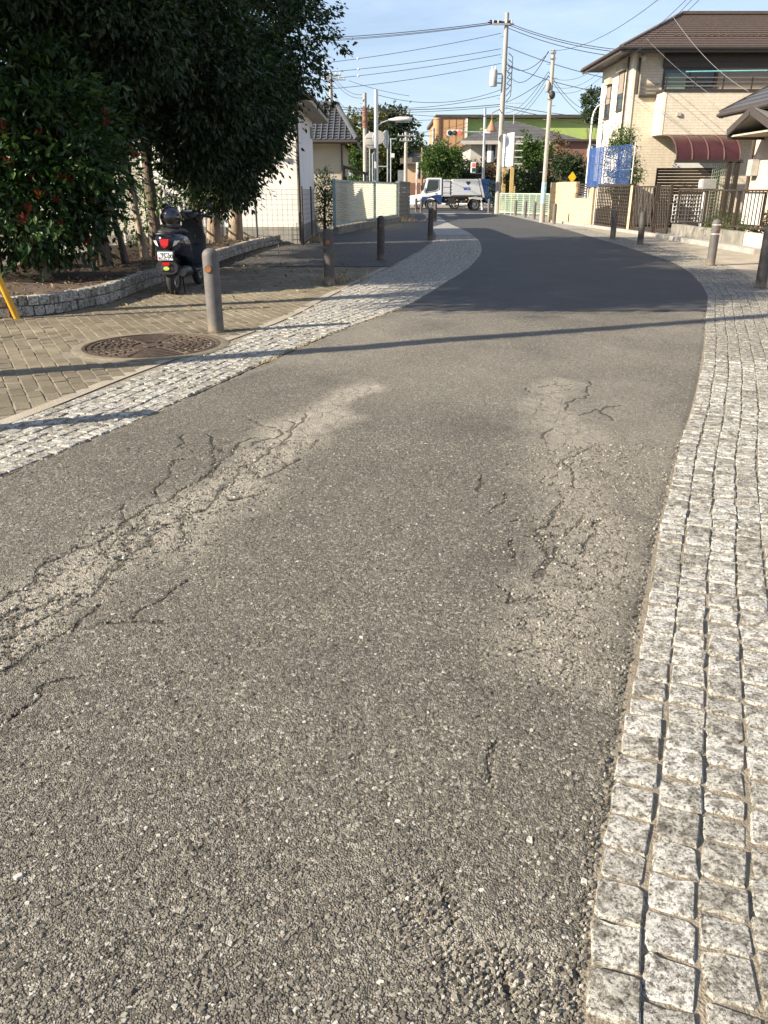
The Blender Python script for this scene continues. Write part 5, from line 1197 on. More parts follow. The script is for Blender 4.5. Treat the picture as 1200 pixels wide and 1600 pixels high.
# ---- brown railing on a concrete base in front of that yard
ra, rb3 = G(1040, 372.5), G(1187, 397)
dr_ = (rb3 - ra).normalized(); nr = Vector((dr_.y, -dr_.x, 0)); nr = nr if nr.x > 0 else -nr; RL = (rb3 - ra).length
wl = thing('concrete_base_wall', 'low stained concrete wall with a kerb step carrying the brown railing', 'wall', ra)
def wseg(m, s0, s1, z0, z1, d0, d1): 
    P = [ra + dr_ * s0 + nr * d0 + UZ * z0, ra + dr_ * s1 + nr * d0 + UZ * z0, ra + dr_ * s1 + nr * d1 + UZ * z0, ra + dr_ * s0 + nr * d1 + UZ * z0]; m.ext(P, UZ * (z1 - z0))
M_stain = mk('stained_concrete', (.235, .22, .19), .9, var=.2, scale=2.2, bump=.35, bscale=50, dirt=(.085, .08, .07))
nblk = 5
for k in range(nblk):
    m = MB(); wseg(m, RL * k / nblk + .006, RL * (k + 1) / nblk - .006, 0, .40, .12, .30); m.build('wall_block', M_stain if k < 4 else mk('pale_concrete', (.46, .43, .37), .85), wl, bevel=.012)
m = MB(); wseg(m, -.4, RL + .1, -.02, .11, -.18, .12); m.build('kerb_step', M_conc, wl, bevel=.015)
rl = thing('railing', 'brown aluminium railing with many upright bars on the low concrete wall', 'railing', ra)
z0_, z1_ = .50, 1.30
m = MB(); m.bar(ra + nr * .21 + UZ * z1_, rb3 + nr * .21 + UZ * z1_, .05, .04); m.build('top_rail', M_frame_br, rl, smooth=0)
m = MB(); m.bar(ra + nr * .21 + UZ * z0_, rb3 + nr * .21 + UZ * z0_, .04, .035); m.build('bottom_rail', M_frame_br, rl, smooth=0)
k = 0; s = .06
while s < RL:
    m = MB(); p = ra + dr_ * s + nr * .21; m.bar(p + UZ * z0_, p + UZ * z1_, .020); m.build('upright', M_frame_br, rl, smooth=0); s += .185
for s in (0, RL * .33, RL * .66, RL):
    m = MB(); p = ra + dr_ * s + nr * .24; m.bar(p + UZ * .38, p + UZ * (z1_ + .02), .055); m.build('post', M_frame_br, rl, smooth=0)
m = MB(); pb3 = rb3 + nr * .21 + UZ * z1_; m.ball(pb3, .05); m.build('end_cap', M_silver, rl)
wp = thing('white_board', 'white board fixed behind the bars of the brown railing', 'board', ra + dr_ * RL * .70 + nr * .30 + UZ * .56)
m = MB(); P = [ra + dr_ * RL * .70 + nr * .27 + UZ * .56, ra + dr_ * RL * .86 + nr * .27 + UZ * .56, ra + dr_ * RL * .86 + nr * .27 + UZ * 1.27, ra + dr_ * RL * .70 + nr * .27 + UZ * 1.27]; m.ext(P, nr * .02); m.build('panel', M_frame_wh, wp, smooth=0)
m = MB(); m.ext([P[1], P[1] + dr_ * .04, P[2] + dr_ * .04, P[2]], nr * .03); m.build('edge', M_frame_br, wp, smooth=0)
# letter box on a white post
lbp = A(1100, 330, 25.2); lx = thing('letter_box', 'pale metal letter box on a white post behind the railing', 'letter box', (lbp.x, 25.2, 0))
m = MB(); zb = A(1100, 288, 25.2).z; m.box((lbp.x, 25.2, zb), (.44, .3, .30)); m.build('box', mk('letterbox_metal', (.42, .42, .39), .45, metal=.3), lx, bevel=.03)
m = MB(); m.bar((lbp.x - .02, 25.2, 0), (lbp.x - .02, 25.2, zb - .15), .12); m.build('post', M_frame_wh, lx, smooth=0)
m = MB(); m.box((lbp.x - .225, 25.2, zb + .02), (.02, .22, .2)); m.build('door', M_frame_wh, lx, smooth=0)
# grey-white lattice screen and small plants in the yard
ls_ = thing('lattice_screen', 'white lattice screen standing behind the railing', 'screen', (A(1070, 350, 27).x, 27, 0)); X0, X1 = A(1052, 320, 27).x, A(1098, 320, 27).x
for k in range(10):
    m = MB(); x = X0 + (X1 - X0) * k / 9; m.bar((x, 27, .35), (x, 27, 1.15), .022); m.build('lath', M_frame_wh, ls_, smooth=0)
for k in range(8):
    m = MB(); z = .35 + .8 * k / 7; m.bar((X0, 26.98, z), (X1, 26.98, z), .022); m.build('lath', M_frame_wh, ls_, smooth=0)
def shrub(label, p, blobs, ncl, per, mat, size, seed, name='shrub', cat='shrub', stem_r=.05, zmin=.1, **kw):
    p = Vector(p); t = thing(name, label, cat, p); tp = Vector(blobs[0][0])
    rs = random.Random(seed); lm = [(rs.uniform(.3, .95), Vector(b_[0]) + Vector((rs.uniform(-.5, .5) * b_[1][0], rs.uniform(-.5, .5) * b_[1][1], 0)), stem_r * .5) for b_ in blobs for _ in (0, 1, 2)]
    trunk('stem', M_bark, t, p, tp, stem_r, stem_r * .6, seed, lm, wob=.04, n=7); crown('foliage', blobs, ncl, per, mat, t, size, seed, zmin=zmin, **kw); return t
shrub('clipped cloud-shaped pine beside the peach wall', (9.0, 18.6, 0), [((8.95, 18.5, 1.45), (.45, .5, .28), 1), ((9.1, 18.9, 1.85), (.42, .45, .22), 1), ((9.0, 18.5, .95), (.55, .6, .32), 1.2), ((9.3, 18.2, 2.1), (.35, .3, .16), .6)], 210, 34, G_dark, .06, 201, name='pine', cat='tree', spread=.14, hang=-.4, aspect=.16)
q = ra + dr_ * RL * .78 + nr * .75
shrub('low light green plants along the foot of the railing', (q.x, q.y, 0), [((q.x, q.y, .45), (.5, 1.3, .28), 1), ((q.x - .2, q.y + 2.2, .45), (.4, .9, .25), .7)], 120, 22, G_shrub, .08, 202, name='plant', cat='plant', spread=.16, hang=0)

# ---- gate lattice, wall and railing further along the right side
gA, gB = G(930, 355), G(978, 362)
lg_ = thing('lattice_gate', 'dark brown square lattice panel between cream block pillars', 'gate', gA); dg = (gB - gA).normalized(); Lg = (gB - gA).length; z1g = 1.42
for k in range(19):
    m = MB(); p = gA + dg * (Lg * k / 18); m.bar(p + UZ * .12, p + UZ * z1g, .04); m.build('lath', M_frame_br, lg_, smooth=0)
for k in range(13):
    m = MB(); z = .12 + (z1g - .12) * k / 12; m.bar(gA + UZ * z + Vector((-.02, 0, 0)), gB + UZ * z + Vector((-.02, 0, 0)), .03); m.build('lath', M_frame_br, lg_, smooth=0)
m = MB(); m.bar(gA + UZ * (z1g + .04), gB + UZ * (z1g + .04), .09, .07); m.bar(gA + UZ * .1, gB + UZ * .1, .07); m.build('frame', M_frame_br, lg_, smooth=0)
g2, g3 = G(983, 363), G(1042, 368)
def picket(label, a, b, h, n, wob=0, z0=.08):
    t = thing('gate_leaf', label, 'gate', a); d = (b - a); 
    for k in range(n + 1):
        m = MB(); p = a + d * (k / n)
        if wob:
            pts = [p + UZ * (z0 + (h - z0) * j / 8) + d.normalized() * (wob * math.sin(j * math.pi / 2 + (k % 2) * math.pi)) for j in range(9)]; m.tube(pts, .012, 6)
        else: m.bar(p + UZ * z0, p + UZ * h, .026)
        m.build('upright', M_frame_br, t, smooth=0)
    for z in (z0 + .02, h - .02):
        m = MB(); m.bar(a + UZ * z, b + UZ * z, .045); m.build('cross_rail', M_frame_br, t, smooth=0)
    for p in (a, b):
        m = MB(); m.bar(p + UZ * 0, p + UZ * (h + .06), .06); m.build('stile', M_frame_br, t, smooth=0)
    return t
gm = g2.lerp(g3, .62)
picket('brown gate leaf with wavy bars beside the cream pillar', g2 + Vector((0, 0, 0)), gm, 1.42, 16, wob=.035)
picket('brown gate leaf swung open towards the yard', gm + Vector((.05, -.05, 0)), G(1040, 371), 1.40, 10, wob=.03)
M_cream = mk('cream_block', (.52, .40, .25), .88, var=.12, scale=5, bump=.35, bscale=45)
M_cream_j = mk('cream_joint', (.36, .28, .18), .9, var=.15, scale=9)
def block_wall(label, a, b, h, th, bw, bh, gaps=(), cap=True, name='block_wall'):
    t = thing(name, label, 'wall', a); d = b - a; L_ = d.length; d.normalize(); nn = Vector((d.y, -d.x, 0))
    m = MB(); m.ext([a - nn * (th / 2 - .008) , b - nn * (th / 2 - .008), b + nn * (th / 2 - .008), a + nn * (th / 2 - .008)], UZ * (h - .01))
    if not gaps: m.build('joints', M_cream_j, t, smooth=0)
    rows = int(round(h / bh))
    for i in range(rows):
        s = -(bw / 2 if i % 2 else 0)
        while s < L_:
            s0, s1 = max(0, s), min(L_, s + bw); s += bw
            if s1 - s0 < .03: continue
            if any(g0 < (s0 + s1) / 2 < g1 and i * bh > gz - .01 for g0, g1, gz in gaps): continue
            p0 = a + d * (s0 + .004); p1 = a + d * (s1 - .004); mm = MB(); mm.ext([p0 - nn * th / 2, p1 - nn * th / 2, p1 + nn * th / 2, p0 + nn * th / 2], UZ * (bh - .008)); mm.v = [(x, y, z + i * bh) for x, y, z in mm.v]; mm.build('block', M_cream, t, smooth=0)
    if gaps:
        for g0, g1, gz in ((0, gaps[0][0], h), (gaps[0][0], gaps[0][1], gaps[0][2]), (gaps[0][1], L_, h)):
            mm = MB(); p0, p1 = a + d * g0, a + d * g1; mm.ext([p0 - nn * (th / 2 - .008), p1 - nn * (th / 2 - .008), p1 + nn * (th / 2 - .008), p0 + nn * (th / 2 - .008)], UZ * (gz - .01)); mm.build('joints', M_cream_j, t, smooth=0)
    return t
w0, w1 = G(868, 347), G(925, 353.5); LW = (w1 - w0).length
block_wall('cream concrete block wall with a dark barred opening near the lattice gate', w0, w1, 1.62, .16, .40, .20, gaps=((LW * .55, LW * .90, .98),))
dw = (w1 - w0).normalized(); ins = thing('opening_grille', 'dark grille set into the opening of the cream block wall', 'grille', w0 + dw * LW * .55 + UZ * .98)
for k in range(7):
    m = MB(); z = 1.0 + .085 * k; m.bar(w0 + dw * LW * .555 + UZ * z, w0 + dw * LW * .895 + UZ * z, .03, .05); m.build('slat', M_frame_br, ins, smooth=0)
pA = G(858, 347); block_wall('slim cream block pillar at the gap in the wall', pA, pA + Vector((.30, -.2, 0)), 1.55, .25, .36, .20, name='block_pillar')
pC = G(980, 362.5); block_wall('cream block pillar between lattice gate and wavy gate', pC, pC + Vector((.12, -.2, 0)), 1.46, .14, .24, .20, name='block_pillar')
m = MB(); kp = [w0 + Vector((-.25, 0, 0)), w1 + Vector((-.3, 0, 0)), G(1040, 372)]
for a, b in zip(kp[:-1], kp[1:]): m.bar(a + UZ * .03, b + UZ * .03, .14, .12)
tag(m.build('kerb', M_conc, bevel=.01), kind='structure')
# net-covered tree behind the wall
nt_ = G(950, 350); NYb = 31.0
shrub('camellia tree with pale leaves behind the lattice gate, partly under blue netting', (8.85, 31.9, 0), [((8.72, 31.9, 2.35), (.6, .55, .75), 2), ((8.85, 31.8, 1.5), (.55, .5, .6), 1.2), ((8.75, 31.9, 3.05), (.42, .4, .4), 1), ((9.2, 31.6, 1.95), (.35, .4, .4), .6)], 300, 22, G_shrub, .085, 210, name='camellia_tree', cat='tree', spread=.16, hang=.2)
M_net = mk('blue_netting', (.022, .065, .21), .6, var=.3, scale=5)
def netting():
    e0, e1 = A(919, 260, 33.0), A(984, 260, 30.0); t = thing('blue_netting', 'bright blue mesh netting stretched over poles beside the cream house', 'netting', (e0.x, e0.y, 0)); zt, zb = A(950, 229, 31.5).z, A(950, 291, 31.5).z
    m = MB(); n = 40; k = 34; d = Vector((e1.x - e0.x, e1.y - e0.y, 0)); nn = Vector((d.y, -d.x, 0)).normalized(); du = d.normalized()
    P = lambda a: Vector((e0.x, e0.y, 0)) + d * a + nn * (.05 * math.sin(a * 16) + .03 * math.sin(a * 37))
    for i in range(n + 1):
        a = i / n; p = P(a); w = .0050 if a > .34 else .020; m.add([p - du * w + UZ * zb, p + du * w + UZ * zb, p + du * w + UZ * zt, p - du * w + UZ * zt], [(0, 1, 2, 3)])
    for j in range(k + 1):
        z = zb + (zt - zb) * j / k
        for i in range(0, n, 2):
            a, b = i / n, (i + 2) / n; w = .0075 if a > .34 else .016; p, q = P(a) + nn * .003, P(b) + nn * .003
            m.add([p + UZ * (z - w), q + UZ * (z - w), q + UZ * (z + w), p + UZ * (z + w)], [(0, 1, 2, 3)])
    m.build('net', M_net, t, smooth=0)
    for a in (0.0, .22, .36, 1.0):
        m = MB(); p = P(a) - nn * .09; m.cyl(p, p + UZ * (zt + .08), .018, n=8); m.build('pole', M_frame_wh, t)
    m = MB(); m.cyl(P(0) - nn * .09 + UZ * (zb + .55), P(1) - nn * .09 + UZ * (zb + .55), .012, n=6); m.build('cross_pole', M_frame_wh, t)
netting()

# ================================================================ LEFT SIDE
M_wmesh = mk('white_mesh', (.72, .71, .66), .55, var=.1, scale=3)
mf = thing('mesh_fence', 'white expanded-metal mesh fence behind the row of trees', 'fence', (-6.0, 12.2, .1))
fy0, fy1, fxx, fh = 10.2, 23.0, -6.0, 1.55
npn = 7
for k in range(npn):
    y0 = fy0 + (fy1 - fy0) * k / npn; y1 = fy0 + (fy1 - fy0) * (k + 1) / npn; m = MB(); w = y1 - y0 - .06; n = 34; st = w / n; rows = int((fh - .1) / (st * 1.6))
    for i in range(n):
        ya = y0 + .03 + st * i
        pts = [(fxx + (.008 if j % 2 else -.008), ya + (st * .5 if j % 2 else 0) + (st * .25), .18 + j * st * 1.6 / 2) for j in range(rows * 2)]
        for s_ in (0, 1):
            P = [(x, yy + (0 if s_ == 0 else (st * .5 if j % 2 == 0 else -st * .5)), z) for j, (x, yy, z) in enumerate(pts)]
            for a, b in zip(P[:-1], P[1:]):
                d = .011; m.add([(a[0], a[1] - d, a[2]), (a[0], a[1] + d, a[2]), (b[0], b[1] + d, b[2]), (b[0], b[1] - d, b[2])], [(0, 1, 2, 3)])
    m.build('mesh_panel', M_wmesh, mf, smooth=0)
    m = MB(); m.cyl((fxx, y0, 0), (fxx, y0, fh + .25), .03, n=10); m.build('post', M_wmesh, mf)
    m = MB(); m.bar((fxx, y0, fh + .15), (fxx, y1, fh + .15), .035); m.bar((fxx, y0, .16), (fxx, y1, .16), .035); m.build('rail', M_wmesh, mf, smooth=0)
# building behind the fence, brown open eaves
bh_ = thing('tiled_hall', 'pale-walled hall with brown rafters under a tiled roof behind the mesh fence', 'building', (-10, 25, 0))
bx0, bx1, byy, bhz = -16.0, -7.0, 25.0, 2.55
m = MB(); m.box2((bx0, byy, 0), (bx1, byy + 7, bhz)); m.build('wall', mk('hall_wall', (.66, .62, .52), .85, var=.08, scale=2), bh_, smooth=0)
m = MB(); roof_slope(m, (bx0 - 1, byy - 1.0, bhz + .18), (bx1 + .9, byy - 1.0, bhz + .18), (bx1 + .9, byy + 3.5, bhz + 2.1), (bx0 - 1, byy + 3.5, bhz + 2.1), 16); hrf = m.build('roof', M_greytile, bh_, smooth=0)
M_wood = mk('brown_wood', (.16, .085, .045), .7, var=.3, scale=5, stretch=(1, 1, 4))
for k in range(22):
    m = MB(); x = bx1 + .85 - k * .42; m.bar((x, byy - .95, bhz + .10), (x, byy + .5, bhz + .70), .07, .09); m.build('rafter', M_wood, hrf, smooth=0)
m = MB(); m.box2((bx0 - 1, byy - 1.02, bhz + .0), (bx1 + .92, byy - .97, bhz + .16)); m.box2((bx1 - .02, byy - .02, bhz - .2), (bx1 + .12, byy + 7, bhz + .1)); m.build('eaves_board', M_wood, hrf, smooth=0)
m = MB(); m.box2((-12, byy - .06, .2), (-8.2, byy - .01, 2.2)); m.build('sliding_screen', M_frame_wh, bh_, smooth=0)
# white storehouse
SX0, SX1, SY0, SY1 = -6.2, A(466, 300, 21.9).x, 21.9, 26.9
st_ = thing('storehouse', 'white plastered storehouse with concrete plinth beside the last tree', 'building', (SX1, SY0, 0))
m = MB(); m.box2((SX0, SY0, .4), (SX1, SY1, 3.5)); m.build('wall', M_plaster, st_, smooth=0)
m = MB(); m.box2((SX0 - .04, SY0 - .05, -.02), (SX1 + .05, SY1 + .05, .42)); m.build('plinth', M_conc, st_, bevel=.01)
mid = (SX0 + SX1) / 2; m = MB(); m.ext([(SX0, SY0, 3.5), (SX1, SY0, 3.5), (mid, SY0, 4.6)], (0, SY1 - SY0, 0)); m.build('gable', M_plaster, st_, smooth=0)
m = MB(); roof_slope(m, (SX1 + .5, SY0 - .45, 3.38), (SX1 + .5, SY1 + .7, 3.38), (mid, SY1 + .7, 4.85), (mid, SY0 - .45, 4.85), 12); roof_slope(m, (SX0 - .5, SY0 - .45, 3.38), (SX0 - .5, SY1 + .7, 3.38), (mid, SY1 + .7, 4.85), (mid, SY0 - .45, 4.85), 12); srf = m.build('roof', M_greytile, st_, smooth=0)
m = MB(); m.box2((SX1 + .0, SY0 - .42, 3.24), (SX1 + .47, SY1 + .66, 3.33)); m.build('eaves_soffit', M_beige, srf, smooth=0)
m = MB(); m.tube([(SX1 + .03, SY0 - .08, 0), (SX1 + .03, SY0 - .08, 3.3)], .04, 8); m.build('downpipe', M_fascia, st_)
m = MB(); slab(m, Vector((SX1, 0, 0)), FRt, SY1 - .75, SY1 - .15, 2.75, 3.05, 0, .02); m.build('vent', M_fascia, st_, smooth=0)
# wire fence in front of it
wf = thing('wire_fence', 'thin black wire grid fence on dark posts in front of the white storehouse', 'fence', (A(400, 360, 21.4).x, 21.4, 0)); wx0, wx1 = A(378, 350, 21.3).x, SX1 + .14; M_wire = mk('dark_wire', (.05, .05, .05), .6)
m = MB(); x = wx0
while x < wx1: m.bar((x, 21.35, .1), (x, 21.35, 1.32), .006); x += .13
for k in range(11): m.bar((wx0, 21.35, .12 + k * .12), (wx1, 21.35, .12 + k * .12), .006)
y = 21.35
while y < 26.5: m.bar((wx1, y, .1), (wx1, y, 1.32), .006); y += .2
for k in range(11): m.bar((wx1, 21.35, .12 + k * .12), (wx1, 26.5, .12 + k * .12), .006)
m.build('wire_grid', M_wire, wf, smooth=0)
for x, y in ((A(401, 350, 21.35).x, 21.35), (wx1, 21.35), (wx1, 24)):
    m = MB(); m.cyl((x, y, 0), (x, y, 1.4), .025, n=8); m.build('post', M_wire, wf)
# beige house with grey tiled hip roof
BY = 39.0; BX1 = A(533, 260, BY).x; bz = A(520, 222, BY).z
bg_ = thing('tiled_house', 'beige house with grey tiled hip roof behind the corrugated panels', 'house', (BX1, BY, 0))
m = MB(); m.box2((-9, BY, 0), (BX1, BY + 8, bz)); m.build('wall', M_beige, bg_, smooth=0)
ov = .75; E0, E1, E2 = Vector((-10, BY - ov, bz + .02)), Vector((BX1 + ov, BY - ov, bz + .02)), Vector((BX1 + ov, BY + 8 + ov, bz + .02)); rr0, rr1 = Vector((-10, BY + 2.2, bz + 1.55)), Vector((BX1 - 1.0 + ov, BY + 2.2, bz + 1.55))
m = MB(); roof_slope(m, E0, E1, rr1, rr0, 12, lift=.06); roof_slope(m, E1, E2, rr1 + Vector((0, 4, 0)), rr1, 10, lift=.06); brf = m.build('roof', M_greytile, bg_, smooth=0)
m = MB(); m.tube([E1 + Vector((0, 0, .05)), E1.lerp(rr1, .5) + Vector((0, 0, .10)), rr1 + Vector((0, 0, .12))], .11, 8); m.tube([rr0 + Vector((0, 0, .12)), rr1 + Vector((0, 0, .14))], .14, 8); m.tube([rr1 + Vector((0, 0, .14)), rr1 + Vector((0, 4, .14))], .14, 8); m.build('ridge_tiles', M_greytile, brf)
roll = MB()
for k in range(34):
    t = k / 33; a = E0.lerp(E1, t); tt = min(1, (1 - t) * (E1.x - E0.x) / (E1.x - rr1.x)) if a.x > rr1.x else 1.0
    if a.x < -6: continue
    b = Vector((a.x, BY - ov + (2.2 + ov) * tt, bz + .02 + 1.53 * tt)); roll.tube([a + Vector((0, 0, .06)), b + Vector((0, 0, .06))], .035, 5)
roll.build('roll_tiles', M_greytile, brf)
m = MB(); m.box2((-10, BY - ov - .02, bz - .10), (BX1 + ov, BY - ov + .03, bz + .03)); m.box2((BX1 + ov - .04, BY - ov, bz - .10), (BX1 + ov + .02, BY + 8, bz + .03)); m.build('fascia', M_fascia, brf, smooth=0)
m = MB(); m.tube([(-10, BY - ov - .07, bz - .02), (BX1 + ov, BY - ov - .07, bz - .02)], .05, 8); m.build('gutter', M_fascia, brf)
m = MB(); m.tube([(BX1 + .05, BY - .05, 0), (BX1 + .05, BY - .05, bz)], .045, 8); m.build('downpipe', M_fascia, bg_)
m = MB(); m.ext([(BX1, BY + 1.2, bz - .9), (BX1 + 1.2, BY + 1.2, bz - 1.25), (BX1 + 1.2, BY + 1.2, bz - 1.35), (BX1, BY + 1.2, bz - 1.0)], (0, 3, 0)); m.build('entrance_canopy', M_fascia, bg_, smooth=0)
m = MB(); m.bar((BX1 + 1.05, BY + 1.3, 0), (BX1 + 1.05, BY + 1.3, bz - 1.25), .09); m.build('canopy_post', M_fascia, bg_, smooth=0)
window(bg_, Vector((BX1, 0, 0)), FRt, BY + .6, BY + 1.8, .9, 1.9, mull=1)
window(bg_, Vector((BX1, 0, 0)), FRt, BY + 3.0, BY + 4.8, .2, 1.9, mull=1)
# shrub between storehouse and panels
q = G(508, 362); shrub('half-bare shrub between the white storehouse and the corrugated panels', (q.x, q.y, 0), [((q.x, q.y, 1.35), (.45, .5, .5), 2), ((q.x, q.y, .6), (.38, .4, .5), 1.2)], 130, 18, G_shrub, .09, 220, spread=.16, hang=.2)
q = G(492, 378); straw('dry_weeds', 'dry brown weeds at the foot of the storehouse corner', (q.x, q.y, .0), 160, .35, 6, (.22, .5), 1.4)
# corrugated panel fence of translucent plastic sheet
def frp():
    m, n, b, L = nodes_of('translucent_corrugated')
    pos = n.nodes.new('ShaderNodeTexCoord').outputs['Object']; a = noise_n(n, pos, 1.6, 5, .7); r = ramp(n, [(.35, (.66, .66, .56)), (.6, (.76, .71, .55))]); L(a.outputs['Fac'], r.inputs[0])
    L(r.outputs[0], b.inputs['Base Color']); b.inputs['Roughness'].default_value = .45
    tr = n.nodes.new('ShaderNodeBsdfTranslucent'); L(r.outputs[0], tr.inputs[0]); ms = n.nodes.new('ShaderNodeMixShader'); ms.inputs[0].default_value = .6
    L(b.outputs[0], ms.inputs[1]); L(tr.outputs[0], ms.inputs[2]); L(ms.outputs[0], n.nodes['Material Output'].inputs[0]); return m
c0, c1 = G(521, 366), G(619, 346); M_corr = frp(); M_bluefr = mk('blue_green_frame', (.22, .34, .36), .5, var=.2, scale=5)
cf = thing('panel_fence', 'cream corrugated plastic panels in a pale blue frame on a dark footing', 'fence', c0); dc = (c1 - c0); Lc = dc.length; dc.normalize(); nc = Vector((dc.y, -dc.x, 0)); HT = A(521, 280, c0.y).z
Lh = Lc * .56
for (s0, s1) in ((.05, Lh - .05), (Lh + .05, Lc - .05)):
    m = MB(); V = []; F = []; nr_ = 18 * 6; zb, zt = .30, HT - .06
    for j in range(nr_ + 1):
        z = zb + (zt - zb) * j / nr_; o = .022 * math.sin(2 * math.pi * j / 6)
        for s_ in (s0, s1):
            V.append(c0 + dc * s_ + nc * o + UZ * z)
    for j in range(nr_): F.append((2 * j, 2 * j + 1, 2 * j + 3, 2 * j + 2))
    m.add(V, F); m.build('corrugated_sheet', M_corr, cf, smooth=80)
    m = MB(); 
    for z in (zb - .02, zt + .02): m.bar(c0 + dc * s0 + UZ * z, c0 + dc * s1 + UZ * z, .07, .05)
    m.build('rail', M_bluefr, cf, smooth=0)
for s in (0, Lh, Lc):
    m = MB(); p = c0 + dc * s + nc * .05; m.bar(p, p + UZ * (HT + .02), .09); m.build('post', M_bluefr, cf, bevel=.01)
m = MB(); m.bar(c0 + dc * -.1 + nc * .12 + UZ * .10, c1 + nc * .12 + UZ * .10, .16, .22); m.build('footing', M_stain, cf, smooth=0)
# grey block wall beyond
M_gblk = mk('grey_block', (.17, .155, .13), .9, var=.25, scale=4, bump=.5, bscale=40)
b0, b1 = G(621, 345), G(638, 339.5); gw = thing('grey_block_wall', 'weathered grey concrete block wall beyond the corrugated panels', 'wall', b0); d_ = b1 - b0; Lb = d_.length; d_.normalize()
for i in range(8):
    s = -(.2 if i % 2 else 0)
    while s < Lb:
        s0, s1 = max(0, s), min(Lb, s + .4); s += .4
        m = MB(); m.bar(b0 + d_ * (s0 + .006) + UZ * (.1 + i * .2), b0 + d_ * (s1 - .006) + UZ * (.1 + i * .2), .15, .188); m.build('block', M_gblk, gw, smooth=0)
m = MB(); m.bar(b0 + UZ * 1.63, b1 + UZ * 1.63, .2, .07); m.build('coping', M_gblk, gw, smooth=0)
q = G(630, 345); straw('dry_grass', 'dry grass along the foot of the grey block wall', (q.x + .1, q.y, 0), 240, .4, 8, (.3, 1.6), 1.0)
q = G(560, 360); straw('dry_weeds', 'dry weeds along the dark footing of the corrugated panels', (q.x - .1, q.y, .1), 200, .3, 18, (.5, 1.9), 1.0)
# ================================================================ JUNCTION AND BEYOND
M_ora = mk('orange_panel', (.42, .24, .12), .75, var=.12, scale=.6); M_lime_w = mk('lime_wall', (.30, .39, .11), .7, var=.12, scale=.35); M_dk = mk('dark_cap', (.06, .05, .045), .6)
OY = 110.0; xo0, xo1, xo2 = A(684, 200, OY).x, A(729, 200, OY).x, A(960, 200, OY).x; ozt = A(700, 184, OY).z
ob = thing('shop_building', 'large flat-topped building with orange panels and lime green wall', 'building', (xo0, OY, 0))
m = MB(); m.box2((xo0, OY, 0), (xo1, OY + 20, ozt)); m.build('orange_wall', M_ora, ob, smooth=0)
m = MB(); m.box2((xo1, OY + .6, 0), (xo2 + 14, OY + 22, ozt - .05)); m.build('lime_wall', M_lime_w, ob, smooth=0)
for k in range(4):
    m = MB(); x = xo0 + (xo1 - xo0) * (k + .5) / 4; m.box2((x - .03, OY - .04, 0), (x + .03, OY + .02, ozt)); m.build('panel_joint', mk('joint_brown', (.33, .17, .075), .8), ob, smooth=0)
m = MB(); m.cyl((xo0, OY + .3, 0), (xo0, OY + .3, ozt), .55, n=16); m.build('rounded_corner', M_ora, ob)
m = MB(); m.box2((xo1 - .15, OY - .08, 0), (xo1 + .12, OY + .6, ozt + .05)); m.build('white_joint', M_frame_wh, ob, smooth=0)
m = MB(); m.box2((xo0 - .3, OY - .15, ozt), (xo2 + 14.2, OY + 22, ozt + .35)); m.build('parapet_cap', M_dk, ob, smooth=0)
m = MB(); m.ext([(xo0 + 2, OY - 8, 4.9), (xo1 + 3, OY - 8, 4.9), (xo1 + 3, OY - .3, 7.2), (xo0 + 5, OY - .3, 7.2)], (0, 0, -.25)); m.build('lime_canopy', M_lime_w, ob, smooth=0)
# grey hip-roofed house
GY = 78.0; gx0, gx1 = A(735, 240, GY).x, A(893, 240, GY).x; gz = A(800, 221, GY).z
gh = thing('hip_roofed_house', 'pale house with a wide dark grey hip roof beyond the junction', 'house', (gx0, GY, 0))
m = MB(); m.box2((gx0, GY, 0), (gx1, GY + 10, gz)); m.build('wall', mk('pale_grey_wall', (.40, .375, .33), .85, var=.1, scale=.8), gh, smooth=0)
ov = 1.0; a, b, c, d = (gx0 - ov, GY - ov, gz), (gx1 + ov, GY - ov, gz), (gx1 + ov, GY + 11, gz), (gx0 - ov, GY + 11, gz); rl0, rl1 = Vector((gx0 + 3.0, GY + 5, gz + 2.0)), Vector((gx1 - 4.6, GY + 5, gz + 2.0))
m = MB(); roof_slope(m, a, b, rl1, rl0, 14); roof_slope(m, b, c, rl1, rl1 + Vector((.001, 0, 0)), 12); roof_slope(m, d, a, rl0, rl0 + Vector((-.001, 0, 0)), 12); grf = m.build('roof', mk('slate_grey', (.085, .083, .082), .75, var=.2, scale=2), gh, smooth=0)
m = MB(); m.box2((gx0 - ov - .02, GY - ov - .04, gz - .28), (gx1 + ov + .02, GY - ov + .04, gz + .02)); m.build('fascia', mk('pale_fascia', (.40, .37, .33), .7), grf, smooth=0)
for (u0, u1, v0, v1) in ((756, 762, 245, 224), (767, 775, 246, 224), (808, 818, 250, 226), (880, 886, 236, 225)):
    p0, p1 = A(u0, v0, GY), A(u1, v1, GY); window(gh, Vector((0, GY, 0)), FX, p0.x, p1.x, p0.z, p1.z, frame=M_frame_wh, mull=0, w=.10)
lw = A(885, 250, GY); m = MB(); m.box2((lw.x - 1.5, GY - 3, 0), (lw.x + 8, GY, A(885, 224, GY).z)); an = m.build('annexe', mk('annexe_brown', (.20, .10, .075), .85, var=.15), gh, smooth=0)
for k in range(3): window(an, Vector((0, GY - 3, 0)), FX, lw.x + 1.2 + k * 1.7, lw.x + 2.5 + k * 1.7, A(885, 245, GY).z, A(885, 230, GY).z, frame=M_frame_wh, mull=1, w=.10, sill=False)
m = MB(); m.box2((lw.x - 1.8, GY - 3.4, A(885, 224, GY).z), (lw.x + 8.3, GY, A(885, 221, GY).z)); m.build('annexe_roof', M_dk, an, smooth=0)
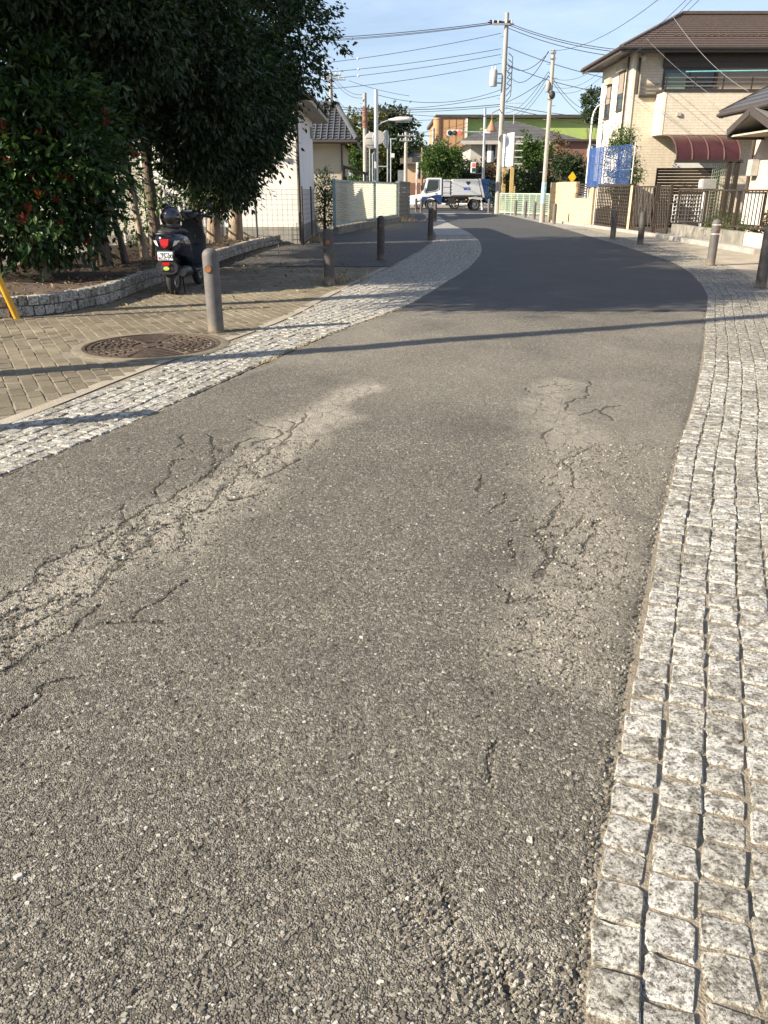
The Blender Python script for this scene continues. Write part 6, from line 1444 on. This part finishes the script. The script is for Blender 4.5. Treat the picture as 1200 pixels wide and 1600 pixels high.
# tan house far left of centre
FY = 96.0; fx0, fx1 = A(632, 260, FY).x, A(672, 260, FY).x
fh_ = thing('tan_house', 'small tan house with dark shingle roof far beyond the junction', 'house', (fx0, FY, 0)); ze = A(640, 256, FY).z
m = MB(); m.box2((fx0, FY, 0), (fx1, FY + 8, ze)); m.build('wall', mk('tan_wall', (.48, .34, .22), .85, var=.1, scale=.8), fh_, smooth=0)
m = MB(); roof_slope(m, (fx0 - .5, FY - .6, ze), (fx1 + .5, FY - .6, ze), (fx1 + .5, FY + 4, ze + 1.3), (fx0 - .5, FY + 4, ze + 1.3), 8); m.build('roof', mk('dark_shingle', (.10, .085, .07), .8, var=.2), fh_, smooth=0)
window(fh_, Vector((0, FY, 0)), FX, fx0 + 1.6, fx0 + 2.3, 2.6, 3.6, mull=0, w=.08); window(fh_, Vector((0, FY, 0)), FX, fx0 + .9, fx0 + 2.9, 4.2, 4.6, mull=2, w=.05, sill=False)
m = MB(); m.box2((fx0 - .1, FY - .5, .0), (fx1, FY - .02, 2.0)); m.build('lower_wall', mk('brown_low', (.17, .085, .055), .9), fh_, smooth=0)
m = MB(); tv = A(628, 275, 92); m.cyl((tv.x, 92, 0), (tv.x, 92, A(628, 266, 92).z), .45, n=14); tag(m.build('water_tank', M_frame_wh), 'white upright tank beside the tan house', 'tank')

# ---- trees and shrubs of the background
def far_tree(label, px, Y, w, h, mat, seed, base_v=None, ncl=150, per=22, size=.35, n_blob=5, name='tree', cat='tree', top=None, **kw):
    """px: centre of crown in the survey, w,h: crown half sizes in metres"""
    c = A(px[0], px[1], Y); r = random.Random(seed); bl = [((c.x, Y, c.z), (w * .75, w * .7, h * .8), 2)]
    for k in range(n_blob):
        a = r.random() * 6.28; bl.append(((c.x + math.cos(a) * w * .55, Y + math.sin(a) * w * .4, c.z + r.uniform(-.6, .55) * h), (w * r.uniform(.3, .5), w * .45, h * r.uniform(.25, .42)), 1))
    return tree(label, cat, (c.x, Y, 0), (c.x, Y, c.z), max(.06, w * .06), bl, ncl, per, size, seed, mat=mat, name=name, spread=max(.18, w * .16), hang=.1, aspect=.6, zmin=.1, **kw)
far_tree('tall dark evergreen tree beyond the junction, behind the sign poles', (618, 228), 105, 4.0, 4.6, G_dark, 301, ncl=330, size=.5)
far_tree('dark rounded tree in the far wood left of the tall evergreen', (585, 250), 100, 4.2, 4.0, G_dark, 302, ncl=300, size=.5)
far_tree('yellowing tree showing above the grey tiled roof', (562, 222), 88, 2.6, 3.4, G_yel, 303, ncl=240, size=.4)
far_tree('low dark tree behind the tan house', (652, 255), 125, 4.0, 3.2, G_dark, 304, ncl=220, size=.5)
far_tree('light green sprout tree beside the tiled house', (557, 262), 60, .9, 1.6, G_shrub, 305, ncl=90, size=.2)
far_tree('large rounded green bush behind the garbage truck cab', (697, 262), 68, 2.05, 2.2, G_shrub, 306, ncl=360, per=24, size=.22, n_blob=7, name='bush', cat='bush')
far_tree('dark green shrub behind the garbage truck container', (728, 272), 67, 1.2, 1.3, G_dark, 307, ncl=150, size=.2, name='shrub', cat='shrub')
far_tree('reddish brown shrub behind the truck loader', (757, 272), 70, 1.5, 1.6, G_brown, 308, ncl=170, size=.2, name='shrub', cat='shrub')
far_tree('bushy green tree right of the white billboard', (828, 258), 52, 1.4, 2.1, G_shrub, 309, ncl=320, per=24, size=.17, n_blob=7)
far_tree('dark low shrub under the bushy green tree by the billboard', (815, 290), 50, 1.1, 1.0, G_dark, 310, ncl=170, size=.15, name='shrub', cat='shrub')
far_tree('brownish sparse tree between the green tree and dark hedge', (866, 245), 55, 1.3, 2.0, G_brown, 311, ncl=120, per=14, size=.16)
far_tree('dark green rounded hedge bush behind the cream block wall', (889, 270), 46, 1.0, 1.2, G_dark, 312, ncl=300, per=22, size=.12, name='bush', cat='bush')
far_tree('dark shrub behind the pale green fence', (855, 290), 50, .9, 1.2, G_dark, 313, ncl=130, size=.15, name='shrub', cat='shrub')
far_tree('dark conifer showing past the corner of the cream house', (928, 165), 90, 1.6, 2.0, G_dark, 314, ncl=120, size=.3)
hb_ = thing('hedge', 'dark hedge mass filling the lot behind the billboard posts', 'hedge', (A(800, 300, 56).x, 56, 0)); trunk('stem', M_bark, hb_, hb_.location, hb_.location + Vector((0, 0, 1.4)), .06, .03, 3, [])
crown('foliage', [((A(790 + 22 * k, 300, 56).x, 56 + .3 * (k % 2), 1.0), (1.1, .8, 1.1), 1) for k in range(5)], 330, 20, G_dark, hb_, .16, 330, spread=.25, hang=.1, aspect=.6, zmin=.05)

# ---- street poles
M_step = mk('galvanised', (.42, .42, .41), .4, metal=.7, var=.12, scale=6); M_black = mk('cable_black', (.014, .014, .015), .6); M_rust = mk('rusty_cone', (.30, .15, .085), .6, var=.2, scale=8)
def pole(label, base, h, r0, r1, mat=M_polec, bolts=True, arms=(), name='utility_pole', cat='utility pole', group=None, band=None):
    base = Vector(base); t = thing(name, label, cat, base, 0, group); m = MB(); m.cyl(base + UZ * -.2, base + UZ * h, r0, r1, 16); m.build('shaft', mat, t)
    if bolts:
        for k in range(int((h - 2) / .5)):
            m = MB(); s = 1 if k % 2 else -1; z = 2 + k * .5; m.cyl(base + Vector((r1 * .5 * s, 0, z)), base + Vector((s * (r0 + .14), 0, z)), .012, n=5); m.build('step_bolt', M_step, t)
    for (z, hl, off) in arms:
        m = MB(); m.bar(base + Vector((off - hl, -.14, z)), base + Vector((off + hl, -.14, z)), .09); ar = m.build('crossarm', M_step, t, smooth=0)
        for q in (-.9, -.4, .4, .9):
            m = MB(); m.lathe([(.025, 0), (.055, .03), (.03, .06), (.055, .09), (.03, .12), (.04, .15), (0, .16)], 8, base + Vector((off + q * hl, -.14, z + .045))); m.build('insulator', M_frame_wh, ar)
    if band:
        m = MB(); m.lathe([(r0 + .004, band[0]), (r0 + .006, band[0]), (r0 + .004, band[1])], 16, base); m.build('sign_wrap', band[2], t)
    return t
p1b = G(776.5, 334); p1b.z = 0; P1H = A(787, 20, p1b.y).z
P1 = pole('tall concrete utility pole with transformer and cone lamp at the junction corner', p1b, P1H, .165, .11, arms=((P1H - .55, .55, -.25),))
zt = A(773, 122, p1b.y).z; xt = A(773, 122, p1b.y).x
m = MB(); m.lathe([(.0, -.42), (.19, -.42), (.21, -.38), (.21, .34), (.17, .40), (0, .42)], 16, (xt - .08, p1b.y - .1, zt)); tf = m.build('transformer', mk('transformer_grey', (.42, .42, .41), .5, var=.1), P1)
m = MB(); m.bar((xt - .08, p1b.y - .1, zt + .2), (p1b.x, p1b.y, zt + .2), .07); m.bar((xt - .08, p1b.y - .1, zt - .25), (p1b.x, p1b.y, zt - .25), .07); m.build('bracket', M_step, tf, smooth=0)
for s in (-.09, .09):
    m = MB(); m.cyl((xt - .08 + s, p1b.y - .1, zt + .38), (xt - .08 + s, p1b.y - .1, zt + .56), .035, n=8); m.build('bushing', M_frame_wh, tf)
m = MB()
for k in range(6):
    z = A(787, 60 + k * 2, p1b.y).z; m.tube([p1b + Vector((.18, -.1, P1H - 1.9 - k * .3)), p1b + Vector((.42, -.1, P1H - 2.1 - k * .28)), p1b + Vector((.40, -.1, P1H - 2.5 - k * .3)), p1b + Vector((.15, -.12, P1H - 2.8 - k * .3))], .022, 5)
m.build('cable_loops', M_black, P1)
for s, u, v in ((-1, 765, 32), (1, 799, 32), (-1, 762, 35), (1, 803, 38)):
    e = A(u, v, p1b.y); m = MB(); m.tube([e, e.lerp(Vector((p1b.x, p1b.y, P1H - .5)), .6), Vector((p1b.x, p1b.y, P1H - .45))], [.03, .09, .03], 6); m.build('cable_clamp', M_black, P1)
cl = A(768, 200, p1b.y - .6); m = MB(); cl2 = Vector((cl.x, cl.y, cl.z)); m.tube([Vector((p1b.x, p1b.y, cl.z + .75)), Vector((p1b.x - .2, p1b.y - .4, cl.z + .95)), Vector((cl.x, cl.y, cl.z + .75)), cl2 + UZ * .35], .025, 6); lh = m.build('lamp_arm', M_rust, P1)
m = MB(); m.lathe([(.05, .38), (.08, .30), (.30, -.12), (.30, -.16), (.05, -.10)], 18, cl2); m.build('lamp_shade', M_rust, lh)
p2b = G(846, 347.5); P2H = A(860, 78, p2b.y).z
P2 = pole('slim concrete pole with blue band standing among the pavement bollards', p2b, P2H, .10, .07, band=(A(846, 318, p2b.y).z, A(848, 285, p2b.y).z, mk('pale_blue_wrap', (.30, .48, .60), .5, var=.35, scale=9)))
for z in (P2H - .1, P2H - .3, P2H - 1.5, P2H - 1.75):
    m = MB(); m.lathe([(.09, -.05), (.12, 0), (.09, .05)], 10, p2b + UZ * z); m.build('cable_band', M_step, P2)
m = MB(); m.ball(p2b + Vector((.05, -.1, P2H - 1.62)), (.13, .12, .16)); m.build('junction_box', M_black, P2)
m = MB(); m.ball(p2b + Vector((-.14, -.05, P2H - 1.3)), (.09, .09, .22)); m.build('cable_coil', M_polec, P2)
y_ = 62.0; pp = A(519, 240, y_); P3 = pole('utility pole with crossarm showing above the grey tiled roof', (pp.x, y_, 0), A(521, 112, y_).z, .18, .13, arms=((A(521, 125, y_).z, .75, .3), (A(521, 118, y_).z, .55, .2)))
y_ = 52.0; pp = A(571, 290, y_); P4 = pole('concrete utility pole with brown sleeve among the sign poles', (pp.x, y_, 0), A(572, 145, y_).z, .15, .11, band=(A(571, 200, y_).z, A(571, 168, y_).z, mk('rust_sleeve', (.22, .11, .07), .7)))
y_ = 47.0; pp = A(588, 290, y_); M_galv = mk('bright_galvanised', (.52, .53, .54), .35, metal=.6, var=.08, scale=4)
P5 = pole('shiny galvanised pole carrying the street light over the corrugated panels', (pp.x, y_, 0), A(590, 140, y_).z, .12, .11, mat=M_galv, bolts=False, name='street_light', cat='street light')
h0 = A(607, 187, y_); h1 = A(643, 187, y_); xa = pp.x
m = MB(); m.tube([(xa, y_, A(590, 200, y_).z), A(596, 192, y_), A(607, 188, y_)], .035, 8); m.build('arm', M_galv, P5)
m = MB(); m.loft([ring(0, 0, 0, .02, .03, 0, 14), ring(0, .25, .0, .14, .08, 0, 14), ring(0, .6, .02, .18, .13, 0, 14), ring(0, 1.1, .02, .17, .13, 0, 14), ring(0, (h1 - h0).length, .0, .08, .07, 0, 14)]); m.v = [(h0.x + y, y_ + x, h0.z + z) for x, y, z in m.v]; hd = m.build('lamp_head', M_frame_wh, P5, smooth=60)
m = MB(); m.loft([ring(0, .35, .12, .06, .02, 0, 10), ring(0, .7, .145, .13, .02, 0, 10), ring(0, 1.1, .14, .11, .02, 0, 10)]); m.v = [(h0.x + y, y_ + x, h0.z + z) for x, y, z in m.v]; m.build('rust_cap', mk('rust_orange', (.36, .11, .04), .8, var=.3, scale=10), hd)
m = MB(); m.loft([ring(0, .45, -.12, .10, .02, 0, 10), ring(0, 1.15, -.12, .10, .02, 0, 10)]); m.v = [(h0.x + y, y_ + x, h0.z + z) for x, y, z in m.v]; m.build('lamp_glass', M_clear, hd)
def signpost(label, u, vtop, Y, r=.04, name='sign_post', mat=M_galv):
    p = A(u, 300, Y); t = thing(name, label, 'sign', (p.x, Y, 0)); m = MB(); m.cyl((p.x, Y, 0), (p.x, Y, A(u, vtop, Y).z), r, n=10); m.build('post', mat, t); return t, p.x
t, x = signpost('round traffic mirror seen from behind on a post', 578, 205, 50); c_ = A(581, 220, 50)
M_mirb = mk('mirror_back', (.34, .33, .31), .5, var=.08, scale=3)
m = MB(); m.lathe([(0, .10), (.30, .07), (.42, .02), (.44, -.02), (.40, -.04), (0, -.04)], 28, (c_.x, 49.9, c_.z), 'Y'); m.v = [(x_, y_, z_) for x_, y_, z_ in m.v]; m.build('mirror', M_mirb, t)
m = MB(); m.bar((c_.x - .35, 49.85, c_.z + .15), (c_.x + .35, 49.85, c_.z + .15), .03); m.bar((c_.x - .35, 49.85, c_.z - .2), (c_.x + .35, 49.85, c_.z - .2), .03); m.build('bracket', M_galv, t, smooth=0)
t, x = signpost('second smaller mirror on a slanting post beside the galvanised pole', 582.5, 240, 49); c_ = A(593, 215, 49); m = MB(); m.lathe([(0, .08), (.28, .05), (.36, 0), (.33, -.03), (0, -.03)], 24, (c_.x - .05, 49, c_.z), 'Y'); m.build('mirror', M_mirb, t)
m = MB(); m.bar((x, 49, A(583, 242, 49).z), (c_.x - .05, 48.98, c_.z - .3), .05); m.build('bracket', M_galv, t, smooth=0)
t, x = signpost('round sign seen edge-on on a thin galvanised post', 605.5, 205, 51); c_ = A(603, 217.5, 51); m = MB(); m.lathe([(0, -.015), (.47, -.015), (.47, .015), (0, .015)], 24, (0, 0, 0), 'X'); Mr = Matrix.Rotation(R(-22), 3, 'Z'); m.v = [tuple(Mr @ Vector(v_) + Vector((c_.x, 50.9, c_.z))) for v_ in m.v]; m.build('disc', mk('sign_pale', (.62, .63, .55), .5), t)
m = MB(); m.bar((x, 51, A(600, 260, 51).z), (A(590, 260, 51).x, 51, A(600, 260, 51).z), .06); m.build('brace', M_galv, t, smooth=0)
t, x = signpost('thin galvanised signal post with a small white box', 610.5, 216, 53); c_ = A(614, 243, 53); m = MB(); m.box((c_.x, 52.95, c_.z), (.20, .1, .24)); m.build('box', M_frame_wh, t, bevel=.01); m = MB(); c_ = A(617, 217, 53); m.bar((x, 53, c_.z), (c_.x + .1, 53, c_.z), .06); m.build('bracket', M_galv, t, smooth=0)
t, x = signpost('thin white post with small plates in front of the tan house', 650.5, 254, 55, mat=M_frame_wh)
for v, h in ((258, .34), (268, .28)): m = MB(); c_ = A(651.5, v, 55); m.box((c_.x + .03, 54.94, c_.z), (.10, .03, h)); m.build('plate', M_frame_wh, t, smooth=0)
y_ = 84; pp = A(634, 250, y_); pole('pale utility pole with crossarms in front of the dark far tree', (pp.x, y_, 0), A(634, 206, y_).z, .2, .15, arms=((A(634, 212, y_).z, .8, 0), (A(634, 220, y_).z, .6, 0)), bolts=False)
y_ = 72; pp = A(659.5, 260, y_); pole('brown wooden pole beside the tan house', (pp.x, y_, 0), A(659.5, 230, y_).z, .12, .10, mat=mk('brown_pole', (.20, .13, .09), .8), bolts=False)
y_ = 95; pp = A(677, 220, y_); pole('grey utility pole against the sky left of the orange wall', (pp.x, y_, 0), A(677, 200, y_).z, .2, .15, bolts=False)
# traffic signal
SY = 60.6; sb = A(754.5, 300, SY); ts = thing('traffic_signal', 'galvanised signal pole with horizontal traffic lights showing red', 'traffic light', (sb.x, SY, 0)); m = MB(); ztop = A(755.5, 168, SY).z; m.cyl((sb.x, SY, 0), (sb.x - .1, SY, ztop), .10, .09, 14); m.build('pole', M_galv, ts)
za = A(750, 206, SY).z; xl, xr = A(698, 208, SY).x, A(722, 208, SY).x; zl = A(710, 208, SY).z
m = MB(); m.tube([(sb.x, SY, za - .35), (sb.x - .5, SY - .05, za - .02), (xr, SY - .1, zl + .05)], .035, 8); m.build('arm', M_galv, ts)
m = MB(); m.tube([(sb.x, SY, za), (xr - .2, SY - .08, zl + .1)], .03, 8); m.build('arm', M_galv, ts)
m = MB(); L_ = xr - xl; pts = []
for k in range(24):
    a = 2 * math.pi * k / 24; pts.append(((xl + .18 if math.cos(a) < 0 else xr - .18) + .2 * math.cos(a), SY - .30, zl + .2 * math.sin(a)))
m.ext(pts, (0, .16, 0)); hs = m.build('housing', mk('signal_white', (.66, .66, .64), .45), ts, bevel=.015)
for k, (mt, nm) in enumerate(((mk('lens_blue_off', (.02, .05, .05), .2), 'green_lens'), (mk('lens_amber_off', (.12, .055, .02), .2), 'amber_lens'), (mk('lens_red_on', (.6, .02, .01), .3, emit=((1, .06, .03), 1.6)), 'red_lens'))):
    x = xl + .20 + (L_ - .40) * k / 2; m = MB(); m.lathe([(0, -.05), (.10, -.04), (.145, 0)], 20, (x, SY - .305, zl), 'Y'); ln_ = m.build(nm, mt, hs)
    m = MB(); m.lathe([(.155, -.05), (.158, .01), (.148, .01), (.148, -.05)], 20, (x, SY - .30, zl), 'Y'); m.build('hood', M_black if k < 2 else mk('hood_red', (.35, .05, .04), .5), ln_)
pz = A(739, 262, SY); m = MB(); m.box((pz.x, SY - .25, pz.z), (.36, .22, .70)); ph_ = m.build('pedestrian_signal', mk('signal_white', (0, 0, 0)), ts, bevel=.03)
m = MB(); m.box((pz.x + .02, SY - .365, pz.z + .16), (.24, .02, .24)); m.build('red_figure_panel', MATS['lens_red_on'], ph_, smooth=0); m = MB(); m.box((pz.x + .02, SY - .365, pz.z - .15), (.24, .02, .24)); m.build('dark_panel', MATS['lens_blue_off'], ph_, smooth=0)
for dz in (.42, -.42): m = MB(); m.bar((pz.x, SY - .2, pz.z + dz * .9), (sb.x, SY, pz.z + dz * .9), .04); m.build('bracket', M_galv, ph_, smooth=0)
m = MB(); wt = A(766, 244, SY); m.cyl((wt.x, SY, wt.z - .40), (wt.x, SY, wt.z + .33), .21, n=16); bx9 = m.build('control_box', M_frame_wh, ts, bevel=.02); m = MB(); m.bar((wt.x, SY, wt.z), (sb.x, SY, wt.z), .05); m.build('bracket', M_galv, bx9, smooth=0)
m = MB(); ft = A(761, 206, SY); m.lathe([(0, -.22), (.12, -.2), (.18, .0), (.20, .2), (0, .22)], 12, (ft.x, SY - .1, ft.z), 'X'); m.build('camera_hood', M_frame_wh, ts)
# billboard
bb = thing('billboard', 'blank white billboard with faint blue lettering on two yellow posts', 'billboard', (A(790, 310, 49.5).x, 49.5, 0)); q0, q1 = A(783.5, 211, 50.3), A(803, 208, 48.2); zb_ = A(785, 260, 49.5).z; zt_ = A(793, 209, 49.5).z
dB = Vector((q1.x - q0.x, q1.y - q0.y, 0)); nB = Vector((dB.y, -dB.x, 0)).normalized(); O0 = Vector((q0.x, q0.y, 0))
m = MB(); m.ext([O0 + UZ * zb_, O0 + dB + UZ * zb_, O0 + dB + UZ * zt_, O0 + UZ * zt_], -nB * .06); brd = m.build('panel', mk('board_white', (.74, .74, .73), .5, var=.03), bb, smooth=0)
m = MB(); 
for k, (s0, s1, z) in enumerate(((.12, .62, .34), (.12, .48, .27), (.15, .70, .20), (.1, .4, .09))): m.ext([O0 + dB * s0 + nB * .002 + UZ * (zb_ + z * 1.9), O0 + dB * s1 + nB * .002 + UZ * (zb_ + z * 1.9), O0 + dB * s1 + nB * .002 + UZ * (zb_ + z * 1.9 + .05), O0 + dB * s0 + nB * .002 + UZ * (zb_ + z * 1.9 + .05)], nB * .004)
m.build('lettering', mk('faint_blue', (.36, .55, .70), .5), brd, smooth=0)
for k in range(5): m = MB(); z = zb_ + (zt_ - zb_) * (k + .3) / 5; m.bar(O0 + dB * 1.0 - nB * .1 + UZ * z, O0 + dB * 1.02 - nB * .55 + UZ * z, .05); m.build('back_bracket', M_frame_wh, brd, smooth=0)
M_ypost = mk('yellow_wood_post', (.42, .30, .12), .75, var=.15, scale=5)
for s in (.25, .88): m = MB(); p = O0 + dB * s - nB * .12; m.bar(p, p + UZ * (zt_ - .3), .20, .16); m.build('post', M_ypost, bb, bevel=.01)
m = MB(); p = O0 + dB * 1.15 - nB * .1; m.bar(p, p + UZ * 1.5, .07); tag(m.build('stake', M_ypost, smooth=0), 'short yellow stake beside the billboard posts', 'post')
# pale green mesh fence
gf = thing('green_mesh_fence', 'low pale green mesh fence along the pavement by the billboard', 'fence', G(790, 334)); f0, f1 = G(779, 334), G(857, 340); f1 = Vector((A(857, 330, 44).x, 44, 0)); f0 = Vector((A(780, 330, 48.6).x, 48.6, 0)); M_gm = mk('pale_green_wire', (.42, .52, .42), .5, var=.1)
dfx = f1 - f0; 
for k in range(9): m = MB(); p = f0 + dfx * (k / 8); m.bar(p, p + UZ * 1.12, .05); m.build('post', M_gm, gf, smooth=0)
m = MB(); m.bar(f0 + UZ * 1.1, f1 + UZ * 1.1, .05); m.bar(f0 + UZ * .12, f1 + UZ * .12, .04); m.build('rail', M_gm, gf, smooth=0)
m = MB()
for k in range(70): p = f0 + dfx * (k / 70); m.bar(p + UZ * .12, p + UZ * 1.1, .014)
for k in range(9): z = .2 + k * .1; m.bar(f0 + UZ * z, f1 + UZ * z, .014)
m.build('mesh', M_gm, gf, smooth=0)
t, x = signpost('yellow diamond warning sign on a white post behind the block wall', 893.5, 285, 42, mat=M_frame_wh); c_ = A(893.5, 277, 42); m = MB(); m.ext([(c_.x, 41.9, c_.z + .26), (c_.x + .2, 41.9, c_.z), (c_.x, 41.9, c_.z - .26), (c_.x - .2, 41.9, c_.z)], (0, .03, 0)); m.build('plate', mk('sign_yellow', (.62, .42, .02), .45), t, smooth=0)
ly = 39.0; lb0 = A(917, 280, ly); lp_ = thing('arched_lamp_post', 'tall thin white lamp post with arched top beside the cream house', 'street light', (lb0.x, ly, 0)); m = MB(); xx = lb0.x; zt = A(922, 185, ly).z; m.tube([(xx, ly, 0), (xx, ly, zt), (xx + .05, ly, zt + .25), (xx + .16, ly, zt + .45), (xx + .34, ly, zt + .58), (xx + .5, ly, zt + .60)], [.055, .045, .04, .04, .035, .03], 10); m.build('pole', M_frame_wh, lp_)
m = MB(); m.ball((xx + .7, ly, zt + .58), (.24, .12, .08)); m.build('lamp_head', M_frame_wh, lp_)

# ---- overhead wires
def wire(label, a, b, sag, r=.016, group=None, n=18, mat=None, ball=0):
    a, b = Vector(a), Vector(b); pts = [a.lerp(b, k / n) - UZ * (4 * sag * (k / n) * (1 - k / n)) for k in range(n + 1)]; m = MB(); m.tube(pts, r * (.6 if max(a.y, b.y) < 40 else .8), 5)
    o = tag(m.build('overhead_cable', mat or M_black, loc=a), label, 'cable', group)
    for q in range(ball):
        p = pts[int(n * (.45 + .13 * q))]; mm = MB(); mm.ball(p, .07, 8, 6); mm.build('marker_bead', M_frame_wh, o)
    return o
Y1 = p1b.y; Y2 = p2b.y
TOP = 'the crossarm at the top of the tall transformer pole'
for (v0, u1, v1, sg, bl, lab) in ((33, 300, 62, .3, 0, 0), (35, 300, 66, .3, 0, 0), (36, 300, 69, .3, 0, 0), (52, 300, 114, .35, 2, 1), (76, 300, 122, .35, 2, 1), (85, 300, 134, .35, 2, 1), (99, 300, 146, .45, 0, 2), (148, 430, 150, .7, 0, 3), (163, 440, 166, .25, 0, 4), (166, 440, 171, .25, 0, 4)):
    lb_, gr_ = (('black cable running left from ' + TOP, 'left-hand cables at the pole top'), ('thin cable with white beads running left from the tall transformer pole', 'beaded cables'), ('plain cable leaving the tall pole on the left just above the transformer', None), ('slack cable leaving the tall pole on the left below the transformer', None), ('heavy bundled cable leaving the tall pole on the left above the cone lamp', 'bundled low cables'))[lab]
    wire(lb_, A(783, v0, Y1), A(u1, v1, Y1 + 3), sg, .024 if v0 in (33, 163) else .018, gr_, ball=bl)
for (v0, u1, v1, sg, lab) in ((34, 1010, 80, .3, 0), (37, 1010, 84, .3, 0), (42, 1010, 92, .3, 0), (72, 1000, 132, .2, 1), (100, 1000, 150, .3, 2), (165, 1000, 190, .1, 3), (168, 1000, 206, .1, 3)):
    lb_, gr_ = (('black cable running right from ' + TOP, 'right-hand cables at the pole top'), ('black cable leaving the tall pole on the right above the transformer', None), ('thick cable leaving the tall pole on the right level with the transformer', None), ('cable leaving the tall pole on the right above the cone lamp, crossing the lime wall', 'low right-hand cables'))[lab]
    wire(lb_, A(790, v0, Y1), A(u1, v1, Y1 - 5), sg, .022, gr_)
l3 = 'slack black cable drooping between the two concrete poles'
for (v0, v1, sg) in ((95, 82, .55), (106, 80, .9), (160, 120, .1)): wire(l3, A(790, v0, Y1), A(857, v1, Y2), sg, .018, 'slack cables between the concrete poles')
l4 = 'service cable running from the slim banded pole to the cream house eaves'
for (v0, u1, v1, sg) in ((120, 932, 106, .25), (133, 938, 112, .3), (140, 945, 116, .35)): wire(l4, A(858, v0, Y2), A(u1, v1, HY + 1.5), sg, .012, 'service cables to the cream house')
l5 = 'thin cable slanting down from the slim banded pole'
for (v0, u1, v1) in ((112, 790, 176), (118, 796, 180), (126, 800, 182), (112, 925, 172), (118, 930, 186)): wire(l5, A(857, v0, Y2), A(u1, v1, Y2 + 22), .4, .014, 'thin cables slanting from the banded pole')
wire('cable sweeping up from the slim banded pole over the cream roof', A(861, 79, Y2), A(1045, -14, 24), .35, .014)
l6 = 'cable passing high in front of the cream house to its eaves'
for (u0, v0, u1, v1) in ((1078, -6, 944, 104), (1086, -6, 976, 92), (1098, -6, 986, 86)): wire(l6, A(u0, v0, 22), A(u1, v1, HY - .72), .12, .012, 'cables over the cream house front')
wire('pale service cable coming down to the porch roof', A(1030, -8, 24), A(1170, 143, 22.5), .25, .008, mat=M_silver)
wire('thin pale cable crossing the cream wall to the porch', A(1010, 60, HY - 1), A(1135, 165, 23.5), .1, .005, mat=M_silver)
l7 = 'cable strung between the far poles left of the junction'
for (u0, v0, Ya, u1, v1, Yb, sg) in ((521, 119, 62, 572, 147, 52, .4), (521, 125, 62, 572, 152, 52, .4), (545, 126, 60, 640, 150, 60, .1), (589, 148, 47, 783, 140, Y1, .5), (572, 170, 52, 783, 181, Y1, .2), (500, 185, 56, 760, 181, Y1, .2), (540, 168, 58, 690, 215, 85, .3), (590, 170, 60, 634, 207, 84, .2), (634, 208, 84, 755, 185, 54, .2), (634, 214, 84, 755, 190, 54, .25), (634, 210, 84, 677, 202, 95, .2), (590, 178, 60, 677, 215, 95, .2), (521, 150, 62, 590, 215, 60, .1), (560, 168, 58, 590, 205, 58, .1)):
    wire(l7, A(u0, v0, Ya), A(u1, v1, Yb), sg, .016, 'cables between the far poles')
# cyan washing pole on the balcony
m = MB(); a, b = A(1072, 112, HY - by - .15), A(1199, 110, HY - by - .15); m.tube([a, b], .022, 8); tag(m.build('washing_pole', mk('cyan_pole', (.20, .50, .52), .35)), 'pale cyan washing pole hung along the balcony', 'pole')
tv = A(804, 165, GY + 4); m = MB(); m.cyl((tv.x, GY + 4, gz + 1.0), (tv.x, GY + 4, tv.z + .3), .03, n=6); m.bar((tv.x - .8, GY + 4, tv.z + .2), (tv.x + .8, GY + 4, tv.z + .2), .03)
for k in range(6): m.bar((tv.x - .7 + k * .28, GY + 3.6, tv.z + .2), (tv.x - .7 + k * .28, GY + 4.4, tv.z + .2), .02)
tag(m.build('tv_antenna', M_step), 'thin television aerial on the grey hip roof', 'antenna')
